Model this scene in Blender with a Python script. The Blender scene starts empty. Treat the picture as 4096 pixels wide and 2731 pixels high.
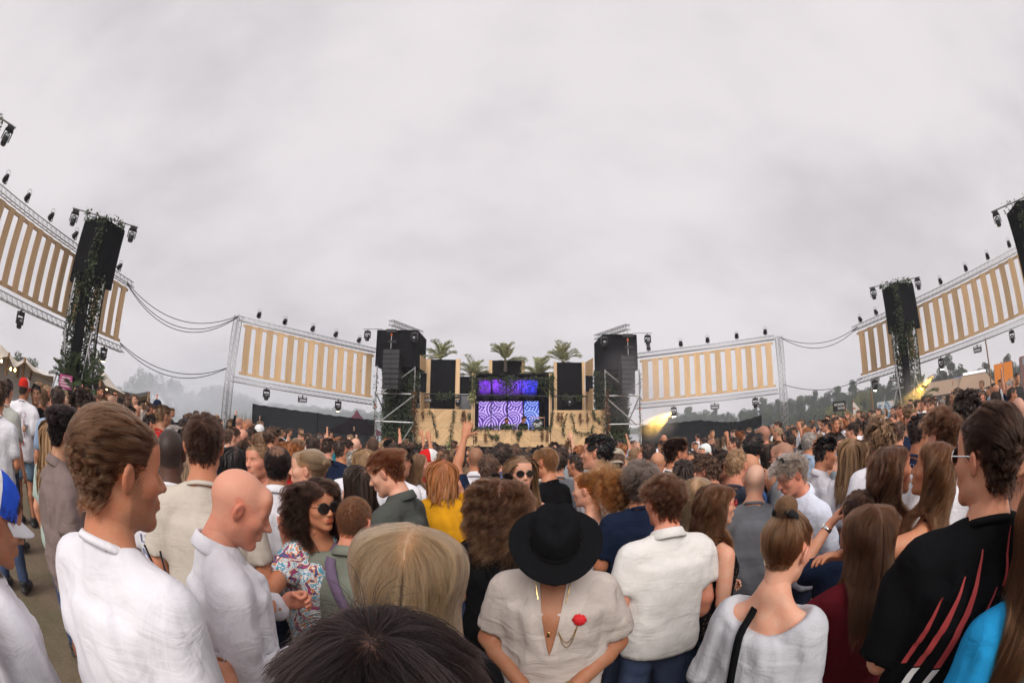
import bpy, math, random
import numpy as np
from mathutils import Matrix, Vector, Euler

SC = bpy.context.scene
COL = SC.collection
rng = np.random.default_rng(7)
random.seed(7)
F32 = np.float32

# ------------------------------------------------------------------ camera
CAM_H = 1.96
PITCH, ROLL, FLEN = math.radians(11.0), math.radians(0.5), 16.0
W4, H4 = 4096.0, 2731.0            # pixel frame used for measuring positions

cam_d = bpy.data.cameras.new('camera')
cam = bpy.data.objects.new('camera', cam_d)
COL.objects.link(cam)
cam_d.type = 'PANO'
cam_d.sensor_fit = 'HORIZONTAL'
cam_d.sensor_width = 36.0
cam_d.sensor_height = 24.0
for holder in (cam_d, getattr(cam_d, 'cycles', None)):
    if holder is not None and hasattr(holder, 'panorama_type'):
        try:
            holder.panorama_type = 'FISHEYE_EQUISOLID'
            holder.fisheye_lens = FLEN
            holder.fisheye_fov = math.radians(200)
        except Exception:
            pass
cam_d.clip_start = 0.05
cam_d.clip_end = 6000
cam.location = (0, 0, CAM_H)
cam.rotation_mode = 'QUATERNION'
_q = Euler((math.pi / 2 + PITCH, 0, 0)).to_quaternion()
from mathutils import Quaternion
cam.rotation_quaternion = _q @ Quaternion((0, 0, 1), ROLL)
SC.camera = cam

# ------------------------------------------------------------------ world, sun, exposure
w = bpy.data.worlds.new('World'); SC.world = w; w.use_nodes = True
nt = w.node_tree; nt.nodes.clear()
def _n(t, **k):
    n = nt.nodes.new(t)
    for a, b in k.items():
        setattr(n, a, b)
    return n
sun_dir = Vector((0.0, -0.80, 0.62)).normalized()
sky = _n('ShaderNodeTexSky')
sky.sky_type = 'NISHITA'; sky.sun_disc = False
sky.sun_elevation = math.asin(sun_dir.z)
sky.sun_rotation = math.atan2(sun_dir.x, sun_dir.y)
sky.air_density = 1.0; sky.dust_density = 6.0; sky.ozone_density = 1.0
skyb = _n('ShaderNodeVectorMath', operation='SCALE'); skyb.inputs['Scale'].default_value = 0.05
nt.links.new(sky.outputs[0], skyb.inputs[0])
# layered cloud deck: noise on a plane above the site
tc = _n('ShaderNodeTexCoord')
sep = _n('ShaderNodeSeparateXYZ'); nt.links.new(tc.outputs['Generated'], sep.inputs[0])
zc = _n('ShaderNodeMath', operation='MAXIMUM'); zc.inputs[1].default_value = 0.0
nt.links.new(sep.outputs['Z'], zc.inputs[0])
zp = _n('ShaderNodeMath', operation='ADD'); zp.inputs[1].default_value = 0.42
nt.links.new(zc.outputs[0], zp.inputs[0])
dx = _n('ShaderNodeMath', operation='DIVIDE'); dy = _n('ShaderNodeMath', operation='DIVIDE')
nt.links.new(sep.outputs['X'], dx.inputs[0]); nt.links.new(zp.outputs[0], dx.inputs[1])
nt.links.new(sep.outputs['Y'], dy.inputs[0]); nt.links.new(zp.outputs[0], dy.inputs[1])
cmb = _n('ShaderNodeCombineXYZ')
nt.links.new(dx.outputs[0], cmb.inputs['X']); nt.links.new(dy.outputs[0], cmb.inputs['Y'])
n1 = _n('ShaderNodeTexNoise'); n1.inputs['Scale'].default_value = 0.95; n1.inputs['Detail'].default_value = 5
n1.inputs['Roughness'].default_value = 0.5; n1.inputs['Distortion'].default_value = 0.1
n2 = _n('ShaderNodeTexNoise'); n2.inputs['Scale'].default_value = 3.0; n2.inputs['Detail'].default_value = 5
n2.inputs['Roughness'].default_value = 0.62; n2.inputs['Distortion'].default_value = 0.15
mp = _n('ShaderNodeMapping'); mp.inputs['Location'].default_value = (3.3, 1.7, 0.0); mp.inputs['Scale'].default_value = (0.8, 1.15, 1)
nt.links.new(cmb.outputs[0], mp.inputs[0])
nt.links.new(mp.outputs[0], n1.inputs['Vector']); nt.links.new(mp.outputs[0], n2.inputs['Vector'])
mixn = _n('ShaderNodeMix'); mixn.data_type = 'FLOAT'; mixn.inputs[0].default_value = 0.34
nt.links.new(n1.outputs['Fac'], mixn.inputs[2]); nt.links.new(n2.outputs['Fac'], mixn.inputs[3])
cr = _n('ShaderNodeValToRGB')
cr.color_ramp.interpolation = 'EASE'
cr.color_ramp.elements[0].position = 0.27; cr.color_ramp.elements[0].color = (0.40, 0.378, 0.392, 1)
cr.color_ramp.elements[1].position = 0.60; cr.color_ramp.elements[1].color = (0.605, 0.568, 0.580, 1)
nt.links.new(mixn.outputs[0], cr.inputs[0])
cm = _n('ShaderNodeMix'); cm.data_type = 'RGBA'; cm.inputs[0].default_value = 0.93
nt.links.new(skyb.outputs[0], cm.inputs[6]); nt.links.new(cr.outputs[0], cm.inputs[7])
bg = _n('ShaderNodeBackground'); bg.inputs['Strength'].default_value = 0.76
nt.links.new(cm.outputs[2], bg.inputs['Color'])
wo = _n('ShaderNodeOutputWorld'); nt.links.new(bg.outputs[0], wo.inputs['Surface'])

sun_d = bpy.data.lights.new('sun', 'SUN'); sun_d.energy = 1.5; sun_d.angle = math.radians(35)
sun_d.color = (1.0, 0.95, 0.9)
sun = bpy.data.objects.new('sun', sun_d); COL.objects.link(sun)
sun.rotation_euler = (-sun_dir).to_track_quat('-Z', 'Y').to_euler()
sun.location = (-10, -10, 30)

SC.view_settings.view_transform = 'Standard'
SC.view_settings.look = 'None'
SC.view_settings.exposure = 0.97
SC.view_settings.gamma = 1.0
SC.view_settings.use_curve_mapping = False
SC.render.engine = 'CYCLES'
SC.cycles.use_denoising = True
SC.cycles.max_bounces = 7
SC.cycles.diffuse_bounces = 3
SC.cycles.glossy_bounces = 2
SC.cycles.transmission_bounces = 7
SC.cycles.transparent_max_bounces = 12
SC.cycles.volume_bounces = 1
SC.cycles.sample_clamp_indirect = 4.0

# ------------------------------------------------------------------ measuring helpers
def pix_ray(px, py):
    """photo pixel (4096 frame) -> unit direction (x right, y to the stage, z up)"""
    x = (px - W4 / 2) / W4 * 36.0; y = -(py - H4 / 2) / W4 * 36.0
    c, s = math.cos(ROLL), math.sin(ROLL)
    x, y = c * x - s * y, s * x + c * y
    r = max(math.hypot(x, y), 1e-9)
    th = 2 * math.asin(min(r / (2 * FLEN), 1))
    X = math.sin(th) * x / r; Y = math.sin(th) * y / r; Z = math.cos(th)
    c, s = math.cos(PITCH), math.sin(PITCH)
    return Vector((X, Z * c - Y * s, Y * c + Z * s))
def pix_at(px, py, hd):
    """point on the pixel's ray at horizontal distance hd from the camera"""
    d = pix_ray(px, py)
    return Vector((0, 0, CAM_H)) + d * (hd / math.hypot(d.x, d.y))
def pix_az(px, py):
    d = pix_ray(px, py)
    return math.atan2(d.x, d.y)
def polar(az_deg, hd, z=0.0):
    a = math.radians(az_deg)
    return Vector((hd * math.sin(a), hd * math.cos(a), z))
def zel(el_deg, hd):
    return CAM_H + hd * math.tan(math.radians(el_deg))

def ground_z(x, y):
    """the site is a shallow bowl: falls towards the stage, rises to both sides"""
    x = np.asarray(x, float); y = np.asarray(y, float)
    ax = np.clip(np.abs(x) - 1.0, 0, 30)
    r = 0.05 * ax * ax / (ax + 1.0)
    d = -0.02 * np.clip(y, -15, 23) - .015 * np.clip(y - 4, 0, 17)
    return r + d

# ------------------------------------------------------------------ materials
MATS = {}
def new_mat(name):
    m = bpy.data.materials.new(name); m.use_nodes = True
    t = m.node_tree; t.nodes.clear()
    o = t.nodes.new('ShaderNodeOutputMaterial')
    p = t.nodes.new('ShaderNodeBsdfPrincipled')
    t.links.new(p.outputs[0], o.inputs[0])
    MATS[name] = m
    return m, t, p
def nd(t, typ, **k):
    n = t.nodes.new(typ)
    for a, b in k.items():
        if a.startswith('i_'):
            n.inputs[a[2:].replace('_', ' ')].default_value = b
        else:
            setattr(n, a, b)
    return n
def mixc(t, a, b, fac, blend='MIX'):
    m = t.nodes.new('ShaderNodeMix'); m.data_type = 'RGBA'; m.blend_type = blend
    for sock, v in ((0, fac), (6, a), (7, b)):
        if hasattr(v, 'is_output') or isinstance(v, bpy.types.NodeSocket):
            t.links.new(v, m.inputs[sock])
        elif isinstance(v, (int, float)):
            m.inputs[sock].default_value = v
        else:
            m.inputs[sock].default_value = (v[0], v[1], v[2], 1)
    return m.outputs[2]
def ramp(t, sock, stops, interp='LINEAR'):
    r = t.nodes.new('ShaderNodeValToRGB'); r.color_ramp.interpolation = interp
    e = r.color_ramp.elements
    while len(e) < len(stops): e.new(0.5)
    for el, (pos, c) in zip(e, stops):
        el.position = pos
        el.color = (c, c, c, 1) if isinstance(c, (int, float)) else (c[0], c[1], c[2], 1)
    t.links.new(sock, r.inputs[0])
    return r.outputs[0]
def noise(t, vec, scale, detail=4, rough=0.55, dist=0.0):
    n = nd(t, 'ShaderNodeTexNoise'); n.inputs['Scale'].default_value = scale
    n.inputs['Detail'].default_value = detail; n.inputs['Roughness'].default_value = rough
    n.inputs['Distortion'].default_value = dist
    if vec is not None: t.links.new(vec, n.inputs['Vector'])
    return n.outputs['Fac']
def objco(t, scale=None):
    c = nd(t, 'ShaderNodeTexCoord').outputs['Object']
    if scale:
        m = nd(t, 'ShaderNodeMapping'); m.inputs['Scale'].default_value = scale
        t.links.new(c, m.inputs[0]); c = m.outputs[0]
    return c
def bump(t, p, h, strength=0.3, dist=0.01):
    b = nd(t, 'ShaderNodeBump'); b.inputs['Strength'].default_value = strength; b.inputs['Distance'].default_value = dist
    t.links.new(h, b.inputs['Height']); t.links.new(b.outputs[0], p.inputs['Normal'])
def simple(name, col, rough=0.6, metal=0.0, var=0.0, vscale=6.0, spec=None, bmp=0.0):
    if name in MATS: return MATS[name]
    m, t, p = new_mat(name)
    p.inputs['Roughness'].default_value = rough; p.inputs['Metallic'].default_value = metal
    if spec is not None: p.inputs['Specular IOR Level'].default_value = spec
    if var > 0:
        f = noise(t, objco(t), vscale, 5, 0.6)
        c = mixc(t, [max(0, x * (1 - var)) for x in col], [min(1, x * (1 + var)) for x in col], ramp(t, f, [(0.3, 0.0), (0.7, 1.0)]))
        t.links.new(c, p.inputs['Base Color'])
        if bmp > 0: bump(t, p, f, bmp, 0.01)
    else:
        p.inputs['Base Color'].default_value = (*col, 1)
    return m
def oi_color(t):
    return nd(t, 'ShaderNodeObjectInfo').outputs['Color']

def mk_skin():
    m, t, p = new_mat('skin')
    base = oi_color(t)
    at = nd(t, 'ShaderNodeAttribute'); at.attribute_name = 'pa'
    s = nd(t, 'ShaderNodeSeparateColor'); t.links.new(at.outputs['Color'], s.inputs[0])
    co = objco(t)
    f = noise(t, co, 28, 5, 0.6)
    c = mixc(t, base, mixc(t, base, (1.0, 0.72, 0.62), 1.0, 'MULTIPLY'), ramp(t, f, [(0.35, 0.0), (0.7, 0.75)]))
    c = mixc(t, c, mixc(t, base, (1.06, .80, .74), 1.0, 'MULTIPLY'), ramp(t, noise(t, co, 9, 3, .6, .6), [(.48, 0.0), (.68, .8)]))
    c = mixc(t, c, mixc(t, base, (.72, .66, .62), 1.0, 'MULTIPLY'), ramp(t, noise(t, co, 330, 2, .6), [(.60, 0.0), (.72, .55)]))
    c = mixc(t, c, mixc(t, base, (0.82, 0.42, 0.42), 1.0, 'MULTIPLY'), s.outputs['Green'])
    ht = nd(t, 'ShaderNodeAttribute'); ht.attribute_type = 'OBJECT'; ht.attribute_name = 'hair_tint'
    hn = noise(t, objco(t), 260, 2, 0.6)
    hm = nd(t, 'ShaderNodeMath', operation='MULTIPLY'); t.links.new(s.outputs['Red'], hm.inputs[0])
    t.links.new(ramp(t, hn, [(0.25, 0.75), (0.6, 1.0)]), hm.inputs[1])
    c = mixc(t, c, ht.outputs['Color'], hm.outputs[0])
    c = mixc(t, c, (0.62, 0.58, 0.55), ramp(t, s.outputs['Blue'], [(0.70, 0.0), (0.75, 1.0)]))
    iris = ramp(t, s.outputs['Blue'], [(0.2, 0.0), (0.25, 1.0), (0.70, 1.0), (0.74, 0.0)])
    c = mixc(t, c, (0.03, 0.02, 0.015), iris)
    t.links.new(c, p.inputs['Base Color'])
    p.inputs['Roughness'].default_value = 0.52
    p.inputs['Specular IOR Level'].default_value = 0.35
    p.inputs['Subsurface Weight'].default_value = 0.0
    bump(t, p, noise(t, objco(t), 150, 4, 0.65), 0.3, 0.004)
    return m
def mk_hair():
    m, t, p = new_mat('hair')
    base = oi_color(t)
    at = nd(t, 'ShaderNodeAttribute'); at.attribute_name = 'sv'
    s = nd(t, 'ShaderNodeSeparateColor'); t.links.new(at.outputs['Color'], s.inputs[0])
    lo = mixc(t, base, (0.62, 0.60, 0.60), 1.0, 'MULTIPLY')
    hi = mixc(t, base, (2.0, 1.9, 1.8), 1.0, 'MULTIPLY')
    c = mixc(t, lo, hi, s.outputs['Red'])
    # sun-bleached lengths on dyed hair: amount from the object's own property
    bl = nd(t, 'ShaderNodeAttribute'); bl.attribute_type = 'OBJECT'; bl.attribute_name = 'bleach'
    g = nd(t, 'ShaderNodeMath', operation='MULTIPLY'); t.links.new(s.outputs['Green'], g.inputs[0]); t.links.new(bl.outputs['Fac'], g.inputs[1])
    c = mixc(t, c, (0.50, 0.33, 0.17), g.outputs[0])
    t.links.new(c, p.inputs['Base Color'])
    p.inputs['Roughness'].default_value = 0.48
    p.inputs['Specular IOR Level'].default_value = 0.28
    return m
def mk_hair_fine():
    m = bpy.data.materials.new('hair_fine'); m.use_nodes = True; t = m.node_tree; t.nodes.clear(); MATS['hair_fine'] = m
    o = t.nodes.new('ShaderNodeOutputMaterial'); p = t.nodes.new('ShaderNodeBsdfHairPrincipled'); t.links.new(p.outputs[0], o.inputs[0])
    p.model = 'CHIANG'; p.parametrization = 'COLOR'
    base = oi_color(t); at = nd(t, 'ShaderNodeAttribute'); at.attribute_name = 'sv'; s = nd(t, 'ShaderNodeSeparateColor'); t.links.new(at.outputs['Color'], s.inputs[0])
    c = mixc(t, mixc(t, base, (0.40, 0.38, 0.37), 1.0, 'MULTIPLY'), mixc(t, base, (2.0, 1.9, 1.8), 1.0, 'MULTIPLY'), s.outputs['Red'])
    bl = nd(t, 'ShaderNodeAttribute'); bl.attribute_type = 'OBJECT'; bl.attribute_name = 'bleach'
    g = nd(t, 'ShaderNodeMath', operation='MULTIPLY'); t.links.new(s.outputs['Green'], g.inputs[0]); t.links.new(bl.outputs['Fac'], g.inputs[1])
    c = mixc(t, c, (0.62, 0.44, 0.28), g.outputs[0]); c = mixc(t, c, (1.10, .92, .82), 1.0, 'MULTIPLY'); t.links.new(c, p.inputs['Color'])
    p.inputs['Roughness'].default_value = .30; p.inputs['Radial Roughness'].default_value = .5; p.inputs['IOR'].default_value = 1.22
def mk_cloth(name='cloth', pattern=None, c2=(0, 0, 0), fold=0.34, rough=0.9, weave=1.0):
    m, t, p = new_mat(name)
    base = oi_color(t)
    co = objco(t)
    f = noise(t, co, 9, 4, 0.6)
    c = mixc(t, mixc(t, base, (0.90, 0.90, 0.905), 1.0, 'MULTIPLY'), base, ramp(t, f, [(0.3, 0.0), (0.65, 1.0)]))
    if pattern: c = pattern(t, c, c2)
    t.links.new(c, p.inputs['Base Color'])
    p.inputs['Roughness'].default_value = rough
    p.inputs['Specular IOR Level'].default_value = 0.06
    # creases: stretched noise in two directions + weave
    mp = nd(t, 'ShaderNodeMapping'); mp.inputs['Rotation'].default_value = (0.3, 0.5, 0.2); mp.inputs['Scale'].default_value = (1, 1, 0.32)
    t.links.new(co, mp.inputs[0])
    k1 = noise(t, mp.outputs[0], 11, 3, 0.5, 0.9)
    mp2 = nd(t, 'ShaderNodeMapping'); mp2.inputs['Rotation'].default_value = (-0.4, -0.6, 0.5); mp2.inputs['Scale'].default_value = (0.5, 1, 1.4)
    t.links.new(co, mp2.inputs[0])
    k2 = noise(t, mp2.outputs[0], 8, 3, 0.5, 1.2)
    ad = nd(t, 'ShaderNodeMath', operation='ADD'); t.links.new(k1, ad.inputs[0]); t.links.new(k2, ad.inputs[1])
    wv = nd(t, 'ShaderNodeMath', operation='MULTIPLY_ADD'); t.links.new(noise(t, co, 420, 2), wv.inputs[0]); wv.inputs[1].default_value = 0.05 * weave
    t.links.new(ad.outputs[0], wv.inputs[2])
    bump(t, p, wv.outputs[0], fold, 0.03)
    return m
# ------------------------------------------------------------------ mesh helpers
def mk_mesh(name, V, Q, attrs=None, smooth=True, mats=None, mi=None):
    """V (N,3); Q: array (M,3|4) or list of such arrays"""
    me = bpy.data.meshes.new(name)
    V = np.asarray(V, dtype=F32)
    Qs = [np.asarray(q, dtype=np.int32) for q in (Q if isinstance(Q, list) else [Q]) if len(q)]
    me.vertices.add(len(V)); me.vertices.foreach_set('co', V.ravel())
    tot = sum(q.size for q in Qs); npoly = sum(len(q) for q in Qs)
    me.loops.add(tot); me.polygons.add(npoly)
    me.loops.foreach_set('vertex_index', np.concatenate([q.ravel() for q in Qs]))
    starts = []; s = 0
    for q in Qs:
        k = q.shape[1]; starts.append(np.arange(s, s + len(q) * k, k, dtype=np.int32)); s += len(q) * k
    me.polygons.foreach_set('loop_start', np.concatenate(starts))
    if smooth: me.polygons.foreach_set('use_smooth', np.ones(npoly, dtype=bool))
    if mi is not None: me.polygons.foreach_set('material_index', np.asarray(mi, dtype=np.int32))
    for k, a in (attrs or {}).items():
        a = np.asarray(a, dtype=F32)
        if a.shape[1] == 3: a = np.concatenate([a, np.ones((len(a), 1), F32)], 1)
        at = me.attributes.new(k, 'FLOAT_COLOR', 'POINT'); at.data.foreach_set('color', a.ravel())
    for m in (mats or []): me.materials.append(m)
    me.update(calc_edges=True)
    return me
def link(name, me, parent=None, loc=None, rot=None, color=None):
    o = bpy.data.objects.new(name, me); COL.objects.link(o)
    if parent is not None: o.parent = parent
    if loc is not None: o.location = loc
    if rot is not None: o.rotation_euler = rot
    if color is not None: o.color = (*color, 1)
    return o
def empty(name, loc=(0, 0, 0), rotz=0.0):
    o = bpy.data.objects.new(name, None); COL.objects.link(o)
    o.location = loc; o.rotation_euler = (0, 0, rotz); o.empty_display_size = 0.2
    return o
def tag(o, label=None, cat=None, group=None, kind=None):
    if label: o['label'] = label
    if cat: o['category'] = cat
    if group: o['group'] = group
    if kind: o['kind'] = kind
    return o
def copy_tree(o, parent=None):
    c = o.copy(); COL.objects.link(c); c.parent = parent
    for ch in list(o.children): copy_tree(ch, c)
    return c

class MB:
    """collects simple solids into one mesh"""
    def __init__(s): s.v = []; s.f = []; s.n = 0
    def add(s, V, Fs):
        s.v.append(np.asarray(V, F32).reshape(-1, 3)); s.f += [[int(i) + s.n for i in f] for f in Fs]; s.n += len(s.v[-1]); return s
    def box(s, c, size, R=None):
        x, y, z = [k / 2 for k in size]
        P = np.array([[i, j, k] for i in (-x, x) for j in (-y, y) for k in (-z, z)], float)
        if R is not None: P = P @ np.asarray(R).T
        return s.add(P + np.asarray(c, float), [(0, 1, 3, 2), (4, 6, 7, 5), (0, 4, 5, 1), (2, 3, 7, 6), (0, 2, 6, 4), (1, 5, 7, 3)])
    def tube(s, a, b, r, r2=None, n=8, cap=True):
        a = np.asarray(a, float); b = np.asarray(b, float); r2 = r if r2 is None else r2
        d = b - a; L = np.linalg.norm(d)
        if L < 1e-9: return s
        d /= L; u = np.cross(d, [0, 0, 1.0]); 
        if np.linalg.norm(u) < 1e-3: u = np.cross(d, [1.0, 0, 0])
        u /= np.linalg.norm(u); v = np.cross(d, u)
        t = np.arange(n) * 2 * np.pi / n
        ring = np.cos(t)[:, None] * u + np.sin(t)[:, None] * v
        fs = [(i, (i + 1) % n, n + (i + 1) % n, n + i) for i in range(n)]
        if cap: fs += [tuple(range(n - 1, -1, -1)), tuple(range(n, 2 * n))]
        return s.add(np.concatenate([a + ring * r, b + ring * r2]), fs)
    def path(s, pts, r, n=6):
        for a, b in zip(pts[:-1], pts[1:]): s.tube(a, b, r, n=n)
        return s
    def lathe(s, prof, c=(0, 0, 0), n=16, R=None, cap=True):
        prof = np.asarray(prof, float); t = np.arange(n) * 2 * np.pi / n
        P = np.concatenate([np.stack([r * np.cos(t), r * np.sin(t), np.full(n, z)], 1) for r, z in prof])
        if R is not None: P = P @ np.asarray(R).T
        fs = []
        for k in range(len(prof) - 1):
            fs += [(k * n + i, k * n + (i + 1) % n, (k + 1) * n + (i + 1) % n, (k + 1) * n + i) for i in range(n)]
        if cap: fs += [tuple(range(n - 1, -1, -1)), tuple(range((len(prof) - 1) * n, len(prof) * n))]
        return s.add(P + np.asarray(c, float), fs)
    def build(s, name, mat, parent=None, smooth=False, **k):
        me = bpy.data.meshes.new(name)
        me.from_pydata(np.concatenate(s.v).tolist() if s.v else [], [], s.f); me.update()
        if smooth: me.polygons.foreach_set('use_smooth', np.ones(len(me.polygons), bool))
        if mat is not None: me.materials.append(mat)
        return link(name, me, parent, **k)

# ------------------------------------------------------------------ implicit modelling (signed distance + surface nets)
def surface_nets(Fd, origin, h):
    S = Fd < 0
    nx, ny, nz = Fd.shape
    c = [S[i:nx - 1 + i, j:ny - 1 + j, k:nz - 1 + k] for i in (0, 1) for j in (0, 1) for k in (0, 1)]
    anyv = np.logical_or.reduce(c); allv = np.logical_and.reduce(c)
    act = anyv & ~allv
    I = np.argwhere(act)
    if len(I) == 0: return np.zeros((0, 3)), np.zeros((0, 4), int)
    ids = np.full(act.shape, -1, np.int32); ids[act] = np.arange(len(I))
    off = [(i, j, k) for i in (0, 1) for j in (0, 1) for k in (0, 1)]
    val = [Fd[I[:, 0] + o[0], I[:, 1] + o[1], I[:, 2] + o[2]] for o in off]
    P = np.zeros((len(I), 3)); C = np.zeros(len(I))
    for a in range(8):
        for ax in range(3):
            if off[a][ax] == 0:
                o2 = list(off[a]); o2[ax] = 1; b = off.index(tuple(o2))
                fa, fb = val[a], val[b]
                x = (fa < 0) != (fb < 0)
                t = np.where(x, fa / np.where(x, fa - fb, 1), 0)
                q = np.array(off[a], float)[None, :].repeat(len(I), 0); q[:, ax] += t
                P[x] += q[x]; C += x
    V = (I + P / C[:, None]) * h + np.asarray(origin)
    Q = []
    for ax in range(3):
        sl0 = [slice(None)] * 3; sl1 = [slice(None)] * 3
        sl0[ax] = slice(0, -1); sl1[ax] = slice(1, None)
        A, B = S[tuple(sl0)], S[tuple(sl1)]
        E = np.argwhere(A != B)
        u, v = [(1, 2), (2, 0), (0, 1)][ax]
        ok = (E[:, u] > 0) & (E[:, v] > 0) & (E[:, u] < Fd.shape[u] - 1) & (E[:, v] < Fd.shape[v] - 1)
        E = E[ok]
        def cell(du, dv):
            q = E.copy(); q[:, u] -= du; q[:, v] -= dv
            return ids[q[:, 0], q[:, 1], q[:, 2]]
        quad = np.stack([cell(1, 1), cell(0, 1), cell(0, 0), cell(1, 0)], 1)
        flip = ~A[E[:, 0], E[:, 1], E[:, 2]]
        quad[flip] = quad[flip][:, ::-1]
        Q.append(quad)
    return V.astype(F32), np.concatenate(Q)

def vnormals(V, Q):
    n = np.cross(V[Q[:, 2]] - V[Q[:, 0]], V[Q[:, 3]] - V[Q[:, 1]]) if Q.shape[1] == 4 else np.cross(V[Q[:, 1]] - V[Q[:, 0]], V[Q[:, 2]] - V[Q[:, 0]])
    N = np.zeros_like(V)
    for k in range(Q.shape[1]):
        for a in range(3): N[:, a] += np.bincount(Q[:, k], n[:, a], len(V))
    return N / np.maximum(np.linalg.norm(N, axis=1, keepdims=True), 1e-9)

class Field:
    def __init__(s, lo, hi, h):
        s.lo = np.asarray(lo, float); s.h = h
        s.n = np.ceil((np.asarray(hi) - s.lo) / h).astype(int) + 1
        s.F = np.full(s.n, 0.2, F32)
        s.ax = [(s.lo[i] + np.arange(s.n[i]) * h).astype(F32) for i in range(3)]
    def _sub(s, lo, hi):
        a = np.clip(np.floor((np.asarray(lo) - s.lo) / s.h).astype(int), 0, s.n)
        b = np.clip(np.ceil((np.asarray(hi) - s.lo) / s.h).astype(int) + 1, 0, s.n)
        sl = tuple(slice(a[i], b[i]) for i in range(3))
        return sl, s.ax[0][sl[0]][:, None, None], s.ax[1][sl[1]][None, :, None], s.ax[2][sl[2]][None, None, :]
    def put(s, sl, d, k, sub=False):
        if 0 in s.F[sl].shape: return
        a = s.F[sl]
        if sub:
            hh = np.maximum(k - np.abs(a + d), 0) / k
            s.F[sl] = np.maximum(a, -d) + hh * hh * k * 0.25
        else:
            hh = np.maximum(k - np.abs(a - d), 0) / k
            s.F[sl] = np.minimum(a, d) - hh * hh * k * 0.25
    def cap(s, a, b, ra, rb=None, k=0.02, sub=False, cut=None, flat=None):
        """tapered capsule; cut=fraction along a->b where it ends flat"""
        rb = ra if rb is None else rb
        a = np.asarray(a, float); b = np.asarray(b, float); R = max(ra, rb) + k + s.h * 2
        sl, X, Y, Z = s._sub(np.minimum(a, b) - R, np.maximum(a, b) + R)
        d = b - a; L2 = max(float(d @ d), 1e-9)
        t = ((X - a[0]) * d[0] + (Y - a[1]) * d[1] + (Z - a[2]) * d[2]) / L2
        tc = np.clip(t, 0, 1)
        D = np.sqrt((X - a[0] - tc * d[0]) ** 2 + (Y - a[1] - tc * d[1]) ** 2 + (Z - a[2] - tc * d[2]) ** 2) - (ra + (rb - ra) * tc)
        if cut is not None: D = np.maximum(D, (t - cut) * math.sqrt(L2))
        s.put(sl, D.astype(F32), k, sub)
    def ell(s, c, r, k=0.02, R=None, sub=False, cutz=None):
        c = np.asarray(c, float); r = np.asarray(r, float)
        B = r.max() if R is not None else r
        sl, X, Y, Z = s._sub(c - B - k - s.h * 2, c + B + k + s.h * 2)
        X = X - c[0]; Y = Y - c[1]; Z = Z - c[2]
        if R is not None:
            R = np.asarray(R)
            X, Y, Z = (R[0, 0] * X + R[1, 0] * Y + R[2, 0] * Z, R[0, 1] * X + R[1, 1] * Y + R[2, 1] * Z, R[0, 2] * X + R[1, 2] * Y + R[2, 2] * Z)
        k0 = np.sqrt((X / r[0]) ** 2 + (Y / r[1]) ** 2 + (Z / r[2]) ** 2)
        k1 = np.sqrt((X / r[0] ** 2) ** 2 + (Y / r[1] ** 2) ** 2 + (Z / r[2] ** 2) ** 2) + 1e-6
        D = k0 * (k0 - 1) / k1
        s.put(sl, D.astype(F32), k, sub)
    def frus(s, c0, c1, r0, r1, R=None, k=0.02, pw=2.5):
        """elliptical frustum between heights: c0 bottom centre, c1 top centre, r=(rx,ry)"""
        c0 = np.asarray(c0, float); c1 = np.asarray(c1, float)
        B = max(*r0, *r1) + k + s.h * 2
        sl, X, Y, Z = s._sub(np.minimum(c0, c1) - B, np.maximum(c0, c1) + B)
        d = c1 - c0; L = np.linalg.norm(d); d = d / L
        X = X - c0[0]; Y = Y - c0[1]; Z = Z - c0[2]
        t = X * d[0] + Y * d[1] + Z * d[2]
        Rm = np.eye(3) if R is None else np.asarray(R)
        ex, ey = Rm[:, 0], Rm[:, 1]
        u = X * ex[0] + Y * ex[1] + Z * ex[2] - t * float(d @ ex); v = X * ey[0] + Y * ey[1] + Z * ey[2] - t * float(d @ ey)
        f = np.clip(t / L, 0, 1)
        rx = r0[0] + (r1[0] - r0[0]) * f; ry = r0[1] + (r1[1] - r0[1]) * f
        q = (np.abs(u / rx) ** pw + np.abs(v / ry) ** pw) ** (1 / pw)
        D = (q - 1) * np.minimum(rx, ry)
        D = np.maximum(D, np.maximum(-t, t - L))
        s.put(sl, D.astype(F32), k)
    def plane(s, p, n):
        """keep only the side where (x-p).n < 0"""
        p = np.asarray(p, float); n = np.asarray(n, float); n = n / np.linalg.norm(n)
        D = (s.ax[0][:, None, None] - p[0]) * n[0] + (s.ax[1][None, :, None] - p[1]) * n[1] + (s.ax[2][None, None, :] - p[2]) * n[2]
        s.F = np.maximum(s.F, D.astype(F32))
    def mesh(s): 
        s.F[0] = s.F[-1] = 0.1; s.F[:, 0] = s.F[:, -1] = 0.1; s.F[:, :, 0] = s.F[:, :, -1] = 0.1
        return surface_nets(s.F, s.lo, s.h)

def join(parts):
    """parts: list of (V, Q, A)"""
    V, Q, A, n = [], [], [], 0
    for v, q, a in parts:
        V.append(v); Q.append(q + n); A.append(a); n += len(v)
    return np.concatenate(V), np.concatenate(Q), np.concatenate(A)
def rotm(rx=0, ry=0, rz=0):
    return np.array(Euler((math.radians(rx), math.radians(ry), math.radians(rz)), 'XYZ').to_matrix())
def uvsphere(c, r, n=12, m=8):
    th = np.linspace(0, np.pi, m + 1); ph = np.arange(n) * 2 * np.pi / n
    V = np.array([[np.sin(a) * np.cos(b), np.sin(a) * np.sin(b), np.cos(a)] for a in th for b in ph])
    Q = np.array([[i * n + j, (i + 1) * n + j, (i + 1) * n + (j + 1) % n, i * n + (j + 1) % n] for i in range(m) for j in range(n)])
    return (V * r + np.asarray(c)).astype(F32), Q
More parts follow.
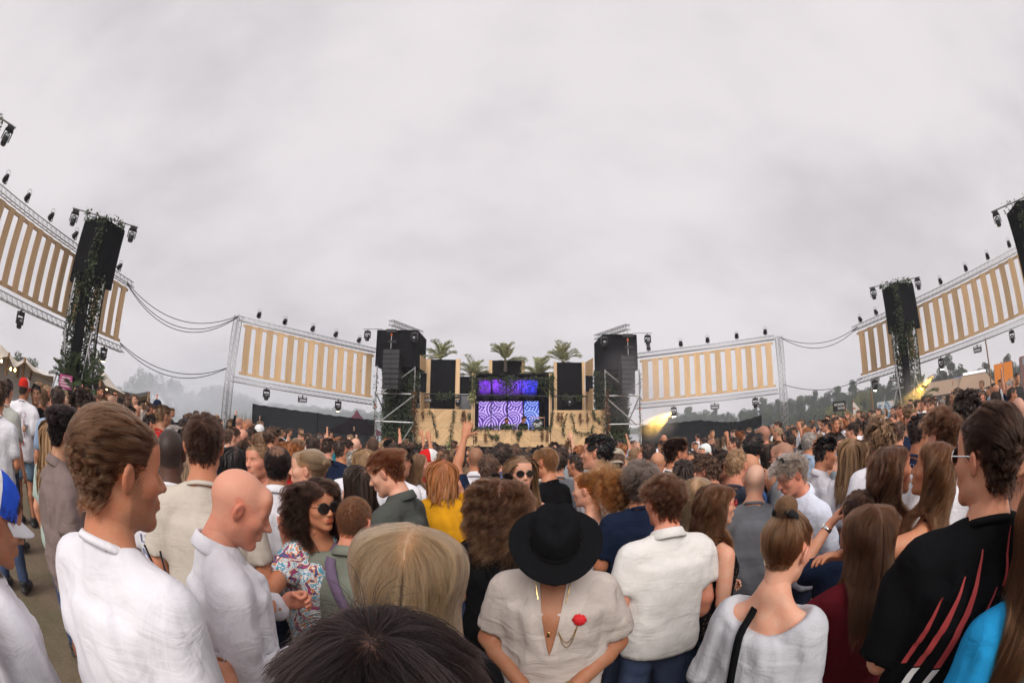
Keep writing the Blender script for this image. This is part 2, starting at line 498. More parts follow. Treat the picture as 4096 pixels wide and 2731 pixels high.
# ------------------------------------------------------------------ people: heads
HC = np.array([0.0, 0.012, 1.655])          # head centre in the standing figure (1.78 m tall)
NECK = np.array([0.0, -0.02, 1.50])         # the head turns about this point
SKULL = (np.array([0, -0.015, 0.03]), np.array([0.0745, 0.096, 0.091]))
_heads = {}
def hairline(P, recede=0.0):
    y = P[:, 1]
    zl = np.interp(y, [-.12, -.05, -.03, .018, .040, .062, .10], [-.075, -.055, .0, .030, .018, .064 + recede * .3, .076 + recede])
    return P[:, 2] - zl
def head_proto(kind, h):
    """kind: m, mb (beard), ms (stubble), f ; returns V,Q,A in head space (+y = face)"""
    key = (kind, h)
    if key in _heads: return _heads[key]
    fem = kind == 'f'
    f = Field((-.11, -.135, -.15), (.11, .14, .14), h)
    f.ell(SKULL[0], SKULL[1], .02)
    f.ell((0, .028, -.035), (.057 if fem else .060, .066, .080), .035)
    for s in (-1, 1):
        f.cap((s * (.043 if fem else .050), .0, -.062), (s * .012, .066, -.098 if fem else -.102), .015, .014 if fem else .017, .028)
        f.ell((s * .042, .056, -.018), (.022, .024, .022), .025)
        f.cap((s * .014, .082, .024), (s * .043, .070, .020), .008 if fem else .011, .008, .018)
    f.ell((0, .072, -.100), (.016, .015, .013) if fem else (.020, .017, .016), .02)
    f.ell((0, .066, .058), (.052, .028, .04), .03)
    for s in (-1, 1):
        f.ell((s * .031, .101, .006), (.021, .018, .013), .014, sub=True)
    f.cap((0, .088, .016), (0, .112 if fem else .115, -.026), .0065, .0095 if fem else .0115, .012)
    for s in (-1, 1):
        f.ell((s * .0115, .100, -.030), (.0085, .011, .008), .007)
        f.cap((s * .014, .0815, .0135), (s * .046, .0735, .0095), .0062, .0058, .005); f.cap((s * .016, .0795, -.0015), (s * .044, .0725, -.0010), .0050, .0048, .006)   # lids
    f.ell((0, .085, -.062), (.027, .016, .020), .015)
    f.cap((-.018, .093, -.0555), (.018, .093, -.0555), .0058, k=.006)
    f.cap((-.015, .094, -.0675), (.015, .094, -.0675), .0070, k=.006)
    f.cap((-.024, .104, -.0615), (.024, .104, -.0615), .0045, k=.003, sub=True)
    f.cap((-.012, .093, -.082), (.012, .093, -.082), .004, k=.012, sub=True)
    for s in (-1, 1):
        R = rotm(0, s * 8, s * 26)
        f.ell((s * .081, -.010, -.002), (.0085, .019, .032), .006, R)
        f.ell((s * .093, -.004, .002), (.009, .0105, .020), .004, R, sub=True)
    f.cap((0, -.022, -.05), (0, -.035, -.16), .050 if fem else .058, k=.03)
    V, Q = f.mesh()
    keep = V[:, 2] > -.142
    N = vnormals(V, Q)
    A = np.zeros((len(V), 3), F32)
    x, y, z = V.T
    hl = hairline(V)
    A[:, 0] = np.clip(hl / .006, 0, 1) * (np.abs(x) < .079)
    ear = (np.abs(x) > .0735) & (np.abs(y + .01) < .03) & (np.abs(z) < .042)
    A[ear, 0] = 0
    brow = (np.abs(z - .0235 - .12 * (np.abs(x) - .03) * (np.abs(x) < .035)) < (.0042 if fem else .0058)) & (np.abs(x) > .013) & (np.abs(x) < .050) & (y > .055)
    A[brow, 0] = .85
    lip = ((z + .0555) / .0075) ** 2 + (x / .024) ** 2
    lip2 = ((z + .0675) / .0080) ** 2 + (x / .021) ** 2
    A[:, 1] = ((np.minimum(lip, lip2) < 1) & (y > .078)) * (.85 if fem else .55)
    cheek = np.exp(-(((np.abs(x) - .042) / .02) ** 2 + ((z + .03) / .022) ** 2)) * (y > .03)
    A[:, 1] = np.maximum(A[:, 1], cheek * .22); A[:, 1] = np.maximum(A[:, 1], np.exp(-((x / .012) ** 2 + ((z + .028) / .014) ** 2)) * (y > .09) * .25)
    A[ear, 1] = .3
    if kind in ('mb', 'ms'):
        b = (z < -.040) & (y > -.012 + (z + .04) * .1) & ~((np.minimum(lip, lip2) < 1.1)) & (z > -.125 - (y < .02) * (-.015)) & (y > .0)
        b |= (np.abs(x) > .052) & (y > .005) & (y < .034) & (z < .0) & (z > -.08)
        b &= ~((np.abs(x) < .045) & (z > -.048) & (y < .085))
        A[b, 0] = np.maximum(A[b, 0], .82 if kind == 'mb' else .28)
    parts = [(V, Q, A)]
    if h < .0105:
        for s in (-1, 1):
            v, q = uvsphere((s * .0305, .0712, .0055), .0128)
            a = np.zeros((len(v), 3), F32)
            dd = np.hypot(v[:, 0] - s * .0305, v[:, 2] - .0060); a[:, 2] = np.where((dd < .0062) & (v[:, 1] > .0735), .5, .9)
            parts.append((v, q, a))
    _heads[key] = join(parts)
    return _heads[key]

# ------------------------------------------------------------------ hands
_hands = {}
CURL = {'relax': [(18, 28, 18)] * 4, 'grip': [(48, 58, 35)] * 4, 'fist': [(82, 92, 55)] * 4, 'open': [(2, 6, 4)] * 4,
        'point': [(2, 4, 2), (70, 85, 50), (75, 85, 50), (78, 85, 50)], 'hold': [(38, 42, 28)] * 4}
def hand_proto(kind, h):
    """right hand: wrist at origin, fingers +z, palm faces +y, thumb on -x"""
    key = (kind, h)
    if key in _hands: return _hands[key]
    f = Field((-.11, -.05, -.05), (.09, .14, .21), h)
    f.cap((0, 0, -.03), (0, 0, .01), .027, .026, .01)
    f.ell((0, .0, .045), (.041, .0165, .052), .012)
    f.ell((-.024, .010, .03), (.018, .015, .028), .012)
    r = .0088
    for i, (bx, ln) in enumerate(((-.030, .072), (-.010, .081), (.011, .075), (.030, .060))):
        p = np.array([bx, 0, .083 - .004 * abs(i - 1)]); spread = (i - 1.5) * (.10 if kind == 'open' else .03); a = 0
        for j, fr in enumerate((.46, .31, .23)):
            a += math.radians(CURL[kind][i][j])
            q = p + ln * fr * np.array([spread * math.cos(a), math.sin(a), math.cos(a)])
            f.cap(p, q, r * (1 - .09 * j), r * (.93 - .09 * j), .006 if j else .008); p = q
    t0 = np.array([-.028, .004, .028])
    if kind in ('grip', 'fist', 'hold'): t1, t2 = t0 + (-.018, .030, .026), t0 + (-.002, .052, .046)
    elif kind == 'open': t1, t2 = t0 + (-.036, .010, .022), t0 + (-.058, .012, .046)
    else: t1, t2 = t0 + (-.024, .018, .028), t0 + (-.026, .028, .058)
    f.cap(t0, t1, .0125, .0105, .01); f.cap(t1, t2, .0102, .0085, .006)
    V, Q = f.mesh()
    _hands[key] = (V, Q, np.zeros((len(V), 3), F32) + np.array([0, .06, 0], F32))
    return _hands[key]

# ------------------------------------------------------------------ bodies and clothes
# arm poses: elbow and wrist relative to the shoulder (x outward, y forward, z up), palm normal, hand
ARMS = {
    'down': ((.055, -.035, -.285), (.075, .055, -.53), (-1, .2, 0), 'relax'),
    'down2': ((.07, -.06, -.275), (.06, .02, -.53), (-1, 0, 0), 'relax'),
    'front': ((.06, -.02, -.275), (-.06, .20, -.30), (-1, 0, -.2), 'hold'),
    'cup': ((.055, .0, -.275), (-.01, .25, -.20), (-1, .0, 0), 'grip'),
    'clasp': ((.085, .0, -.265), (-.10, .22, -.38), (-.3, 0, 1), 'grip'),
    'phone': ((.05, .05, -.265), (-.05, .27, -.10), (-.4, -1, .3), 'hold'),
    'photo': ((.06, .18, -.14), (-.02, .30, .12), (-1, -.2, 0), 'grip'),
    'up': ((.09, .06, .26), (.03, .10, .51), (0, 1, 0), 'open'),
    'fistup': ((.10, .08, .24), (.05, .10, .48), (0, 1, 0), 'fist'),
    'wave': ((.13, .02, -.17), (.17, .03, .08), (-.3, 1, 0), 'open'), 'pointup': ((.14, .08, -.04), (-.03, .13, .19), (-1, 0, 0), 'point'), 'phone2': ((.15, .10, -.20), (.19, .30, -.02), (-.2, -1, .3), 'hold'),
    'point': ((.07, .20, -.10), (-.02, .36, .09), (-1, 0, -.2), 'point'),
    'out': ((.20, .10, -.16), (.30, .30, -.10), (0, 0, -1), 'relax'),
    'reach': ((.04, .20, -.19), (-.02, .42, -.12), (-1, 0, 0), 'relax'),
    'cross': ((.08, .06, -.26), (-.16, .20, -.20), (0, -1, 0), 'relax'),
    'shoulder': ((.20, .12, .0), (.36, .24, .03), (0, -.3, -1), 'relax'),
    'hip': ((.17, -.06, -.22), (.03, -.04, -.42), (-1, 0, 0), 'relax'),
}
RES = {'hi': (.016, .0068, .0072, .017, .036), 'xhi': (.013, .0052, .0056, .0135, .032), 'mid': (.023, .0098, .0105, .025, .05), 'lo': (.036, .0150, .015, .036, .06), 'far': (.06, .022, .02, .06, .09)}
def Rlean(pit, rol, tw=0):
    return rotm(-pit, rol, tw)
def joints(sex, lean, arms, head, build):
    m = sex == 'm'
    R = Rlean(*lean)
    hip = np.array([0, 0, .95])
    up = lambda p: hip + R @ (np.asarray(p, float) - hip)
    J = dict(R=R, up=up)
    sw = (.176 if m else .150) * (0.6 + 0.4 * build)
    for s, a in ((-1, arms[0]), (1, arms[1])):
        e, wv, n, hk = ARMS[a] if isinstance(a, str) else a
        k = 1.0 if m else .93
        S = np.array([s * sw, -.014, 1.405 if m else 1.400])
        mir = np.array([s, 1, 1])
        J[s] = (up(S), up(S + np.array(e) * mir * k), up(S + np.array(wv) * mir * k), R @ (np.array(n, float) * mir), hk)
    Rh = R @ rotm(0, 0, -head[0]) @ rotm(-head[1], 0, 0) @ rotm(0, head[2], 0)
    J['Rh'] = Rh
    nk = up(NECK)
    J['neck'] = nk
    J['hc'] = nk + Rh @ (HC - NECK)
    J['legs'] = [(np.array([s * .092, 0, .92]), np.array([s * .105, .012, .50]), np.array([s * .11, -.025, .085])) for s in (-1, 1)]
    return J
def torso(f, J, sex, build, g=0.0, k=.04, belly=0.0):
    up, R = J['up'], J['R']; b = build
    m = sex == 'm'
    if m:
        f.ell(up((0, 0, 1.295)), (.162 * b + g, .108 * b + g, .165 + g), k, R)
        f.ell(up((0, .004, 1.12)), (.148 * b + g, .104 * b + g, .15 + g), k, R)
        f.cap(up((-.118 * b, -.014, 1.412)), up((.118 * b, -.014, 1.412)), .058 + g * .7, k=k)
    else:
        f.ell(up((0, 0, 1.295)), (.138 * b + g, .096 * b + g, .155 + g), k, R)
        f.ell(up((0, .0, 1.12)), (.122 * b + g, .09 * b + g, .14 + g), k, R)
        f.cap(up((-.10 * b, -.016, 1.408)), up((.10 * b, -.016, 1.408)), .048 + g * .7, k=k)
        for s in (-1, 1): f.ell(up((s * .066, .078 * b, 1.275)), (.058 + g, .052 + g, .060 + g), .03, R)
    if belly: f.ell(up((0, .045, 1.08)), (.14 * b + g, .10 + belly + g, .14 + g), k, R)
    f.ell((0, -.005, .955), (.158 * b + g, .112 * b + g, .125 + g) if m else (.170 * b + g, .122 * b + g, .13 + g), k)
def bbox(J, pad=.16):
    P = [J['hc'], J['neck'], np.array([-.3, -.22, 0]), np.array([.3, .22, .9])]
    for s in (-1, 1): P += list(J[s][:3])
    P = np.array(P)
    return P.min(0) - pad, P.max(0) + pad
def wrinkle(V, N, seed, amp, mode):
    amp = amp * np.clip((1.455 - V[:, 2]) / .07, .06, 1)
    r = np.random.default_rng(seed); d = np.zeros(len(V))
    for i in range(9):
        if mode == 'drape': kv = np.array([r.normal(0, 1), r.normal(0, 1), r.normal(0, .22)]) * r.uniform(16, 32)
        elif mode == 'crush': kv = r.normal(0, 1, 3) * r.uniform(12, 26)
        else: kv = np.array([r.normal(0, .35), r.normal(0, .35), r.normal(0, 1)]) * r.uniform(22, 46)
        wv = r.normal(0, 1, 3) * 9
        s = np.sin(V @ kv + 1.2 * np.sin(V @ wv * .7 + r.uniform(0, 6)) + r.uniform(0, 6))
        d += np.clip(s, -.2, 1) ** 2 * r.uniform(.4, 1) * np.clip(np.sin(V @ (wv * .8) + i) * 1.2, 0, 1)
    d = d / 9 * 6.5 - .12
    return V + N * (d * amp)[:, None]

_cache = {}
TOPS = {'tee': (.014, .78, None, .845), 'bigtee': (.025, .95, None, .80), 'polo': (.012, .66, None, .86), 'shirt': (.015, 1, .97, .84), 'shirt_short': (.018, .80, None, .82),
         'sweater': (.030, 1, .95, .87), 'tank': (.012, None, None, .88), 'blouse': (.022, .55, None, .88), 'crop': (.013, None, None, 1.13), 'croptee': (.018, .60, None, 1.10),
         'offshoulder': (.034, 1, .35, .88), 'jacket': (.034, 1, .96, .83), 'bigsleeveless': (.03, None, None, .82), 'strap': (.008, None, None, .9)}
def build_skin(J, sex, q, build, htype, top, bottom, belly, bare, ar, lo, hi):
    up, R, m = J['up'], J['R'], sex == 'm'; hb, hh, hd, hcl, hlg = RES[q]
    f = Field(lo, hi, hb); core = f if bare else Field((-.32, min(-.3, lo[1]), -.02), (.32, max(.3, hi[1]), 1.6), max(.034, hb * 1.7)); legf = f if bottom in ('shorts', 'skirt') else core
    torso(core, J, sex, build, -.006 if bare else -.024, belly=belly)
    f.cap(up((0, -.03, 1.42)), J['neck'] + J['Rh'] @ (np.array([0, -.015, 1.59]) - NECK), .060 if m else .050, .055 if m else .046, .03)
    for s in (-1, 1):
        f.cap(up((s * .105 * build, -.02, 1.425 if m else 1.418)), up((s * .025, -.025, 1.515)), .034 if m else .026, .034, .04)
        S, E, Wr, n, hk = J[s]
        cov = top in ('shirt', 'sweater', 'jacket'); kk = .80 if cov else (.86 if top in ('tee', 'bigtee', 'polo', 'shirt_short') else 1.0)
        f.cap(S, E, ar[0] * kk, ar[1] * (.8 if cov else 1), .03)
        if kk == 1.0: f.cap(S + (E - S) * .1, E - (E - S) * .25, ar[0] * .93, ar[1] * 1.1, .02)
        mid = E + (Wr - E) * .28
        f.cap(E, mid, ar[1] * .95, ar[2] * 1.08, .02); f.cap(mid, Wr, ar[2] * 1.08, ar[3], .02)
        if q in ('lo', 'far'):
            d = (Wr - E) / np.linalg.norm(Wr - E); f.cap(Wr, Wr + d * .09, .028, .030, .02)
    for hp, kn, an in J['legs']:
        lg = 1.0 if bottom in ('shorts', 'skirt') else .78
        legf.cap(hp, kn, .078 * lg, .054 * lg, .03); legf.cap(kn, kn + (an - kn) * .3 + (0, -.012, 0), .054 * lg, .056 * lg, .03); legf.cap(kn + (an - kn) * .3 + (0, -.012, 0), an, .054 * lg, .036, .03)
        legf.cap(an, an + (0, .11, -.05), .036, .03, .02)
    V, Q = f.mesh()
    parts = [(V, Q, np.zeros((len(V), 3), F32))]
    if core is not f:
        V, Q = core.mesh(); parts.append((V, Q, np.zeros((len(V), 3), F32)))
    hv, hq, ha = head_proto(htype, hh)
    parts.append((((hv.astype(float)) @ J['Rh'].T + J['hc']).astype(F32), hq, ha))
    if q not in ('lo', 'far'):
        for s in (-1, 1):
            S, E, Wr, n, hk = J[s]
            v, qd, a = hand_proto(hk, hd)
            z = (Wr - E) / np.linalg.norm(Wr - E); y = n - z * (n @ z); y = y / max(np.linalg.norm(y), 1e-6); x = np.cross(y, z)
            M = np.stack([x, y, z], 1)
            v2 = v.astype(float) * (1.0 if m else .9)
            if s < 0: v2 = v2 * np.array([-1, 1, 1]); qd = qd[:, ::-1]
            parts.append(((v2 @ M.T + Wr + z * .012).astype(F32), qd, a))
    return join(parts)
def build_top(J, sex, q, build, top, belly, ar, lo, hi, seed):
    up, R, m, hcl = J['up'], J['R'], sex == 'm', RES[q][3]
    # --- top
    g, sl1, sl2, hem = TOPS[top]
    nr = {'tank': .115, 'crop': .125, 'strap': .14, 'blouse': .10, 'offshoulder': .15, 'croptee': .10}.get(top, .073)
    f = Field(lo, hi, hcl)
    torso(f, J, sex, build, g, belly=belly)
    wx, wy = ((.158, .116) if m else (.150, .112))
    f.frus((0, -.002, hem - .03), up((0, -.004, 1.36)), (wx * build + g * 1.3, wy * build + g * 1.2 + belly * .5), ((.160 if m else .138) * build + g, (.108 if m else .096) * build + g), R, .04)
    for s in (-1, 1):
        f.cap(up((s * .105 * build, -.02, 1.425 if m else 1.418)), up((s * .045, -.025, 1.488)), .036 + g * .65, .034 + g * .5, .045)
        if s > 0 and nr < .08: f.cap(up((0, -.058, 1.42)), up((0, -.050, 1.492)), .040 + g * .4, .034 + g * .3, .03)
        S, E, Wr, n, hk = J[s]
        if sl1 is not None:
            full = sl2 is not None
            f.cap(S, E, ar[0] + g * (.75 if full else .9), ar[1] + g * (.75 if full else 1.15), .035, cut=None if full else sl1)
            if full: f.cap(E, Wr, ar[1] + g * .8, ar[3] + g * .55, .02, cut=sl2)
        else:
            f.cap(S, E, ar[0] + .03, ar[0], .012, sub=True)
    f.plane((0, 0, hem), (0, 0, -1))
    if top == 'offshoulder':
        f.ell(up((0, -.05, 1.54)), (.17, .13, .17), .02, R, sub=True)
    else:
        if nr > .08: f.cap(up((0, .012, 1.50)), up((0, .05, 1.66)), nr * (1 if m else .92), nr * 1.25, .02, sub=True)
        else:
            f.cap(up((0, .004, 1.555)), up((0, .04, 1.72)), .080 if m else .074, .11, .012, sub=True); f.cap(up((0, .075, 1.54)), up((0, .10, 1.60)), .058, .07, .012, sub=True)
        if top in ('tank', 'crop', 'strap', 'blouse', 'bigsleeveless'): f.cap(up((0, .05, 1.44)), up((0, .16, 1.56)), nr * .8, nr, .03, sub=True)
    V, Q = f.mesh()
    N = vnormals(V, Q)
    amp = {'tee': .011, 'bigtee': .014, 'polo': .010, 'shirt': .012, 'shirt_short': .013, 'sweater': .013, 'offshoulder': .008, 'jacket': .011, 'blouse': .012}.get(top, .008)
    if q not in ('lo', 'far'):
        if q in ('hi', 'xhi', 'xxhi'): amp *= 1.15
        V = wrinkle(V, N, seed * 7 + 1, amp * 1.6, 'drape'); V = wrinkle(V, N, seed * 7 + 2, amp * .45, 'crush')
        V = np.where((V[:, 2] < 1.16)[:, None], wrinkle(V, N, seed * 7 + 3, amp * .55, 'waist'), V)
    return V.astype(F32), Q
def build_bottom(J, sex, q, build, top, bottom, seed):
    m, hcl, hem = sex == 'm', RES[q][4], TOPS[top][3]
    # --- bottom
    f = Field((-.34, -.3, -.02), (.34, .3, 1.1), hcl)
    gb = {'jeans': .014, 'trousers': .022, 'shorts': .030, 'skirt': .03}[bottom]
    zc = {'jeans': .06, 'trousers': .05, 'shorts': .55, 'skirt': .45}[bottom]
    f.ell((0, -.005, .955), (.158 * build + gb * .7, .112 * build + gb * .7, .13) if m else (.170 * build + gb * .6, .122 * build + gb * .6, .13), .03)
    for hp, kn, an in J['legs']:
        if bottom == 'skirt': f.cap(hp, kn, .11, .12, .06)
        else:
            f.cap(hp, kn, .080 + gb, .056 + gb * 1.2, .025); f.cap(kn, an, .056 + gb * 1.2, .040 + gb * 1.4, .02)
    f.plane((0, 0, zc), (0, 0, -1)); f.plane((0, 0, 1.045 if hem > .95 else hem + .06), (0, 0, 1))
    V, Q = f.mesh(); N = vnormals(V, Q)
    if q not in ('lo', 'far'): V = wrinkle(V, N, seed * 7 + 5, .009, 'waist')
    return V.astype(F32), Q
def build_figure(sex, q, lean, arms, head, build, htype, top, bottom, belly=0.0, seed=0):
    """returns dict of arrays: skin, top, bottom, collar + joints"""
    sd_ = seed if q in ('hi', 'xhi', 'xxhi') else 0
    bare = top in ('tank', 'crop', 'strap', 'offshoulder', 'blouse', 'croptee', 'bigsleeveless')
    key = ('skin', sex, q, lean, arms, head, build, htype, top if bare else top in ('shirt', 'sweater', 'jacket'), bottom in ('shorts', 'skirt'), belly)
    kt = ('top', sex, q, lean, arms, build, top, belly, sd_); kb = ('bottom', sex, q, build, bottom, top in ('crop', 'croptee'))
    hb, hh, hd, hcl, hlg = RES[q]
    J = joints(sex, lean, arms, head, build); up, R = J['up'], J['R']
    m = sex == 'm'; lo, hi = bbox(J)
    ar = (.056, .043, .040, .028) if m else (.047, .037, .034, .0245)
    ar = tuple(a * (.5 + .5 * build) for a in ar)
    out = dict(J=J, key=(key, kt, kb), col_ring=(up, R))
    if key in _cache: out['skin'] = _cache[key]
    else: out['skin'] = _cache[key] = build_skin(J, sex, q, build, htype, top, bottom, belly, bare, ar, lo, hi)
    if kt in _cache: out['top'] = _cache[kt]
    else: out['top'] = _cache[kt] = build_top(J, sex, q, build, top, belly, ar, lo, hi, seed)
    if kb in _cache: out['bottom'] = _cache[kb]
    else: out['bottom'] = _cache[kb] = build_bottom(J, sex, q, build, top, bottom, seed)
    return out

def collar_mesh(up, R, kind, name):
    """shirt collar / ribbed neckband as a closed strip round the neck"""
    n = 28; prof = {'collar': [(.066, .0), (.063, .030), (.067, .037), (.074, .034), (.098, -.014), (.094, -.020), (.072, .006)],
                    'rib': [(.072, .000), (.069, .012), (.073, .017), (.081, .006), (.083, -.004)]}[kind]
    gap = .34 if kind == 'collar' else 0.0
    ang = np.linspace(np.pi / 2 + gap, np.pi / 2 + 2 * np.pi - gap, n)
    V = []
    for a in ang:
        for r, z in prof:
            x = r * 1.04 * np.cos(a); y = r * np.sin(a)
            V.append(up((x, y - .012, 1.487 + z - y * .38)))
    k = len(prof); Q = []
    for i in range(n - 1):
        for j in range(k): Q.append((i * k + j, i * k + (j + 1) % k, (i + 1) * k + (j + 1) % k, (i + 1) * k + j))
    return np.array(V, F32), np.array(Q)

# ------------------------------------------------------------------ hair
def coll(p):
    """distance to head + neck + shoulders (head space) and its gradient"""
    best = np.full(len(p), 9.0); g = np.zeros_like(p)
    for c, r in (SKULL, (np.array([0, .028, -.035]), np.array([.062, .07, .085])), (np.array([0, -.05, -.36]), np.array([.16, .115, .20]))):
        u = p - c; k0 = np.linalg.norm(u / r, axis=1); gr = u / r ** 2; k1 = np.linalg.norm(gr, axis=1) + 1e-9
        d = k0 * (k0 - 1) / k1; s = d < best
        best[s] = d[s]; g[s] = (gr / k1[:, None])[s]
    for a, b, r in ((np.array([0, -.022, -.05]), np.array([0, -.04, -.2]), .055), (np.array([-.16, -.03, -.235]), np.array([.16, -.03, -.235]), .075)):
        d = b - a; t = np.clip((p - a) @ d / (d @ d), 0, 1); u = p - a - t[:, None] * d; L = np.linalg.norm(u, axis=1) + 1e-9
        s = (L - r) < best; best[s] = (L - r)[s]; g[s] = (u / L[:, None])[s]
    return best, g
def nrm(v): return v / np.maximum(np.linalg.norm(v, axis=-1, keepdims=True), 1e-9)
CROWN = np.array([0.01, -.078, .092])
def comb_crown(p, t):
    v = p - CROWN; v = nrm(v); fr = np.clip((p[:, 2] - .06) / .04, 0, 1) * (p[:, 1] > -.05)
    return nrm(v + fr[:, None] * np.array([.25, .55, .0]) + np.array([0, 0, -.35]) * (1 - fr)[:, None])
def comb_back(p, t):
    s = np.sign(p[:, 0])
    lowf = np.clip((.05 - p[:, 2]) / .08, 0, 1)
    return nrm(np.stack([s * .05, -1 + 0 * s, -.10 - .9 * lowf], 1))
def comb_part(p, t, x0=.012):
    s = np.sign(p[:, 0] - x0); top = np.clip((p[:, 2] - .06) / .05, 0, 1)
    fr = np.clip((p[:, 1]) / .09, 0, 1)
    return nrm(np.stack([s * (1.1 * top + .12), -.12 - .55 * fr * (1 - top) - .25 * top, -.35 - .9 * (1 - top)], 1))
def comb_quiff(p, t):
    top = np.clip((p[:, 2] - .055) / .03, 0, 1)
    fr = np.clip((p[:, 1] + .02) / .10, 0, 1)
    up = np.stack([.35 + 0 * top, -.55 - .25 * fr, .55 * fr - .12], 1)
    dn = comb_crown(p, t)
    return nrm(up * top[:, None] + dn * (1 - top)[:, None])
def comb_to(T):
    T = np.asarray(T, float)
    return lambda p, t: nrm(T - p)
# style: (length fn(root) , lift, comb, stiff0, gravity, curl amp, curl turns, steps)
HAIR = {
    'crop':   (lambda r: np.full(len(r), .016), .006, comb_crown, .55, .0, .0, 0, 2),
    'short':  (lambda r: .018 + .030 * np.clip((r[:, 2] - .02) / .07, 0, 1), .010, comb_crown, .40, .05, .002, .6, 3),
    'fade':   (lambda r: .007 + .040 * np.clip((r[:, 2] - .050) / .035, 0, 1), .013, comb_quiff, .50, .0, .003, .6, 4),
    'quiff':  (lambda r: .012 + .075 * np.clip((r[:, 2] - .045) / .04, 0, 1), .023, comb_quiff, .55, .0, .004, .6, 6),
    'slick':  (lambda r: .045 + .085 * np.clip((r[:, 2] - .02) / .06, 0, 1), .014, comb_back, .22, .05, .005, .7, 8),
    'curlytop': (lambda r: .014 + .080 * np.clip((r[:, 2] - .045) / .035, 0, 1), .029, comb_quiff, .7, .0, .011, 2.6, 9),
    'messy':  (lambda r: .035 + .035 * np.clip((r[:, 2] - .02) / .06, 0, 1), .019, comb_crown, .55, .0, .006, 1.2, 5),
    'sleek':  (lambda r: .085 + .03 * np.clip((r[:, 2] - .02) / .06, 0, 1), .010, comb_crown, .08, .40, .003, .8, 8),
    'mophair': (lambda r: .075 + .03 * np.clip((r[:, 2] - .02) / .06, 0, 1), .023, comb_crown, .5, .12, .008, 1.4, 7),
    'long':   (lambda r: .40 + .06 * np.clip((r[:, 2]) / .1, 0, 1), .014, comb_part, .12, .9, .005, 1.2, 9),
    'longwavy': (lambda r: .38 + .06 * np.clip((r[:, 2]) / .1, 0, 1), .022, comb_part, .15, .8, .014, 2.6, 12),
    'curly':  (lambda r: .30 + .08 * np.clip((r[:, 2]) / .1, 0, 1), .040, comb_part, .45, .55, .020, 4.2, 16),
    'bob':    (lambda r: .20 + .07 * np.clip((r[:, 2]) / .1, 0, 1), .017, comb_part, .15, .8, .006, 1.2, 9),
    'bun':    (lambda r: np.linalg.norm(r - np.array([0, -.055, .135]), axis=1) * 1.02, .010, comb_to((0, -.055, .135)), .1, .0, .004, .8, 8),
    'lowbun': (lambda r: np.linalg.norm(r - np.array([0, -.125, .02]), axis=1) * 1.02, .010, comb_to((0, -.125, .02)), .1, .0, .003, .8, 7),
    'pony':   (lambda r: np.linalg.norm(r - np.array([0, -.12, .045]), axis=1) * 1.02, .009, comb_to((0, -.12, .045)), .1, .0, .003, .8, 7),
    'pinned': (lambda r: np.linalg.norm(r - np.array([0, -.12, .045]), axis=1) * 1.02, .010, comb_to((0, -.12, .045)), .1, .0, .003, .8, 7),
    'thin':   (lambda r: np.full(len(r), .024), .007, comb_crown, .35, .05, .002, .6, 3),
}
DENS = {'xxhi': (34000, .00050), 'xhi': (17000, .00072), 'hi': (9000, .00105), 'mid': (560, .0060), 'lo': (170, .0125), 'far': (70, .022)}
RES['xxhi'] = RES['xhi']
_hair = {}
def ribbons(pts, wid, rs, tilt=.7, ref=None):
    """pts (S,N,3) strands -> ribbon mesh"""
    S, N, _ = pts.shape
    T = np.gradient(pts, axis=1); T = nrm(T)
    cen = np.array([0, -.01, .0]) if ref is None else ref
    out = nrm(pts - cen)
    out = nrm(out - T * (out * T).sum(-1, keepdims=True))
    side = np.cross(T, out)
    a = rs.normal(0, tilt, S)[:, None, None]
    sd = side * np.cos(a) + out * np.sin(a)
    taper = np.interp(np.linspace(0, 1, N), [0, .12, .75, 1], [.75, 1, .9, .25])[None, :, None]
    wv = (wid * rs.uniform(.6, 1.4, S))[:, None, None] * taper * .5
    V = np.stack([pts - sd * wv, pts + sd * wv], 2).reshape(-1, 3)
    i = np.arange(S)[:, None] * (2 * N) + 2 * np.arange(N - 1)[None, :]
    Q = np.stack([i, i + 1, i + 3, i + 2], -1).reshape(-1, 4)
    return V, Q
